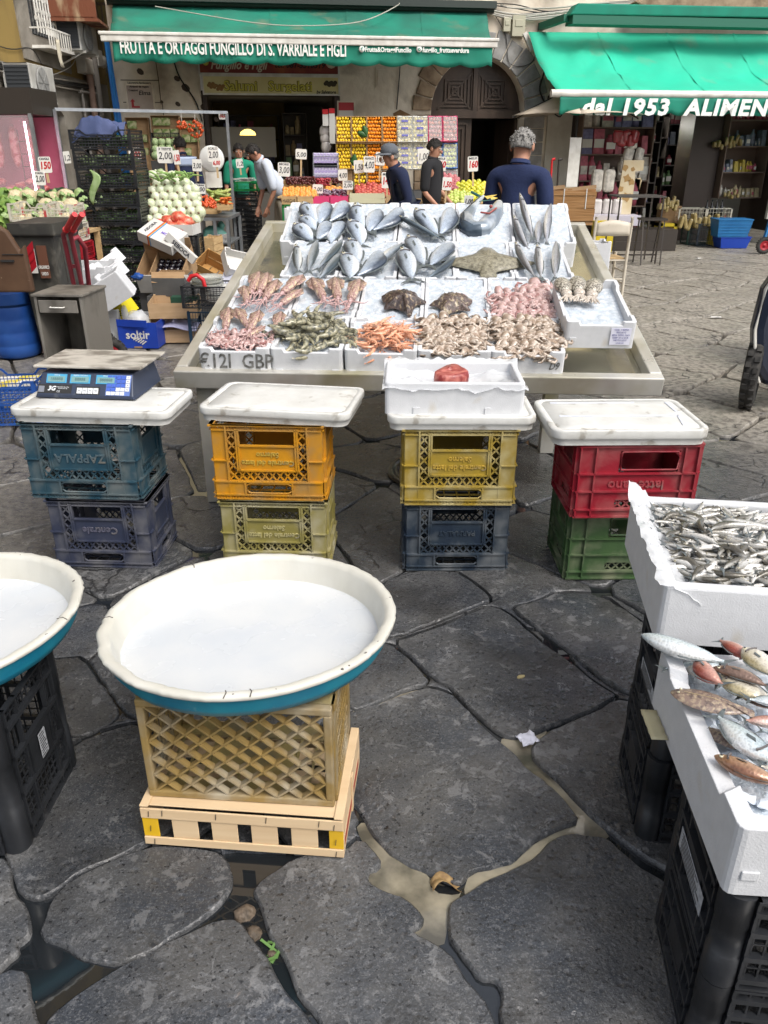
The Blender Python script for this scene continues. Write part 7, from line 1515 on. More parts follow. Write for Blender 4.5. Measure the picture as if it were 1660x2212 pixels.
# aubergine carton
c=gy(300,598,7.7); r_=tray('cardboard_box','large brown carton tilted forward holding a tray of dark aubergines','carton',L(c.x,7.7,.34,D2(-4),D2(28)),.47,.40,.20,CARDW,inner=CARD)
b=MB(); b.bx(0,.396,.20,.47,.402,.34); put('back_flap',b,CARD,parent=r_); b=MB(); b.bx(.47,0,.0,.474,.40,.26); put('side_flap',b,CARD,parent=r_)
r2=tray('cardboard_tray','inner white edged tray of aubergines','tray',L(c.x,7.7,.34,D2(-4),D2(28))@L(.13,.05,.03),.31,.32,.17,CARD,inner=CARD)
AUB=mat('aubergine_skin',(.008,.006,.012),.12,spec=.8,coat=.5); rr=G(4); am=blob('aubergine',AUB,(.036,.033,.030),1,.03,10,7)
for i in range(5):
 for j in range(5): inst('aubergine',am,L(c.x,7.7,.34,D2(-4),D2(28))@L(.165+i*.06,.085+j*.06,.115+rr.uniform(-.01,.01),rr.uniform(0,6)),'round glossy dark aubergine in the tilted carton','aubergine','aubergines in the tilted carton')
b=MB(); b.bx(-.03,.0,0,.47,.35,.33); put('cardboard_box',b,CARDD,'dark grey carton supporting the aubergine carton','carton',M=L(c.x,7.75,.002,D2(-3)),bevel=.004)
# books shaped cartons on top of the heap
b=MB(); b.bx(0,0,0,.40,.26,.10); wb2=put('cardboard_box',b,CARDW,'white carton with a printed rainbow stripe lying on top of the heap','carton',M=L(gy(297,500,7.9).x,7.9,.80,D2(-32),D2(24),D2(20)),bevel=.003)
for k,cc in enumerate([(.5,.05,.04),(.6,.3,.03),(.05,.25,.5)]): b=MB(); b.bx(.12+k*.012,-.002,-.002,.131+k*.012,.262,.103); put('stripe_print',b,mat('stripe%d'%k,cc,.6),parent=wb2)
text('carton_print','AIDORA',.045,PBK,wb2,Matrix.Translation((.06,.13,.1015))@Matrix.Rotation(PI/2,4,'Z'),bold=.001); text('carton_print','MOVO',.05,mat('print_violet',(.15,.1,.45),.6),wb2,Matrix.Translation((.27,.12,.1015)),bold=.001)
b=MB(); b.bx(0,0,0,.34,.05,.08); wb3=put('cardboard_box',b,CARDW,'narrow white carton reading SEBOCA hanging over the aubergine carton','carton',M=L(gy(352,495,7.75).x,7.75,.83,D2(-10),0,D2(42)),bevel=.003); text('carton_print','SEBOCA',.055,PBK,wb3,Matrix.Translation((.18,-.002,.04))@UPR,bold=.0015)
# low crates right of the blue carton
WDK=mat('crate_pale_tan',(.50,.34,.20),.8,col2=(.42,.28,.15),scale=5,stretch=(1,1,5))
x0,x1,z0,z1=PR(322,668,425,690,7.0); slatbox('shallow pale wooden crate with green carton inside',L(x0,7.0,z0,D2(5),D2(4)),x1-x0,.3,z1-z0+.05,WDK,1)
b=MB(); b.bx(0,0,0,.24,.12,.12); gb_=put('cardboard_box',b,mat('carton_green',(.015,.06,.035),.6),'dark green carton with white letters in the shallow crate','carton',M=L(gy(370,672,7.1).x,7.12,z0+.05,D2(2))); text('carton_print','Bou',.05,CARDW,gb_,Matrix.Translation((.16,-.002,.05))@UPR,bold=.002)
x0,x1,z0,z1=PR(345,702,425,728,7.05); slatbox('low wooden crate under the shallow one, paper sticking out',L(x0,7.05,.002,D2(4)),x1-x0,.3,.12,WDK,1)
b=MB(); b.grid(lambda u,v:Vector((.32*u,.2*v-.05,.02*math.sin(u*5)+.03*v-.05*max(0,.3-v)*(1-abs(u-.6)))),8,6); put('paper_sheet',b,mat('lilac_paper',(.38,.38,.55),.7),'lilac paper sheet sticking out of the low wooden crate','paper',M=L(x0+.02,7.05,.15),thick=.001)
x0,x1,z0,z1=PR(330,600,402,640,7.3); tray('cardboard_box','flattened brown carton with dark inside, right of the foam boxes','carton',L(x0,7.3,z0,D2(-3),D2(6)),x1-x0,.3,z1-z0,CARDD,inner=CARD)
b=MB(); b.bx(0,0,0,.3,.004,.1); put('cardboard_flap',b,CARD,'brown carton flap between the dark cartons','carton flap',M=L(x0,7.28,z1-.04,D2(4),D2(-30)))
b=MB(); b.bx(0,0,0,x1-x0+.05,.3,max(.05,z0-.14)); put('cardboard_box',b,CARDD,'dark carton low in the heap under the brown one','carton',M=L(x0-.08,7.35,.13),bevel=.004)
b=MB(); b.ell((0,0,0),(.05,.035,.03),12,9,jit=.4,seed=2); put('plastic_bag',b,BLU,'crumpled blue plastic bag wedged in the heap','plastic bag',M=L(gy(298,603,7.5).x,7.5,.52))
slatbox('orange wooden crate tipped on its side behind the plates',L(gy(412,585,8.2).x,8.2,.42,D2(-20),D2(20),D2(28)),.36,.30,.18,TIMO,2)
b=MB(); b.bx(-.1,0,0,.45,.4,.40); put('cardboard_box',b,CARDD,'dark carton supporting the orange wooden crate','carton',M=L(gy(412,585,8.2).x,8.3,.002))
fbx('white box with a slotted side leaning at the right end of the heap',487,596,8.0,.36,.28,.11,20,42,20,True,.012,CARDW)
b=MB(); b.bx(0,0,0,.42,.3,.02); put('foam_sheet',b,mat('lilac_foam',(.48,.50,.60),.6),'lilac foam sheet leaning beside the slotted white box','foam sheet',M=L(gy(462,590,7.9).x,7.9,.30,D2(-20),D2(40)),bevel=.004)
# black crate of glass and plates on a dark blue crate
x0,x1,z0,z1=PR(396,622,500,664,6.9); gridcrate('black mesh crate full of glass and white plates',L(x0,6.85,z0,D2(-2)),x1-x0+.03,.36,z1-z0+.02,BLK,nx=16,nz=5,dip=.0)
rr=G(8)
for k in range(8): b=MB(); b.lathe([(.001,0),(.10,.002),(.13,.015),(.131,.018),(.10,.006),(.001,.004)],28); put('plate',b,mat('white_china',(.72,.72,.70),.2),'white plate in the stack on the black mesh crate','plate','stacked white plates',M=L(x1-.12,7.05,z0+.03+k*.016,rr.random()))
GLP=mat('cut_glass',(.55,.58,.55),.1,alpha=.6,spec=.9,col2=(.75,.75,.68),scale=60,bump=1,bscale=70)
for k in range(3): b=MB(); b.lathe([(.001,0),(.11,.004),(.145,.03),(.147,.034),(.11,.012),(.001,.008)],28); put('glass_platter',b,GLP,'cut glass platter lying on the black mesh crate','platter','glass platters',M=L((x0+x1)/2-.03,7.1,z1-.02+k*.03,0))
b=MB(); b.tube([(0,0,.05),(.03,0,.09),(.08,0,.10),(.13,0,.06),(.14,0,0)],.018,8); bh=put('brush',b,RDG,'red handled brush standing in the corner of the black crate','brush',M=L(gy(407,608,6.95).x,6.95,z1+.0)); b=MB()
for i in range(16): b.bar((.0+.004*(i%8),.01*(i//8),.04),(-.03+.004*(i%8),.01*(i//8),.10),.004)
put('bristles',b,CARDW,parent=bh)
x0,x1,z0,z1=PR(412,668,492,742,7.05); gridcrate('dark blue ribbed crate supporting the black mesh crate',L(x0,6.98,.002,D2(-2)),x1-x0,.34,z1-.01,mat('crate_petrol',(.008,.028,.06),.45,col2=(.012,.04,.075),scale=7),nx=14,nz=4,dip=0)
# ---------------------------------------------------------------- fennel mound and tomato crates
FEN=mat('fennel_bulb',(.64,.65,.52),.35,col2=(.50,.56,.36),scale=9,stretch=(1,1,.4),spec=.5,coat=.2); b=MB(); b.lathe([(.001,-.055),(.035,-.052),(.058,-.03),(.064,0),(.056,.03),(.035,.055),(.02,.075),(.001,.078)],12); b.lathe([(.012,-.056),(.014,-.060),(.001,-.061)],8,1); b.ell((.03,0,.075),(.016,.016,.045),6,4); b.ell((-.02,.01,.08),(.014,.014,.05),6,4); fm=b.mesh('fennel',[FEN,STB])
rr=G(6); n=0
for row in range(7):
 cnt=[6,6,6,5,5,4,3][row]
 for i in range(cnt):
  px=322+(i+.5*(row%2))*20+row*1.5+rr.uniform(-2,2); py=474-row*15.5+rr.uniform(-2,2); Y=8.75+row*.05; c=gy(px,py,Y)
  inst('fennel',fm,L(c.x,c.y,c.z,rr.uniform(0,6))@Matrix.Rotation(PI/2-.25,4,'X')@Matrix.Scale(.85,4) if False else Matrix.Translation(c)@Matrix.Rotation(-PI/2+.2+rr.uniform(-.2,.2),4,'X')@Matrix.Rotation(rr.uniform(0,6),4,'Z')@Matrix.Scale(rr.uniform(.86,1.05),4),'round white fennel bulb in the tall heap above the red net bags','fennel','fennel bulbs heaped in the middle of the left stall'); n+=1
for k in range(7): c=gy(422+k*1.5,410+k*10,8.95); inst('fennel',fm,Matrix.Translation(c)@Matrix.Rotation(-.7,4,'Y')@Matrix.Scale(.8,4),'fennel bulb on the right flank of the heap','fennel','fennel bulbs on the right flank')
b=MB()
for k in range(30): a_=rr.uniform(-1,1); c=gy(372+rr.uniform(-30,38),388+rr.uniform(-8,6),8.95+rr.uniform(-.1,.15)); b.tube([c,c+Vector((a_*.08,-.03,.04)),c+Vector((a_*.19,-.02,.03+.03*rr.random()))],[.010,.010,.003],5)
put('fennel_stalks',b,mat('fennel_green',(.22,.36,.10),.6),'green fennel stalks on top of the fennel heap','fennel stalks',kind='stuff')
x0,x1,z0,z1=PR(322,480,428,560,9.2); b=MB(); b.bx(x0,8.95,0,x1,9.5,z1); b.bx(x0+.05,9.2,z1,x1-.08,9.7,z1+.35); put('fennel_stand',b,CARDD,'dark stand of stacked cartons under the fennel heap','stand')
for k in range(3): slatbox('upright wooden crate at the right side of the fennel heap, '+['lowest','middle','highest'][k],L(gy(424+k*1,560-48*k,8.9).x,8.9,.02+.24*k,D2(-8)),.16,.3,.22,TIM,3)
REDN=mat('red_net_bag',(.55,.04,.03),.35,col2=(.62,.22,.12),scale=30,coat=.4,bump=.4,bscale=50)
for i,(px,py) in enumerate([(345,486),(365,478),(385,470),(402,480),(372,492),(392,490)]): b=MB(); b.ell((0,0,0),(.085,.07,.06),12,8,jit=.15,seed=i); put('net_bag',b,REDN,'shiny red net bag of tomatoes '+['at the left end of the printed box','second from the left','on top of the others','at the right end','in front, left of centre','in front, right of centre'][i],'net bag','red net bags in the printed box',M=Matrix.Translation(gy(px,py,8.5+.05*(i<4))))
x0,x1,z0,z1=PR(342,492,418,508,8.35); r_=tray('cardboard_box','low white printed fruit box holding red net bags','carton',L(x0,8.35,z0,D2(-4)),x1-x0,.30,z1-z0+.03,CARDW,inner=CARD); text('carton_print','Virginia',.055,PRD,r_,Matrix.Translation(((x1-x0)*.5,-.003,.045))@UPR,bold=.001,shear=.3)
gridcrate('black crate under the printed box of net bags',L(x0+.02,8.4,z0-.30,0),x1-x0,.3,.29,BLK,nx=12,nz=4,dip=0); gridcrate('black crate at the bottom below the net bags',L(x0+.02,8.42,.002,0),x1-x0,.3,max(.12,z0-.31),BLK,nx=12,nz=3,dip=0)
GAR=mat('garlic',(.62,.56,.48),.6,col2=(.50,.40,.34),scale=20); gm=blob('garlic',GAR,(.024,.024,.020),3,.1,8,6)
for i in range(60): c=gy(308+rr.uniform(-17,17),455+rr.uniform(-24,28),9.0); inst('garlic',gm,Matrix.Translation(c+Vector((0,rr.uniform(-.05,.05),0)))@spin(rr),'garlic bulb hanging between the black stack and the fennel','garlic','garlic bulbs beside the fennel')
b=MB(); c=gy(308,490,9.1); b.bx(c.x-.1,9.08,0,c.x+.1,9.4,1.02); put('garlic_carton',b,CARDD,'dark carton behind the hanging garlic','carton')
# metal table with beans, tomatoes, courgettes
mt_=empty('vegetable_table','galvanised metal table with shelves behind the fennel heap','table'); Y=11.0
x0=gy(280,470,Y).x; x1=gy(492,470,Y).x; zt=gy(470,470,Y).z
b=MB(); b.bx(x0,Y,zt-.04,x1,Y+1.0,zt); put('table_top',b,GAL,parent=mt_)
for x in (gy(462,500,Y).x,x1-.03,x0): 
 for y in (Y+.0,Y+.95): b=MB(); b.bx(x,y,0,x+.04,y+.04,zt-.041); put('leg',b,GAL,parent=mt_)
b=MB(); b.bx(x0,Y+.02,.12,x1,Y+.95,.15); put('shelf',b,GAL,parent=mt_); b=MB(); b.bx(gy(440,430,Y).x,Y+.1,zt*.55,x1,Y+.9,zt*.55+.02); put('shelf',b,GAL,parent=mt_)
b=MB(); b.bx(0,0,0,.36,.3,.24); put('cardboard_box',b,CARD,'brown carton on the bottom shelf of the metal table','carton',M=L(x1-.42,Y+.1,.152,D2(-4)),bevel=.003)
b=MB(); b.ell((0,0,0),(.17,.14,.13),14,9,jit=.12,seed=6); b.ell((.10,0,.13),(.05,.05,.06),8,6,jit=.2,seed=7); put('green_bag',b,mat('green_plastic_bag',(.10,.30,.25),.3,col2=(.16,.38,.32),scale=12,coat=.3,bump=.5,bscale=14),'sagging sea green plastic bag on the carton below the metal table','plastic bag',M=L(x1-.24,Y+.25,.52))
for k in range(2): b=MB(); b.bx(0,0,0,.26,.2,.05); put('egg_box',b,CARDW,['white carton on the middle shelf of the metal table, lower','white carton on the middle shelf of the metal table, upper'][k],'carton',M=L(x1-.34+.03*k,Y+.12,zt*.55+.022+.052*k))
def bx_at(label,px0,px1,py,Y,m=TIM,h=.07,d=.3): x0_=gy(px0,py,Y).x;x1_=gy(px1,py,Y).x;z_=gy(px0,py,Y).z; return slatbox(label,L(x0_,Y,z_),x1_-x0_,d,h,m,1),x0_,x1_,z_
BEAN=mat('green_beans',(.06,.14,.025),.5,col2=(.10,.2,.04),scale=40); CHT=mat('cherry_tomato',(.50,.03,.012),.2,col2=(.55,.10,.02),scale=14,spec=.6); CARR=mat('carrot_orange',(.60,.17,.02),.45,col2=(.5,.08,.02),scale=9); ZUC=mat('courgette',(.20,.28,.06),.5,col2=(.42,.45,.14),scale=14)
_,a,b2,z=bx_at('wooden box of green beans on the metal table',300,336,462,11.05); b=MB()
for i in range(150): x=rr.uniform(a+.02,b2-.02)+.0;y=rr.uniform(11.1,11.4);zz=z+.06+.18*rr.random()*math.sin(PI*(x-a)/(b2-a)); an=rr.uniform(0,3); b.bar((x-.04*math.cos(an),y-.04*math.sin(an),zz),(x+.04*math.cos(an),y+.04*math.sin(an),zz+rr.uniform(-.01,.03)),.007)
put('green_beans',b,BEAN,'heap of thin green beans left of the fennel','beans',kind='stuff')
me_=MB(); me_.tube([(-.06,0,0),(-.04,0,0),(.05,0,0),(.07,0,0)],[.004,.017,.009,.002],6); crm=me_.mesh('carrot',[CARR])
_,a,b2,z=bx_at('wooden box of small orange peppers right of the black stack',282,318,465,10.6)
for i in range(30): inst('pepper',crm,L(rr.uniform(a+.03,b2-.02),rr.uniform(10.65,10.85),z+.06+rr.uniform(0,.13),rr.uniform(0,6),rr.uniform(-.4,.4),rr.uniform(-.4,.4)),'small orange red pepper in the box right of the black stack','pepper','orange red peppers')
_,a,b2,z=bx_at('wooden box of cherry tomatoes on the metal table',405,470,463,11.0); tm=blob('cherry_tomato',CHT,(.020,.020,.019),1,.02,8,6)
for i in range(110): u=rr.random(); x=a+.02+(b2-a-.04)*u; y=11.03+.25*rr.random(); inst('cherry_tomato',tm,L(x,y,z+.06+.16*math.sin(PI*u)*(.3+.7*(y-11.03)/.25)+rr.uniform(-.01,.01)),'red cherry tomato in the heap on the metal table','tomato','cherry tomatoes heaped on the table')
zm=MB(); zm.tube([(-.10,0,0),(-.09,0,0),(.08,.01,0),(.10,.01,0)],[.008,.018,.020,.006],7); zme=zm.mesh('courgette',[ZUC])
_,a,b2,z=bx_at('wooden box of courgettes at the right end of the metal table',452,492,452,11.4)
for i in range(46): inst('courgette',zme,L(rr.uniform(a,b2-.05),rr.uniform(11.45,11.7),z+.07+rr.uniform(0,.26)*(.6),rr.uniform(0,6),0,rr.uniform(-.5,.5)),'pale green courgette heaped at the right end of the metal table','courgette','courgettes on the metal table')
_,a,b2,z=bx_at('wooden box of plum tomatoes at the table corner',470,496,455,10.9)
for i in range(20): inst('plum_tomato',crm,L(rr.uniform(a+.02,b2-.02),rr.uniform(10.95,11.1),z+.05+rr.uniform(0,.10),rr.uniform(0,6)),'orange plum tomato at the corner of the metal table','tomato','plum tomatoes')
for j,(px,py,nn) in enumerate([(393,270,26),(423,279,44)]):
 c=gy(px,py,11.9); ro=empty('tomato_bunch',['smaller bunch of cherry tomatoes hanging from the steel frame','larger bunch of cherry tomatoes hanging from the steel frame'][j],'tomato bunch',Matrix.Translation(c))
 for i in range(nn): a_=rr.uniform(0,6.28); zz=rr.uniform(-1,1); r3=(.055+.03*j)*math.sqrt(max(0,1-zz*zz))*1.1; o=bpy.data.objects.new('tomato',tm); COL.objects.link(o); o.parent=ro; o.matrix_basis=L(r3*math.cos(a_),r3*math.sin(a_),zz*(.05+.05*j))
 b=MB(); b.tube([(0,0,.0),(.005,0,.08),(0,0,.19+.03*j)],.006,5); put('string',b,CABW,parent=ro)
# cartons of salad packets against the wall, artichoke box
PKT=mat('salad_packet',(.16,.24,.07),.25,col2=(.46,.46,.26),scale=22,mix=(.42,.6),coat=.5); PKB=mat('salad_packet_blue',(.14,.28,.36),.25,col2=(.4,.5,.45),scale=20,coat=.5)
pm=MB(); pm.bx(-.07,-.02,-.055,.07,.02,.055); pkm=pm.mesh('salad_packet',[PKT]); pkm2=pm.mesh('salad_packet',[PKB])
for (px0,py0,px1,py1,lab,cells) in [(274,253,324,375,'left brown carton of salad packets against the wall',[(0,.12),(0,.36),(1,.36),(0,.60),(1,.60),(0,.84),(1,.84)]),(326,249,388,298,'middle upright brown carton with five salad packets',[(0,.25),(.85,.25),(0,.75),(.85,.75),(1.7,.75)]),(388,253,428,375,'right brown carton of salad packets behind the tomato bunches',[(0,.12),(1,.12),(0,.36),(1,.36),(0,.6),(0,.84)])]:
 Y=13.7; x0,x1,z0,z1=PR(px0,py0,px1,py1,Y); r_=empty('cardboard_box',lab,'carton',L(x0,Y,z0,0,-.08)); w_=x1-x0;h_=z1-z0
 for q in ((0,.10,0,w_,.105,h_),(0,0,0,.006,.10,h_),(w_-.006,0,0,w_,.10,h_),(0,0,0,w_,.10,.006),(0,.0,h_-.006,w_,.10,h_)): b=MB(); b.bx(*q); put('wall_panel',b,CARD,parent=r_)
 for i,(u,v) in enumerate(cells): inst('salad_packet',pkm2 if (i==3 and px0<300) else pkm,L(x0,Y,z0,0,-.08)@L(.09+u*.15,.075,h_*(1-v)),'green salad packet in the '+lab.split(' brown')[0]+' carton','salad packet','salad packets in the '+lab.split(' brown')[0]+' carton')
ART=mat('artichoke_green',(.17,.25,.11),.6,col2=(.32,.38,.20),scale=26,bump=.6,bscale=40); arm=blob('artichoke',ART,(.058,.058,.062),2,.12,12,8)
x0,x1,z0,z1=PR(328,300,388,345,13.2); gridcrate('black crate of pale artichokes tilted forward against the wall',L(x0,13.2,z0,0,D2(60)),x1-x0,.36,.12,BLK,nx=12,nz=3,dip=0)
for i in range(4):
 for j in range(3): c=gy(336+i*14.5,308+j*14,13.05-.03*j); inst('artichoke',arm,Matrix.Translation(c)@spin(rr),'pale green artichoke in the tilted black crate','artichoke','artichokes in the tilted black crate')
for i in range(6): c=gy(330+i*9,387-rr.uniform(0,12),9.6); inst('artichoke',arm,Matrix.Translation(c)@spin(rr),'artichoke lying behind the fennel heap','artichoke','artichokes behind the fennel')
x0,x1,z0,z1=PR(283,335,326,420,13.4); b=MB(); b.bx(x0,13.4,0,x1,13.9,z1); put('cardboard_box',b,CARD,'plain tall brown carton under the left salad carton','carton'); x0,x1,z0,z1=PR(328,347,388,420,13.5); b=MB(); b.bx(x0,13.5,0,x1,13.9,z1); put('dark_stand',b,CARDD,'dark stand under the artichoke crate','stand'); x0,x1,z0,z1=PR(388,375,428,420,13.6); b=MB(); b.bx(x0,13.6,0,x1,13.9,z1); put('dark_stand',b,CARDD,'dark stand under the right salad carton','stand')
# dial scale
c=gy(458,343,11.6); ds=empty('dial_scale','round white dial scale beside the man in the navy sweater','scale',Matrix.Translation(c)); b=MB(); b.M=UPR; b.lathe([(.001,.03),(.15,.03),(.165,.02),(.165,-.03),(.001,-.03)],28); put('dial',b,mat('dial_white',(.66,.68,.66),.4),parent=ds); b=MB(); b.bar((0,-.034,0),(.05,-.034,.10),.008,.003); put('needle',b,INK,parent=ds); b=MB(); b.bx(-.10,-.02,-.36,.10,.08,-.16); put('stand_box',b,WHI,parent=ds)
# black collapsed crates with a green one on top by the woman in green
x0,x1,z0,z1=PR(503,402,556,505,12.9); h_=(z1+.0)/14
BK2=None
for k in range(13):
 M=L(x0+rr.uniform(-.01,.01),12.9,.003+k*h_,rr.uniform(-.02,.02)); lab='nested black crate in the pile below the green one, '+['lowest','second up','third up','fourth up','fifth up','sixth up','seventh up','eighth up','ninth up','tenth up','eleventh up','twelfth up','highest'][k]
 if BK2 is None: BK2=gridcrate(lab,M,x1-x0,.4,h_*.94,BLK,'pile of nested black crates',nx=8,nz=2,dip=0)
 else: dup(BK2,M,lab)
x0,x1,z0,z1=PR(501,386,556,402,12.85); gridcrate('bright green crate full of papers on the pile of nested black crates',L(x0,12.85,.01+13*h_),x1-x0,.42,.12,GRNP,nx=8,nz=2,dip=0)
for k in range(6): b=MB(); b.bx(-.12,-.08,0,.12,.08,.006); put('paper_pile',b,CARDW,'sheet of paper on the green crate','paper','papers on the green crate',M=L((x0+x1)/2+rr.uniform(-.08,.08),13.05,.14+13*h_+k*.008,rr.uniform(-.5,.5)))
# ================================================================ FRUIT WALL AND FRUIT TABLES
rr=G(21)
LEMN=mat('lemon_skin',(.80,.50,.012),.4,col2=(.78,.58,.04),scale=30,bump=.2,bscale=200,bdist=.001); ORN=mat('orange_skin',(.82,.24,.008),.4,col2=(.80,.30,.01),scale=30,bump=.2,bscale=200,bdist=.001)
lm=MB(); lm.lathe([(.001,-.042),(.010,-.038),(.024,-.026),(.031,-.008),(.031,.008),(.024,.026),(.010,.036),(.006,.042),(.001,.043)],10); lme=lm.mesh('lemon',[LEMN]); orm=blob('orange',ORN,(.036,.036,.035),1,.01,10,7)
PEAR=blob('pear',mat('pear_skin',(.62,.50,.16),.4,col2=(.50,.45,.12),scale=12),(.034,.034,.036),2,.04,9,6)
APR=blob('apple',mat('red_apple_skin',(.45,.03,.04),.3,col2=(.55,.16,.08),scale=10,spec=.6),(.036,.036,.033),3,.03,9,6); APY=blob('apple',mat('yellow_apple_skin',(.66,.60,.05),.3,col2=(.50,.55,.06),scale=10,spec=.6),(.036,.036,.033),4,.03,9,6)
APG=blob('apple',mat('green_apple_skin',(.40,.52,.10),.3,col2=(.55,.58,.18),scale=10,spec=.6),(.034,.034,.032),5,.03,9,6); ONI=blob('onion',mat('pink_onion_skin',(.40,.10,.12),.35,col2=(.52,.22,.22),scale=12),(.036,.036,.034),6,.05,9,6)
KIW=blob('kiwi',mat('kiwi_skin',(.22,.12,.045),.8,col2=(.16,.085,.03),scale=20),(.034,.026,.025),7,.03,9,6); TAN_=blob('tangerine',mat('tangerine_skin',(.80,.26,.02),.4,col2=(.74,.36,.12),scale=14),(.030,.030,.027),8,.02,9,6)
POM=blob('nectarine',mat('nectarine_skin',(.42,.05,.05),.35,col2=(.5,.13,.08),scale=9),(.036,.036,.034),9,.03,9,6)
CLR=mat('clear_wrap',(.85,.85,.82),.1,alpha=.30,spec=.9,bump=.6,bscale=30); PINKC=mat('tray_pink',(.62,.05,.16),.5); BLUC=mat('tray_blue',(.03,.16,.50),.5); WHC=mat('tray_white',(.66,.66,.60),.5)
Yw=13.4
def fruitbox(px0,py0,px1,py1,mcase,fill,cat,lab,me,nx=5,nz=7,cname='fruit_box',wrap=None,extra=None,grp=None,Y=None,asym=False):
 Y=Y or Yw; x0,x1,z0,z1=PR(px0,py0,px1,py1,Y+ (px0-727)*.0012); yy=Y+(px0-727)*.0012; w_=x1-x0;h_=z1-z0; M=L(x0,yy,z0,D2(8),D2(-12))
 r_=empty(cname,lab,'fruit box',M,'fruit boxes stacked against the wall')
 for q in ((0,.085,0,w_,.09,h_),(0,0,0,.006,.085,h_),(w_-.006,0,0,w_,.085,h_),(.006,0,0,w_-.006,.085,.006),(.006,0,h_-.006,w_-.006,.085,h_)): b=MB(); b.bx(*q); put('wall_panel',b,mcase,parent=r_)
 if mcase is not TIM:
  for z_ in (0,h_-.012): b=MB(); b.bx(.0,-.004,z_,w_*.3,.0,z_+.014); b.bx(w_*.7,-.004,z_,w_,.0,z_+.014); put('rim_tab',b,mcase,parent=r_)
 i_=0
 for j in range(nz):
  for i in range(nx):
   x=(i+.5+(.25 if j%2 else -.25)*.9)*w_/nx*.92+.04*w_; z=(j+.5)*h_/nz
   if me is None: continue
   f_=me if not isinstance(me,(list,tuple)) else me[rr.randrange(len(me))]
   s_=w_/nx/.072*1.02; mm=M@L(x+rr.uniform(-.004,.004),.035+rr.uniform(-.01,.012),z+rr.uniform(-.004,.004),s=s_)@spin(rr)
   if wrap: o=bpy.data.objects.new('fruit',f_); COL.objects.link(o); o.parent=r_; o.matrix_basis=M.inverted()@mm
   else: inst(f_.name.split('.')[0],f_,mm,fill,cat,grp)
 if wrap:
  b=MB(); b.grid(lambda u,v:Vector((.01+(w_-.02)*u,-.008+.015*noise.noise(Vector((u*6+px0,v*9,py0))),.01+(h_-.02)*v)),10,14); put('wrapping',b,wrap,parent=r_)
  if extra: b=MB(); 
  if extra:
   for k in range(3): b.bx(w_*.25,-.016,h_*(.2+.28*k),w_*.7,-.012,h_*(.2+.28*k)+.03)
   put('paper_band',b,extra,parent=r_)
 return r_,M
cols=[727,760.5,794,827,860,893,926,958,991]
for ci,(m_,f_,c_) in enumerate([(TIM,'lemon','lemon'),(TIM,'lemon','lemon'),(TIM,'orange','orange'),(TIM,'orange','orange')]):
 for ri,(p0,p1) in enumerate([(249,306),(308,365)]):
  w_=['far left','second from left','third from left','fourth from left'][ci]+' box, '+['top','middle'][ri]+' row of the fruit wall'
  fruitbox(cols[ci]+.5,p0,cols[ci+1]-.5,p1,TIM,f_+' in the '+w_,c_,'wooden box of '+f_+'s, '+w_.replace(' box',''),lme if ci<2 else orm,5,7,grp=f_+'s, '+w_)
fruitbox(cols[1]+5,368,cols[2]-1,412,TIM,'lemon in the bottom row box of the fruit wall','lemon','wooden box of lemons with leaves, bottom row of the fruit wall',lme,4,5,grp='lemons, bottom row')
fruitbox(cols[2]+1,368,cols[3]-1,412,TIM,'orange in the bottom row box left of the cap man','orange','wooden box of oranges, bottom row left of the cap man',orm,5,5,grp='oranges, bottom row')
fruitbox(cols[3]+1,368,cols[4]-1,412,TIM,'orange in the bottom row box behind the cap man','orange','wooden box of oranges, bottom row behind the cap man',orm,4,5,grp='oranges, bottom row behind the cap man')
VIO=mat('blue_violet_band',(.10,.10,.35),.5)
for ci in (4,5):
 for ri,(p0,p1) in enumerate([(249,306),(308,365)]): fruitbox(cols[ci]+.5,p0,cols[ci+1]-.5,p1,WHC,'pear',None,'white box of wrapped yellow pears, '+['fifth','sixth'][ci-4]+' column, '+['top','middle'][ri]+' row of the fruit wall' if False else '',PEAR,4,6,wrap=CLR,extra=VIO)
for o in [o for o in bpy.data.objects if o.name.startswith('fruit_box') and o.get('label') is None]: pass
pk=iter(['top left','lower left','top right','lower right'])
for o in [o for o in bpy.data.objects if o.name.startswith('fruit_box') and 'label' not in o.keys()]: o['label']='white box of plastic wrapped yellow pears, %s of the four on the fruit wall'%next(pk); o['category']='fruit box'
for ci in (6,7):
 fruitbox(cols[ci]+.5,249,cols[ci+1]-.5,305,PINKC,'','x','bright pink box of wrapped red peppers and apples, '+['left','right'][ci-6]+' one',[APR,ONI,APR],4,6,wrap=CLR)
 fruitbox(cols[ci]+.5,308,cols[ci+1]-.5,363,BLUC,'','x','blue box of wrapped green apples, '+['left','right'][ci-6]+' one',[APG],4,6,wrap=CLR)
 fruitbox(cols[ci]+.5,366,cols[ci+1]-.5,410,WHC,'','x','low box of net wrapped pink onions, '+['left','right'][ci-6]+' one',[ONI],4,5,wrap=CLR)
x0,x1,z0,z1=PR(727,368,762,430,13.5); b=MB(); b.bx(x0,13.5,.4,x1,13.9,z1); put('cardboard_box',b,CARD,'plain brown carton under the lemon boxes','carton',bevel=.004)
x0,x1,z0,z1=PR(727,412,991,470,13.7); b=MB(); b.bx(x0,13.75,0,x1,14.1,z1); put('display_stand',b,CARDD,'dark stand under the fruit wall','stand')
LFG=mat('citrus_leaf',(.03,.10,.025),.4)
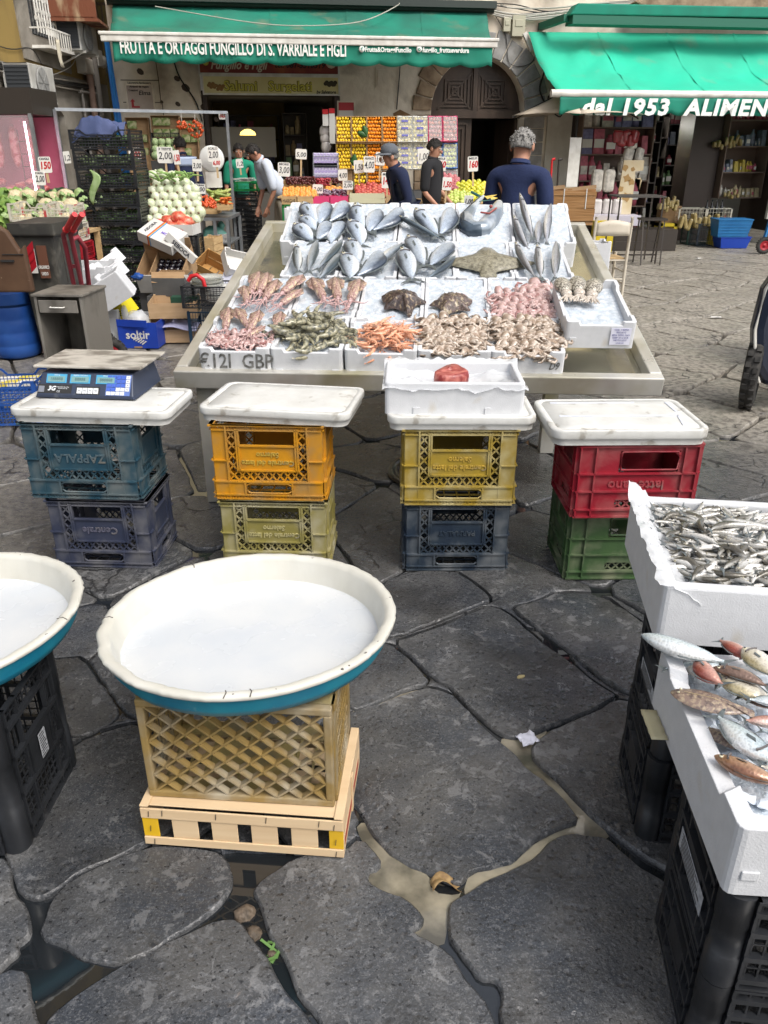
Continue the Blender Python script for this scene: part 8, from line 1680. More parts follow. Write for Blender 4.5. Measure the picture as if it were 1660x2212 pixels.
for k,(px,py) in enumerate([(789,283),(783,290),(768,352),(765,345),(757,402)]): c=gy(px,py,13.3); b=MB(); b.grid(lambda u,v:Vector(((u-.5)*.10*math.sin(PI*(v*.9+.05)),-.01-.02*math.sin(u*3),(v-.5)*.16)),3,5); put('citrus_leaf',b,LFG,'dark green citrus leaf between the lemons','leaf','citrus leaves',M=Matrix.Translation(c)@Matrix.Rotation(rr.uniform(-1.4,1.4),4,'Y'),thick=.002)
# low tables with sloping heaps in front
def heap(me,n,px0,px1,pyt,pyb,Y,lab,cat,grp,slope=.30,sc=1.0):
 nm=me.name.split('.')[0]; cols_=max(2,int((px1-px0)/(.066*sc*FPX/(Y*.92)))); rows_=max(1,math.ceil(n/cols_))
 for i in range(n):
  cc=i%cols_; rw=i//cols_; px=px0+(cc+.5+.4*(rw%2)-.2)*(px1-px0)/cols_+rr.uniform(-1,1); t=rw/max(1,rows_-1) if rows_>1 else 0; py=pyb-(pyb-pyt)*t*(1-.25*abs(2*(px-px0)/(px1-px0)-1)**2)
  c=gy(px,py+rr.uniform(-1,1),Y+t*slope); inst(nm,me,Matrix.Translation(c)@spin(rr)@Matrix.Scale(sc,4),lab,cat,grp)
heap(APY,70,982,1062,392,432,11.6,'yellow green apple heaped right of the kiwis','apple','yellow apples in the right heap')
heap(APG,34,966,1020,412,436,11.2,'light green apple in the lower front heap','apple','green apples in front of the yellow ones')
heap(KIW,56,915,978,402,436,11.25,'brown kiwi in the heap right of the man in the cap','kiwi','kiwis heaped beside the cap man')
heap(ONI,66,922,992,378,410,11.8,'dark pink onion in the heap behind the kiwis','onion','pink onions behind the kiwis')
heap(POM,60,768,850,398,422,11.5,'red nectarine in the heap left of the man in the cap','nectarine','nectarines left of the cap man')
heap(APG,14,846,866,402,420,11.4,'pale green fruit just behind the cap man','apple','pale apples behind the cap man')
heap(TAN_,62,612,684,404,424,11.0,'tangerine in the heap over the two small wooden boxes','tangerine','tangerines heaped over two wooden boxes',sc=1.0)
heap(TAN_,18,704,748,404,414,11.5,'tangerine in the bags behind the grapes','tangerine','bagged tangerines')
CHR=mat('cherries_dark',(.07,.012,.016),.2,col2=(.12,.02,.02),scale=30,spec=.8); CHR2=mat('cherries_red',(.35,.01,.03),.2,col2=(.22,.01,.02),scale=30,spec=.8)
def massheap(name,label,px0,px1,pyt,pyb,Y,m,n,r_,kindlabel):
 b=MB()
 for i in range(n): c=gy(rr.uniform(px0,px1),rr.uniform(pyt,pyb),Y+rr.uniform(-.02,.12)); b.ell(c,(r_,r_,r_),6,4)
 put(name,b,m,label,kindlabel,kind='stuff')
massheap('dark_cherries','crate of almost black cherries',618,683,383,398,11.9,CHR,420,.016,'cherries'); massheap('red_cherries','bright red cherries beside the dark ones',684,714,386,402,11.9,CHR2,200,.016,'cherries'); massheap('red_berries','red berries in the punnets right of the cherries',716,748,386,396,12.2,CHR,120,.014,'berries')
GRPM=mat('bagged_grapes',(.14,.07,.12),.25,col2=(.34,.28,.34),scale=26,mix=(.4,.6),coat=.5)
massheap('grapes_left','bagged dark grapes in pink bottomed trays, left heap',678,714,410,424,11.3,GRPM,160,.018,'grapes'); massheap('grapes_right','bagged dark grapes in pink bottomed trays, right heap',718,752,410,426,11.3,GRPM,160,.018,'grapes')
x0,x1,z0,z1=PR(613,380,716,402,12.0); slatbox('long slatted wooden box of dark cherries',L(x0,11.95,z0-.04,D2(2)),(x1-x0)*.68,.25,z1-z0-.02,TIM,2); slatbox('slatted wooden box of red cherries',L(x0+(x1-x0)*.70,11.95,z0-.04,D2(2)),(x1-x0)*.3,.25,z1-z0-.02,TIM,2)
for k,(a,b2,lb) in enumerate([(609,641,'left small wooden tangerine box with pencil writing'),(643,676,'right small wooden tangerine box')]):
 x0,x1,z0,z1=PR(a,424,b2,442,10.9); s_=slatbox(lb,L(x0,10.9,z0,D2(2)),x1-x0,.24,z1-z0,TIM,1); 
 if k==0: text('pencil_writing','MARGHE',.06,INK,s_,Matrix.Translation(((x1-x0)*.5,-.002,(z1-z0)*.42))@UPR,sx=.7)
for a,b2,lb in [(677,712,'pink tray of bagged grapes, left one'),(714,752,'pink tray of bagged grapes, right one')]: x0,x1,z0,z1=PR(a,424,b2,440,11.0); tray('grape_tray',lb,'tray',L(x0,11.0,z0),x1-x0,.3,z1-z0,PINKC)
x0,x1,z0,z1=PR(756,420,832,440,11.0); slatbox('long pale wooden box below the nectarines',L(x0,11.0,z0,D2(2)),x1-x0,.3,z1-z0,mat('pale_green_wood',(.52,.50,.34),.8),2); x0,x1,z0,z1=PR(834,424,862,440,11.1); slatbox('small pale box beside the nectarines',L(x0,11.1,z0),x1-x0,.3,z1-z0,WDK,1)
x0,x1,z0,z1=PR(610,441,675,480,10.85); gridcrate('green crate under the tangerine boxes',L(x0,10.9,.3),x1-x0,.4,z1-.31,GRNP,nx=10,nz=3,dip=0); gridcrate('green crate on the ground under the tangerine boxes',L(x0,10.9,.002),x1-x0,.4,.29,GRNP,nx=10,nz=3,dip=0)
x0,x1,z0,z1=PR(614,456,654,482,9.6); foam_box('cream foam box behind the left rear corner of the fish table',L(x0,9.6,max(.35,z0)),x1-x0,.3,.16); b=MB(); b.bx(x0,9.62,0,x1,9.9,.349); put('carton_stand',b,CARDD,'dark carton under the cream foam box','carton')
x0,x1,z0,z1=PR(676,438,1064,470,11.3); b=MB(); b.bx(x0,11.35,z1-.02,x1,12.3,z1); 
tb2=empty('fruit_table','long trestle table carrying the heaps of fruit','table'); put('table_top',b,TIM,parent=tb2)
for x in (x0+.05,(x0+x1)/2,x1-.1):
 for y in (11.4,12.2): b=MB(); b.bx(x,y,0,x+.05,y+.05,z1-.021); put('leg',b,TIM,parent=tb2)
x0,x1,z0,z1=PR(610,404,752,470,12.0); tb3=empty('fruit_table','shorter trestle table under the cherries and grapes','table'); b=MB(); b.bx(x0,11.5,z1-.12,x1,12.3,z1-.10); put('table_top',b,TIM,parent=tb3)
for x in (x0+.05,x1-.1):
 for y in (11.55,12.2): b=MB(); b.bx(x,y,0,x+.05,y+.05,z1-.121); put('leg',b,TIM,parent=tb3)
# lilac packets, hanging bags and strips by the shop door
LIL=mat('lilac_packet',(.42,.34,.62),.3,col2=(.62,.60,.72),scale=30,mix=(.45,.55),coat=.4)
for j in range(2):
 for i in range(7): b=MB(); b.bx(-.04,-.03,-.11,.04,.03,.11); put('lilac_packet',b,LIL,'lilac and white packet on the wire rack by the shop door','packet','lilac packets on the wire rack',M=Matrix.Translation(gy(682+i*7.2,347+j*20,13.3)),bevel=.012)
b=MB()
for j in range(3): a=gy(676,336+j*20+2,13.25);c=gy(732,336+j*20+2,13.25); b.bar(a,c,.008)
for px in (677,731): b.bar(gy(px,330,13.25),Vector((gy(px,330,13.25).x,13.25,0)),.012)
put('wire_rack',b,GAL,'wire rack holding the lilac packets','rack')
BAGM=mat('snack_bag',(.50,.47,.44),.25,col2=(.62,.58,.55),scale=8,coat=.5,bump=.4,bscale=14)
for i,(px,py) in enumerate([(701,283),(702,299),(704,317),(718,262),(720,278)]): b=MB(); b.ell((0,0,0),(.085,.04,.09),8,6,jit=.1,seed=i); put('snack_bag',b,BAGM,'silvery snack bag hanging by the shop door','snack bag','snack bags by the door',M=Matrix.Translation(gy(px,py,14.0)))
for i,(px,p0,p1) in enumerate([(703,236,272),(717,234,310)]): a=gy(px,p0,13.9);c=gy(px,p1,13.9); b=MB(); b.bx(a.x-.045,13.9,c.z,a.x+.045,13.91,a.z); s_=put('hanging_strip',b,CRD,['shorter','longer'][i]+' white hanging strip of small packets by the shop door','packet strip'); b=MB(); b.bx(a.x-.045,13.893,a.z-.07,a.x+.045,13.899,a.z); put('red_header',b,PRD,parent=s_)
# interior of the left shop: shelves seen in the dark
SHM=[mat('goods_%d'%i,c,.5,col2=tuple(x*.6 for x in c),scale=14) for i,c in enumerate([(.42,.30,.15),(.42,.15,.10),(.24,.28,.36),(.55,.46,.28),(.20,.34,.15),(.66,.62,.54),(.55,.13,.18),(.22,.22,.40),(.65,.50,.08)])]
def shelfunit(label,M,w,h,d,n,seed,mm=None,items=True,size=(.07,.14),back=True,dens=.99,pal=None,shade=None):
 r=random.Random(seed); r_=empty('shelf_unit',label,'shelf unit',M); m=mm or DKM
 for x in (0,w-.02): b=MB(); b.bx(x,0,0,x+.02,d,h); put('side_panel',b,m,parent=r_)
 if back: b=MB(); b.bx(.0205,d-.01,0,w-.0205,d,h); put('back_panel',b,m,parent=r_)
 for k in range(n+1): b=MB(); z=k*(h-.02)/n; b.bx(.0205,0,z,w-.0205,d-.0105,z+.02); put('shelf',b,m,parent=r_)
 if items:
  for k in range(n):
   x=.03; z=k*(h-.02)/n+.021; pal_=pal or SHM; mi=r.choice(pal_)
   while x<w-.12:
    ww=r.uniform(*size); hh=min((h-.02)/n-.03,r.uniform(1.5,3.0)*ww)
    if r.random()<.25: mi=r.choice(pal_)
    if r.random()<dens:
     b=MB(); y0=r.uniform(.01,.06)
     if r.random()<.35: b.lathe([(.001,0),(ww*.45,0),(ww*.45,hh*.7),(ww*.2,hh*.85),(ww*.2,hh),(.001,hh)],9,c=(x+ww/2,y0+ww/2,z))
     else: b.add([(x,y0,z),(x+ww-.01,y0,z),(x+ww-.01,y0+d*.6,z),(x,y0+d*.6,z),(x+.006,y0+.03,z+hh),(x+ww-.016,y0+.03,z+hh),(x+ww-.016,y0+d*.5,z+hh),(x+.006,y0+d*.5,z+hh)],[(0,3,2,1),(4,5,6,7),(0,1,5,4),(1,2,6,5),(2,3,7,6),(3,0,4,7)])
     b.I=[0]*len(b.F); o=put('packet',b,[mi],['packet'] and 'grocery packet on the '+label.split(',')[0],'packet','packets on the '+label.split(',')[0])
     o.matrix_basis=M
     if r.random()<.6: b=MB(); b.bx(x+.01,y0-.002,z+hh*.25,x+ww-.02,y0+.0,z+hh*.6); q=put('printed_band',b,r.choice([CRD,SHM[5],SHM[6]]),parent=o)
    x+=ww+.004
 return r_
shelfunit('dim shelf unit at the back of the fruit shop',FM@L(1.5,2.6,0),1.2,2.2,.35,5,3,dens=.9); shelfunit('dim shelf unit right of the shop door',FM@L(2.75,1.6,0),.45,2.2,.3,6,4)
b=MB(); b.bx(1.45,1.2,1.45,2.6,1.25,1.95); b.bx(1.45,.9,0,2.9,1.5,.85); put('shop_counter',b,RM,'dim counter inside the fruit shop','counter',M=FM)
LMP=mat('lit_lamp_yellow',(1,.72,.18),.5,emit=1.5); b=MB(); b.lathe([(.14,0),(.12,.05),(.05,.09),(.001,.095)],16); c=gy(536,292,14.9); put('yellow_lamp',b,LMP,'small yellow lamp hanging inside the fruit shop','lamp',M=Matrix.Translation(c))
# ================================================================ RIGHT SHOP
b=MB(); c=gy(1392,268,16.6); b.bx(c.x-.28,c.y-.05,c.z-.02,c.x+.28,c.y+.1,c.z+.02); put('ceiling_lamp',b,mat('lamp_white_lit',(1,.98,.94),.5,emit=30),'lit white strip lamp on the ceiling of the right shop','ceiling lamp')
pal1=[SHM[0],SHM[3],SHM[5],SHM[1]]; pal2=[SHM[4],SHM[3],SHM[8]]
M1=FM@L(7.92,-.25,0.62); shelfunit('left shelf unit in the right shop, with bagged biscuits',M1,1.35,1.75,.38,4,11,mm=mat('shelf_brown',(.18,.13,.10),.6),size=(.12,.22),pal=[SHM[0],SHM[1],SHM[5],SHM[6],SHM[7]])
shelfunit('inner shelf unit of the right shop, full of pasta bags',FM@L(9.25,1.0,.0),.9,2.5,.35,7,12,size=(.07,.12),pal=pal2)
shelfunit('narrow shelf beside the door with cans and red tins',FM@L(9.35,.3,.3),.32,2.1,.25,6,13,size=(.05,.08),pal=[SHM[5],SHM[1],SHM[7]])
shelfunit('dark shelf unit of the right bay with hanging packets',FM@L(10.70,-.2,.75),.86,1.75,.4,4,14,mm=mat('shelf_brown',(0,0,0)),size=(.05,.10),pal=[SHM[5],SHM[6],SHM[3],SHM[2],SHM[8]])
shelfunit('back shelf unit deep in the right shop',FM@L(8.3,3.2,0),3.2,2.5,.35,6,15,size=(.08,.16))
RDB=mat('red_snack_bags',(.30,.02,.03),.25,col2=(.2,.02,.02),scale=10,coat=.5,bump=.5,bscale=18)
for i in range(5): b=MB(); b.cb(0,0,0,.17,.12,.2,rz=.2*i,ry=.2*math.sin(i*2)); put('red_bag',b,RDB,'dark red bag on the top shelf of the left unit','bag','dark red bags on the top shelf',M=Matrix.Translation(gy(1335+i*9,295+8*(i%2),14.6)),bevel=.04)
for i in range(5): b=MB(); b.cb(0,0,0,.17,.10,.21,rz=.2*i,ry=.2*math.sin(i*2)); put('white_bag',b,SHM[5],'printed whitish bag stacked right of the left shelf unit','bag','whitish bags beside the shelf unit',M=Matrix.Translation(gy(1350+i*8,350-26*(i%3)+10,14.7)),bevel=.035)
YBX=mat('pasta_bag_yellow',(.30,.22,.07),.4,col2=(.42,.34,.16),scale=16,coat=.3)
for i,(px,py,w_,h_) in enumerate([(1448,436,.30,.14),(1442,446,.34,.14),(1490,480,.40,.26),(1540,478,.36,.20),(1580,420,.3,.1),(1585,305,.3,.16),(1560,312,.35,.12)]):
 c=gy(px,py,15.0 if i<4 else (15.6 if i==4 else 15.72)); b=MB(); 
 for k in range(5): b.cb(-w_/2+w_*(k+.5)/5,0,.03*(k%2)-.02*(k%3),w_*.17,.12,h_*(.8+.2*(k%2)),rz=.3*math.sin(k*2+i),ry=.25*math.sin(k*3+i))
 put('yellow_bags',b,YBX,['upper yellow pasta bags on the carton','lower yellow pasta bags on the carton','yellow bags hanging over the left basket','yellow bags by the dark bottles','small yellow bags on the right shelf','yellow bags beside the yellow card on the top shelf','loose yellow bags at the left of the top shelf'][i],'bags',M=Matrix.Translation(c),bevel=.025)
gridcrate('pale basket holding yellow bags, left of the two on the dark crates',L(gy(1490,500,15.05).x-.25,15.03,.40),.5,.3,.22,OFFW,nx=8,nz=3,dip=0); gridcrate('pale basket holding yellow bags, right of the two behind the blue boxes',L(gy(1545,500,15.05).x-.2,15.05,.42),.45,.3,.2,OFFW,nx=8,nz=3,dip=0)
b=MB(); b.bx(-.18,0,0,.18,.25,.30); put('cardboard_box',b,CARD,'brown carton in the shop carrying yellow bags','carton',M=Matrix.Translation(gy(1447,483,15.2)),bevel=.004)
x0,x1,z0,z1=PR(1423,483,1462,528,15.0); b=MB(); b.bx(x0,15,0,x0+.06,15.3,z1);b.bx(x1-.06,15,0,x1,15.3,z1);b.bx(x0,15,z1-.05,x1,15.3,z1); put('yellow_stool',b,mat('plastic_yellow',(.55,.42,.02),.4),'yellow plastic stool under the brown carton','stool')
gridcrate('dark green crate under the yellow bags',L(gy(1475,525,15.2).x,15.0,0),.55,.35,.34,mat('crate_bottle_green',(.01,.04,.03),.5),nx=10,nz=4,dip=0); gridcrate('dark blue crate left of the bright blue ones',L(gy(1500,525,14.9).x,14.8,0),.40,.35,.38,PNA,nx=10,nz=4,dip=0)
b=MB()
for k in range(4): b.lathe([(.001,0),(.04,0),(.04,.16),(.014,.22),(.014,.30),(.001,.30)],9,c=(k*.09-.14,0,0))
put('dark_bottles',b,mat('bottle_dark',(.02,.02,.02),.1),'row of dark bottles behind the hanging yellow bags','bottles',M=Matrix.Translation(gy(1540,470,15.1)),kind='stuff')
# blue storage boxes, yellow crate behind
def box_taper(name,label,px0,pyt,px1,pyb,Y,m,d=.4,ribs=0,zb=None):
 x0,x1,z0,z1=PR(px0,pyt,px1,pyb,Y); z0=max(z0,.003) if zb is None else zb; t=.04; r_=empty(name,label,'storage box',L(x0,Y,z0)); w_=x1-x0;h_=z1-z0
 b=MB(); b.loft([[(t,t,0),(w_-t,t,0),(w_-t,d-t,0),(t,d-t,0)],[(0,0,h_*.93),(w_,0,h_*.93),(w_,d,h_*.93),(0,d,h_*.93)],[(-.01,-.01,h_*.94),(w_+.01,-.01,h_*.94),(w_+.01,d+.01,h_*.94),(-.01,d+.01,h_*.94)],[(-.01,-.01,h_),(w_+.01,-.01,h_),(w_+.01,d+.01,h_),(-.01,d+.01,h_)]],0,True,True,False); put('box_body',b,m,parent=r_,bevel=.006)
 for k in range(ribs): b=MB(); z=h_*(.08+.8*k/ribs); s_=t*(1-z/h_/.93); b.bx(s_-.004,s_-.006,z,w_-s_+.004,s_+.004,z+.012); put('rib',b,m,parent=r_)
 return r_
BLU2=mat('plastic_blue_light',(.015,.13,.33),.4,col2=(.02,.16,.38),scale=7); BLU3=mat('plastic_blue_royal',(.015,.06,.42),.4)
box_taper('storage_box','royal blue plastic box, lower of the two before the right shop',1556,512,1622,538,14.4,BLU3,ribs=0); box_taper('storage_box','lighter blue ribbed box turned over on the royal blue one',1551,474,1625,513,14.35,BLU2,ribs=5)
x0,x1,z0,z1=PR(1548,488,1562,530,14.7); b=MB(); b.bx(x0,14.75,0,x1+.2,15.1,z1); put('yellow_crate',b,mat('plastic_yellow',(0,0,0)),'yellow crate peeking out behind the blue boxes','crate',bevel=.01)
# cardboard cheese standee, bistro table, low shelf goods
b=MB(); x0,x1,z0,z1=PR(1333,346,1384,482,14.3); xz(b,[(x0,z0),(x1-.12,z0),(x1-.12,z0+.7),(x1-.02,z0+.72),(x1-.02,z1-.45),(x1,z1-.3),(x1-.12,z1-.28),(x1-.13,z1-.17),(x1,z1-.16),(x1,z1),(x0+.06,z1),(x0+.03,z1-.6)],14.3,14.34); ch=put('cheese_standee',b,mat('cheese_board',(.55,.44,.26),.6,col2=(.60,.52,.36),scale=5),'cheese shaped cardboard display stand at the shop entrance','display stand')
for k,(u,v,r_) in enumerate([(.3,.88,.05),(.7,.86,.035),(.45,.72,.06),(.7,.66,.05),(.2,.55,.045),(.55,.42,.07)]): b=MB(); b.M=Matrix.Translation((x0+(x1-x0)*u*.8,14.298,z0+(z1-z0)*v))@UPR; b.lathe([(.001,.002),(r_,.002)],9,jit=lambda k_,z:.25*math.sin(k_*3+k)); put('printed_hole',b,mat('cheese_hole',(.36,.22,.08),.7),parent=ch)
bt_=empty('bistro_table','small dark metal table with thin legs in front of the right shop','table'); Y=12.4; x0=gy(1337,432,Y).x;x1=gy(1440,432,Y).x; zt=gy(1390,424,Y).z; zt=max(zt,.8)
b=MB(); b.bx(x0,Y,zt-.02,x1,Y+.6,zt); put('table_top',b,mat('dark_table_top',(.06,.055,.05),.5),parent=bt_)
for x in (x0+.02,x1-.04):
 for y in (Y+.02,Y+.56): b=MB(); b.bx(x,y,0,x+.02,y+.02,zt-.021); put('leg',b,DKM,parent=bt_)
for z_ in (.12,.30): b=MB(); b.bx(x0+.03,Y+.03,z_,x1-.03,Y+.05,z_+.02); put('rail',b,DKM,parent=bt_)
bs=empty('bar_stool','thin dark metal stool pushed under the bistro table','stool'); xx=(x0+x1)/2+.05
for dx in (0,.32): b=MB(); b.bar((xx+dx*.9,Y-.15,0),(xx+dx,Y+.0,.62),.018); put('leg',b,DKM,parent=bs); b=MB(); b.bar((xx+dx*.9,Y+.25,0),(xx+dx,Y+.2,.62),.018); put('leg',b,DKM,parent=bs)
b=MB(); b.bx(xx-.02,Y-.02,.62,xx+.36,Y+.24,.65); put('seat',b,DKM,parent=bs); b=MB(); b.bar((xx,Y-.1,.22),(xx+.3,Y-.1,.22),.014); put('foot_bar',b,DKM,parent=bs)
for i,(px0,px1,py0,py1,lb) in enumerate([(1280,1332,465,488,'left white carton on the pallet by the shop'),(1334,1384,466,488,'right white carton on the pallet by the shop')]): x0,x1,z0,z1=PR(px0,py0,px1,py1,14.0); b=MB(); b.bx(x0,14,z0,x1,14.4,z1); put('cardboard_box',b,mat('carton_lilac_white',(.46,.44,.50),.6),lb,'carton',bevel=.004)
x0,x1,z0,z1=PR(1280,440,1325,468,14.1)
for i in range(3): b=MB(); b.cb(0,0,0,.16,.14,.26); put('white_sack',b,BAGM,['left','middle','right'][i]+' white printed sack on the low shelf','sack',M=L(x0+.12+i*.17,14.3,z0+.14),bevel=.04)
for i in range(2): b=MB(); b.cb(0,0,0,.19,.14,.36); put('white_sack',b,SHM[5],['paler','taller'][i]+' sack on the middle shelf over the cartons','sack',M=L(x0+.1+i*.2,14.4,z0+.55),bevel=.05)
b=MB(); b.bx(x0-.05,14.1,.0,x0+1.5,14.6,z0-.21); put('low_platform',b,DKM,'dark platform under the white cartons','platform')
x0,x1,z0,z1=PR(1283,492,1290,530,13.8); b=MB(); b.bx(x0,13.8,0,x1,13.9,.5); b.bx(x0,13.9,0,x1+.3,14.0,.5); put('yellow_stand',b,mat('plastic_yellow',(0,0,0)),'yellow crate edge beside the wrapped parcel','crate')
fp_=empty('folding_panel','white folding door panel standing at the left of the right shop','panel'); x0,x1,z0,z1=PR(1355-140,290,1252,470,13.9)
for k in range(2): b=MB(); xa=gy(1228+k*12,350,13.9).x; b.bx(xa,13.9+.03*k,0.3,xa+.10,13.93+.03*k,gy(1235,297,13.9).z); put('panel_leaf',b,WHI,parent=fp_)
for px,cc,lb in ((1193,RDG,'thin red tool handle leaning beside the wrapped parcel'),(1208,DKM,'thin black tool handle leaning beside the wrapped parcel')): a=gy(px,345,11.5); q=gy(px-3,395,11.5); b=MB(); b.tube([a,q,Vector((q.x,11.6,0))],.014,7); b.tube([a,a+Vector((.04,0,.01))],.02,6); put('tool_handle',b,cc,lb,'tool handle')
# wrapped brown parcel on a stand
TAPE=mat('brown_packing_tape',(.28,.145,.055),.25,col2=(.36,.20,.085),scale=7,stretch=(.5,1,9),bump=.5,bscale=9,coat=.4)
x0,x1,z0,z1=PR(1180,408,1283,486,7.6); pc=empty('wrapped_parcel','big carton wound in shiny brown tape right of the man in the polo shirt','parcel',L(x0,7.6,z0,D2(-3)))
b=MB(); w_=x1-x0;h_=z1-z0
b.grid(lambda u,v:Vector((w_*u,.008*noise.noise(Vector((u*3,v*14,1))),h_*v)),20,30); b.bx(0,.004,0,w_,.45,h_); put('carton_body',b,TAPE,parent=pc)
for k in range(5): b=MB(); z=h_*(.12+.17*k); b.bx(-.003,-.012,z,w_+.003,.46,z+.05+.01*(k%2)); put('tape_band',b,TAPE,parent=pc,M=Matrix.Rotation(.02*math.sin(k*2),4,'Y'))
for x in (w_*.34,w_*.80): b=MB(); b.bx(x,-.016,h_*.45,x+.008,-.012,h_+.002); put('string',b,CARDW,parent=pc)
b=MB(); b.bar((0,.0,h_),(w_*.35,-.01,h_+.02),.004,.03); b.bar((w_*.35,0,h_-.01),(w_,0,h_+.02),.004,.03); put('torn_flap',b,CARD,parent=pc)
b=MB(); b.bx(x0+.03,7.68,0,x1-.05,8.0,z0-.004); put('parcel_stand',b,DKM,'dark box on which the wrapped parcel stands','stand')
# white rush seat chair
chm=mat('cream_painted_wood',(.58,.53,.44),.5,col2=(.50,.45,.36),scale=6,dirt=(.35,.28,.2),dscale=12,dmix=(.62,.75)); RUSH=mat('rush_seat',(.42,.30,.16),.8,col2=(.33,.22,.10),scale=40,stretch=(1,8,1))
p=gz(1348,646); ch=empty('rush_chair','cream wooden chair with a woven rush seat right of the fish table','chair',L(p.x-.42,p.y+.02,0,D2(2)))
for x in (0,.40): b=MB(); b.tube([(x,0,0),(x+.0,0,.45),(x+.005*(1 if x else -1),-.03,.86),(x,-.03,.90)],[.017,.019,.017,.020],9); put('leg',b,chm,parent=ch)
for x in (.01,.39): b=MB(); b.tube([(x,.38,0),(x,.38,.46),(x,.38,.48)],[.016,.018,.021],9); put('leg',b,chm,parent=ch)
b=MB()
def f(u,v): return Vector((.01+.38*u,-.028-.02*math.sin(PI*u),.70+.135*v+.035*math.sin(PI*u)*v))
b.grid(f,12,3); put('back_rest',b,chm,parent=ch,thick=.018)
b=MB(); b.grid(lambda u,v:Vector((.01+.38*u,.01+.36*v,.452+.006*math.sin(PI*u)*math.sin(PI*v)-.01*abs(u-.5)-.008*abs(v-.5))),8,8); put('rush_seat',b,RUSH,parent=ch,thick=.018)
for q in [((0,0,.43),(.4,0,.43)),((0,.38,.43),(.4,.38,.43)),((0,0,.43),(0,.38,.43)),((.4,0,.43),(.4,.38,.43)),((0,0,.22),(.4,0,.22)),((0,0,.17),(0,.38,.17)),((.4,0,.17),(.4,.38,.17)),((0,.38,.2),(.4,.38,.2)),((.4,0,.30),(.4,.38,.30))]: b=MB(); b.tube(q,.010,7); put('rung',b,chm,parent=ch)
x0,x1,z0,z1=PR(1278,522,1312,560,8.0); foam_box('white foam box standing on the ground behind the right end of the fish table',L(x0-.02,8.0,.30),x1-x0+.06,.3,max(.15,z1-.30)); foam_box('white foam box under the other one behind the right end of the table',L(x0-.03,8.02,.003),x1-x0+.05,.3,.29)
# scooter, only its front part reaches into the view
SCM=mat('scooter_navy_paint',(.018,.024,.045),.22,.2,coat=.7); SCK=mat('scooter_black_plastic',(.02,.02,.022),.5); ALW=mat('alloy_wheel',(.42,.40,.36),.3,.8)
sct=empty('scooter','dark blue motor scooter parked at the right edge of the square','scooter')
wr=.25; wx,wy=2.475,5.16
fw=wheel(sct,Vector((wx,wy,wr)),wr,.10,D2(62),ALW)
b=MB()
for k in range(5): a_=2*PI*k/5; b.bar((.03*math.cos(a_),.03*math.sin(a_),0),(.14*math.cos(a_+.2),.14*math.sin(a_+.2),0),.035,.02)
put('spokes',b,ALW,parent=fw); b=MB(); b.lathe([(.085,.035),(.085,.042),(.045,.042),(.045,.035),(.085,.035)],24); put('brake_disc',b,GAL,parent=fw)
def sc_side(name,pts,y0,y1,m,bev=.02): b=MB(); xz(b,pts,y0,y1); return put(name,b,m,parent=sct,bevel=bev)
sc_side('leg_shield',[(2.42,.30),(2.375,.55),(2.39,.80),(2.46,.93),(2.58,1.02),(2.95,1.05),(3.0,.28),(2.78,.16),(2.52,.17)],5.02,5.16,SCM,.05)
sc_side('front_panel',[(2.52,.34),(2.50,.58),(2.55,.74),(2.95,.82),(2.95,.30),(2.7,.26)],4.98,5.03,SCK,.02)
b=MB(); b.tube([(2.47,5.03,.20),(2.415,5.02,.31),(2.368,5.015,.55),(2.382,5.015,.80),(2.455,5.02,.94),(2.57,5.03,1.03),(2.95,5.03,1.06)],.010,7); put('trim_edge',b,WHI,parent=sct)
b=MB()
for k in range(7): b.bx(2.44,5.005,.66+.03*k,2.52,5.012,.668+.03*k)
put('vent_grille',b,GAL,parent=sct)
sc_side('side_panel',[(3.25,.25),(3.25,.75),(3.7,.78),(3.7,.25)],5.7,6.6,SCM,.06); b=MB(); b.prism([(2.6,5.16),(3.0,5.16),(3.65,5.7),(3.25,5.7)],.22,.30); put('floor_board',b,SCK,parent=sct)
b=MB(); b.tube([(wx,wy,wr),(2.56,5.18,.6),(2.62,5.22,1.0)],.03,9); put('fork',b,SCK,parent=sct); b=MB(); b.bx(3.25,5.7,.78,3.65,6.6,.88); put('seat',b,SCK,parent=sct,bevel=.04); b=MB(); b.bar((2.48,5.2,1.12),(3.1,5.2,1.12),.03); put('handlebar',b,SCK,parent=sct)
wheel(sct,Vector((3.5,6.3,.25)),.25,.11,D2(86),ALW)
# hand trolley wheel far right, manhole, litter on the far paving
tr=empty('trolley','blue and red hand trolley at the far right edge by the shop','trolley'); c=gz(1648,548); wheel(tr,Vector((c.x,c.y,.13)),.13,.06,0,REDP); b=MB(); b.bar((c.x-.02,c.y+.05,.05),(c.x+.12,c.y+.1,1.0),.04); put('frame',b,BLU2,parent=tr)
mh=gz(958,1018); b=MB(); b.lathe([(.001,.003),(.25,.003),(.25,.0),(.27,.0),(.27,.005),(.30,.005),(.31,-.004)],36)
for i in range(-6,7):
 for j in range(-6,7):
  if i*i+j*j<34: b.cb(i*.038,j*.038,.004,.022,.022,.004)
put('manhole_cover',b,mat('cast_iron_wet',(.035,.033,.030),.25,.4,col2=(.06,.05,.04),scale=10),'round cast iron manhole cover under the front of the fish table','manhole cover',M=L(mh.x,mh.y,.008,.4))
for k,(px,py,lb) in enumerate([(1545,688,'white paper scrap on the paving left of the scooter'),(1400,905,'pale crumb of paper behind the ribbed foam lid'),(1510,560,'small white scrap on the far paving')]): v=gz(px,py); b=MB(); b.grid(lambda u,v_:((u-.5)*.12,(v_-.5)*.05,.02*noise.noise(Vector((u*5,v_*5,k)))+.012),5,4); put('paper_scrap',b,CARDW,lb,'paper scrap',M=L(v.x,v.y,.004,.3*k),thick=.001)
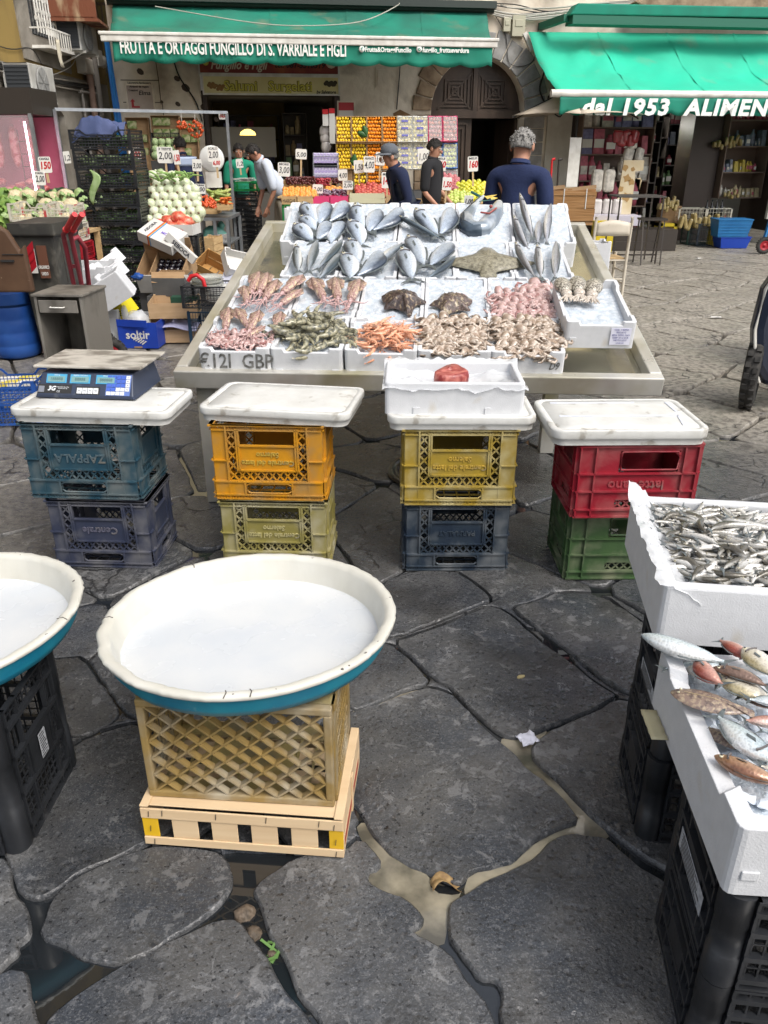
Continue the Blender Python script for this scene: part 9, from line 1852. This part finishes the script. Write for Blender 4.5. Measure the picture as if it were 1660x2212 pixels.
# ================================================================ PEOPLE
SKN=mat('skin',(.42,.22,.14),.5,col2=(.37,.17,.11),scale=8,sss=.05)
def skin_mesh(name,nodes,edges,m,parent,sub=2):
 """nodes: name->((x,y,z),(rx,ry)); a skinned chain grown round them"""
 keys=list(nodes); me=bpy.data.meshes.new(name); me.from_pydata([nodes[k][0] for k in keys],[(keys.index(a),keys.index(b)) for a,b in edges],[]); me.materials.append(m)
 o=bpy.data.objects.new(name,me); COL.objects.link(o); o.parent=parent
 md=o.modifiers.new('skin','SKIN'); md.use_smooth_shade=True; md.branch_smoothing=.6
 for i,k in enumerate(keys): me.skin_vertices[0].data[i].radius=nodes[k][1]
 me.skin_vertices[0].data[0].use_root=True
 s_=o.modifiers.new('sub','SUBSURF'); s_.levels=sub; s_.render_levels=sub; return o
def person(label,x,y,rz,shirt,trous,hairm,h=1.73,bend=0.,armL=None,armR=None,sleeve='short',hair='short',cap=None,vest=None,head_dn=0.,z=0.,belly=1.0,shoe=None,skirt=False,glasses=False,neckdx=0):
 k=h/1.75; r_=empty('person',label,'person',L(x,y,z,rz,s=k)); V_=Vector
 cb_,sb_=math.cos(bend),math.sin(bend)
 def up(p): # bend the upper body forward (towards -y) about the hips
  p=V_(p); dz=p.z-.95; return V_((p.x,p.y*cb_-dz*sb_,.95+dz*cb_+p.y*sb_))
 J={'pelvis':V_((0,0,.95)),'waist':up((0,0,1.12)),'chest':up((0,0,1.34)),'neck0':up((0,0,1.50)),'neck':up((neckdx,-.01,1.555))}
 hd=V_(up((neckdx,-.025,1.63))); J['head']=hd
 for s_,nm,arm in ((1,'L',armL),(-1,'R',armR)):
  J['sh'+nm]=up((.195*s_,.0,1.45)); a=arm or ((.235*s_,.03,1.13),(.25*s_,-.05,.88))
  J['el'+nm]=up(a[0]); J['wr'+nm]=up(a[1]) if len(a)<3 else V_(a[1])
  J['hip'+nm]=V_((.095*s_,0,.90)); J['kn'+nm]=V_((.11*s_,-.02,.50)); J['an'+nm]=V_((.11*s_,.01,.09)); J['toe'+nm]=V_((.13*s_,-.15,.045))
 # body: one continuous figure of skin
 hdir=(J['head']-J['neck']).normalized()
 nodes={'pelvis':(J['pelvis'],(.09,.08)),'waist':(J['waist'],(.10,.08)),'chest':(J['chest'],(.12,.09)),'neck0':(J['neck0'],(.075,.07)),'neck':(J['neck'],(.062,.064))}
 hb=J['head']-hdir*.06; nodes['jaw']=(hb+V_((0,-.015,0)),(.060,.075)); nodes['skull']=(J['head']+hdir*.03,(.078,.095)); nodes['crown']=(J['head']+hdir*.10,(.050,.062))
 ed=[('pelvis','waist'),('waist','chest'),('chest','neck0'),('neck0','neck'),('neck','jaw'),('jaw','skull'),('skull','crown')]
 for nm in 'LR':
  nodes['sh'+nm]=(J['sh'+nm],(.052,.052)); nodes['el'+nm]=(J['el'+nm],(.038,.038)); nodes['wr'+nm]=(J['wr'+nm],(.026,.024))
  nodes['hip'+nm]=(J['hip'+nm],(.060,.062)); nodes['kn'+nm]=(J['kn'+nm],(.042,.045)); nodes['an'+nm]=(J['an'+nm],(.034,.036)); nodes['toe'+nm]=(J['toe'+nm],(.035,.025))
  ed+=[('chest','sh'+nm),('sh'+nm,'el'+nm),('el'+nm,'wr'+nm),('pelvis','hip'+nm),('hip'+nm,'kn'+nm),('kn'+nm,'an'+nm),('an'+nm,'toe'+nm)]
 skin_mesh('body',nodes,ed,SKN,r_)
 # hands
 for s_,nm in ((1,'L'),(-1,'R')):
  d=(J['wr'+nm]-J['el'+nm]).normalized(); c=J['wr'+nm]+d*.045; sd=V_((0,1,0)) if abs(d.y)<.8 else V_((1,0,0)); sd=(sd-d*sd.dot(d)).normalized(); pn_=d.cross(sd)
  b=MB(); b.tube([J['wr'+nm]-d*.01,c-d*.01,c+d*.04],[.024,.036,.034],8,flat=.5,up=tuple(pn_))
  for q in range(4):
   o_=c+d*.04+sd*(.024-.016*q); l=[.062,.072,.068,.052][q]; b.tube([o_-d*.01,o_+d*l*.5,o_+d*l*.8-pn_*.018*s_,o_+d*l*.85-pn_*.035*s_],[.0095,.009,.008,.006],6)
  b.tube([c+sd*.03-d*.02,c+sd*.055+d*.015,c+sd*.055+d*.045],[.012,.010,.007],6); put('hand',b,SKN,parent=r_)
 # clothes
 tn={'hem':(V_((0,0,.90)),(.155*belly,.14*belly)),'waist':(J['waist'],(.158*belly,.145*belly)),'chest':(J['chest'],(.168*belly**.7,.138)),'yoke':(up((0,0,1.46)),(.13,.105)),'collar':(J['neck0']+hdir*.01,(.068,.066))}
 te=[('hem','waist'),('waist','chest'),('chest','yoke'),('yoke','collar')]
 for nm in 'LR':
  tn['sh'+nm]=(J['sh'+nm],(.078,.076)); te.append(('yoke','sh'+nm))
  e_=J['sh'+nm].lerp(J['el'+nm],1.03) if sleeve=='short' else J['el'+nm]; tn['e'+nm]=(e_,(.066,.064) if sleeve=='short' else (.052,.052)); te.append(('sh'+nm,'e'+nm))
  if sleeve!='short': w2=J['el'+nm].lerp(J['wr'+nm],.93); tn['w'+nm]=(w2,(.038,.038)); te.append(('e'+nm,'w'+nm))
 skin_mesh('shirt',tn,te,shirt,r_)
 cb2=MB(); c=J['neck0']+hdir*.035; cb2.M=Matrix.Translation(c)@V_((0,0,1)).rotation_difference(hdir).to_matrix().to_4x4(); cb2.lathe([(.070,-.02),(.064,.012),(.068,.016),(.078,-.012)],18); put('collar',cb2,shirt,parent=r_)
 if vest:
  vn={'h':(V_((0,0,.93)),(.17,.15)),'w':(J['waist'],(.172,.152)),'c':(J['chest'],(.182,.15)),'y':(up((0,0,1.46)),(.135,.12))}; vn['a']=(up((.12,0,1.44)),(.085,.09)); vn['b']=(up((-.12,0,1.44)),(.085,.09)); skin_mesh('vest',vn,[('h','w'),('w','c'),('c','y'),('y','a'),('y','b')],vest,r_)
 pn={'belt':(V_((0,0,.96)),(.145*belly,.125*belly)),'crotch':(V_((0,.01,.88)),(.15,.14))}; pe=[('belt','crotch')]
 for nm in 'LR': pn['h'+nm]=(J['hip'+nm]-V_((0,0,.05)),(.108,.115)); pn['k'+nm]=(J['kn'+nm],(.082,.085)); pn['a'+nm]=(J['an'+nm]+V_((0,0,.02)),(.065,.07)); pe+=[('crotch','h'+nm),('h'+nm,'k'+nm),('k'+nm,'a'+nm)]
 skin_mesh('trousers',pn,pe,trous,r_)
 for nm in 'LR': b=MB(); a=J['an'+nm]; b.ell((a.x,a.y-.055,.045),(.048,.135,.045),10,7); put('shoe',b,shoe or SCK,parent=r_)
 # head details
 q_=V_((0,0,1)).rotation_difference(hdir).to_matrix().to_4x4(); HM=Matrix.Translation(J['head']+hdir*.025)@q_@Matrix.Rotation(head_dn,4,'X')
 b=MB(); b.M=HM
 b.ell((0,-.104,-.035),(.013,.020,.024),7,5,0); 
 for s_ in (-1,1): b.ell((s_*.084,.005,-.02),(.010,.022,.032),7,5,0); b.ell((s_*.032,-.088,.0),(.014,.009,.008),7,5,1); b.ell((s_*.032,-.096,.0),(.006,.004,.006),6,4,2); b.tube([(s_*.016,-.097,.020),(s_*.034,-.096,.024),(s_*.05,-.085,.018)],.004,5,3)
 b.tube([(-.026,-.094,-.072),(0,-.101,-.070),(.026,-.094,-.072)],.0055,6,4); put('face',b,[SKN,mat('eye_white',(.6,.58,.55),.3),EYB,hairm,mat('lips',(.33,.12,.10),.5)],parent=r_)
 if hair:
  b=MB(); n=30; rr_=random.Random(len(label))
  def hf_(u,v):
   th=v*PI*.62; ph=u*2*PI; front=max(0,-math.sin(ph)); th*= (1-.42*front); j=.004*noise.noise(V_((u*40,v*9,1)))*2
   return HM@V_((( .084+j)*math.sin(th)*math.cos(ph),(.102+j)*math.sin(th)*math.sin(ph)+.004,(.104+j)*math.cos(th)+.0))
  b.M=Matrix.Identity(4); b.grid(hf_,40,12); 
  if hair=='short':
   for i in range(160):
    u=rr_.random(); v=rr_.random()**.6*.9; p=hf_(u,v); c0=HM@V_((0,0,0)); d=(p-c0).normalized(); t_=V_((rr_.uniform(-1,1),rr_.uniform(-1,1),rr_.uniform(-.3,1)))*.007; b.tube([p-d*.004,p+d*.003+t_*.5,p+d*.004+t_*1.3],[.005,.004,.0015],4)
  put('hair',b,hairm,parent=r_,thick=.004)
 if cap:
  b=MB(); b.M=HM; b.lathe([(.097,.01),(.100,.045),(.092,.085),(.06,.115),(.001,.125)],18)
  def br_(u,v): a_=PI+PI*u; rr2=.095+.075*v*math.sin(PI*u)**.5; return V_((rr2*math.cos(a_),rr2*math.sin(a_)*1.05-.01*v,.028-.02*v))
  b.grid(br_,12,3); b.ell((0,0,.127),(.008,.008,.005),6,4); put('cap',b,cap,parent=r_,thick=.003)
 if glasses: b=MB(); b.M=HM; [b.lathe([(.019,0),(.022,.003),(.022,-.003),(.019,0)],12,c=(s_*.034,0,0)) for s_ in ()]; b.tube([(-.08,0,.0),(-.055,-.098,.0),(-.015,-.105,.0),(.015,-.105,.0),(.055,-.098,.0),(.08,0,.0)],.004,5); put('glasses',b,SCK,parent=r_)
 return r_
NVP=mat('navy_polo_cloth',(.010,.018,.060),.9,col2=(.015,.026,.080),scale=7,bump=.35,bscale=60); DEN=mat('dark_jeans',(.02,.025,.045),.9); GRH=mat('grey_hair',(.10,.095,.09),.8,col2=(.30,.29,.27),scale=60,bump=.5,bscale=120,stretch=(1,1,.35)); BLH=mat('black_hair',(.015,.012,.010),.7,bump=.6,bscale=120)
WTS=mat('pale_blue_tshirt',(.55,.60,.68),.9,col2=(.48,.53,.62),scale=6,bump=.3,bscale=40); BEI=mat('beige_trousers',(.30,.27,.21),.9); BKS=mat('black_tshirt',(.012,.012,.014),.9); NVS=mat('navy_sweater',(.012,.018,.05),.95,bump=.3,bscale=70); PUF=mat('dark_puffer_vest',(.010,.014,.026),.5,col2=(.02,.026,.04),scale=9,bump=.7,bscale=16,stretch=(.4,.4,2)); GNT=mat('green_tshirt',(.01,.22,.13),.9); CAPG=mat('grey_cap_cloth',(.10,.11,.125),.9,bump=.3,bscale=90)
# man in the navy polo, seen from behind, looking to his left
person('grey haired man in a navy polo shirt seen from behind at the fish table',.985,6.2,D2(150),NVP,DEN,GRH,h=1.72,belly=1.08,armL=((.225,.0,1.19),(.13,-.22,1.06)),armR=((-.225,.0,1.19),(-.13,-.22,1.05)))
person('elderly man in a grey cap and dark quilted vest by the fruit',.27,9.2,D2(-72),NVS,DEN,GRH,h=1.66,bend=.30,head_dn=-.45,armL=((.24,-.02,1.16),(.08,-.26,1.10)),armR=((-.24,-.02,1.16),(-.06,-.27,1.08)),sleeve='long',cap=CAPG,vest=PUF,belly=1.05)
person('man in a black t-shirt standing behind the man in the cap',.62,11.0,D2(65),BKS,DEN,BLH,h=1.70,belly=1.0,armL=((.26,-.02,1.12),(.22,-.22,.95)),armR=((-.26,.0,1.12),(-.2,-.2,.92)))
person('man in a pale blue t-shirt bending forward at the counter',-1.52,12.6,D2(-62),WTS,BEI,BLH,h=1.78,bend=.58,head_dn=-.35,armL=((.24,-.14,1.12),(.18,-.34,.98)),armR=((-.24,-.14,1.12),(-.16,-.36,.98)),glasses=True,belly=1.05,neckdx=.0)
person('woman in a green top standing in the dark of the shop doorway',-2.28,13.5,D2(10),GNT,SCK,BLH,h=1.66)
person('man in a navy sweater and pale collar leaning over the vegetable table',-2.80,12.0,D2(-140),NVS,DEN,BLH,h=1.74,sleeve='long',head_dn=-.15,bend=.08,belly=1.1)
b=MB(); b.grid(lambda u,v:Vector(((u-.5)*.30*(1-.3*v),.0+.02*v,-.12*v)),5,4); put('shirt_collar',b,mat('pale_blue_collar',(.42,.50,.66),.9),parent=[o for o in bpy.data.objects if o.get('label','').startswith('man in a navy sweater')][0],M=L(0,.10,1.50,0,-.4),thick=.006)
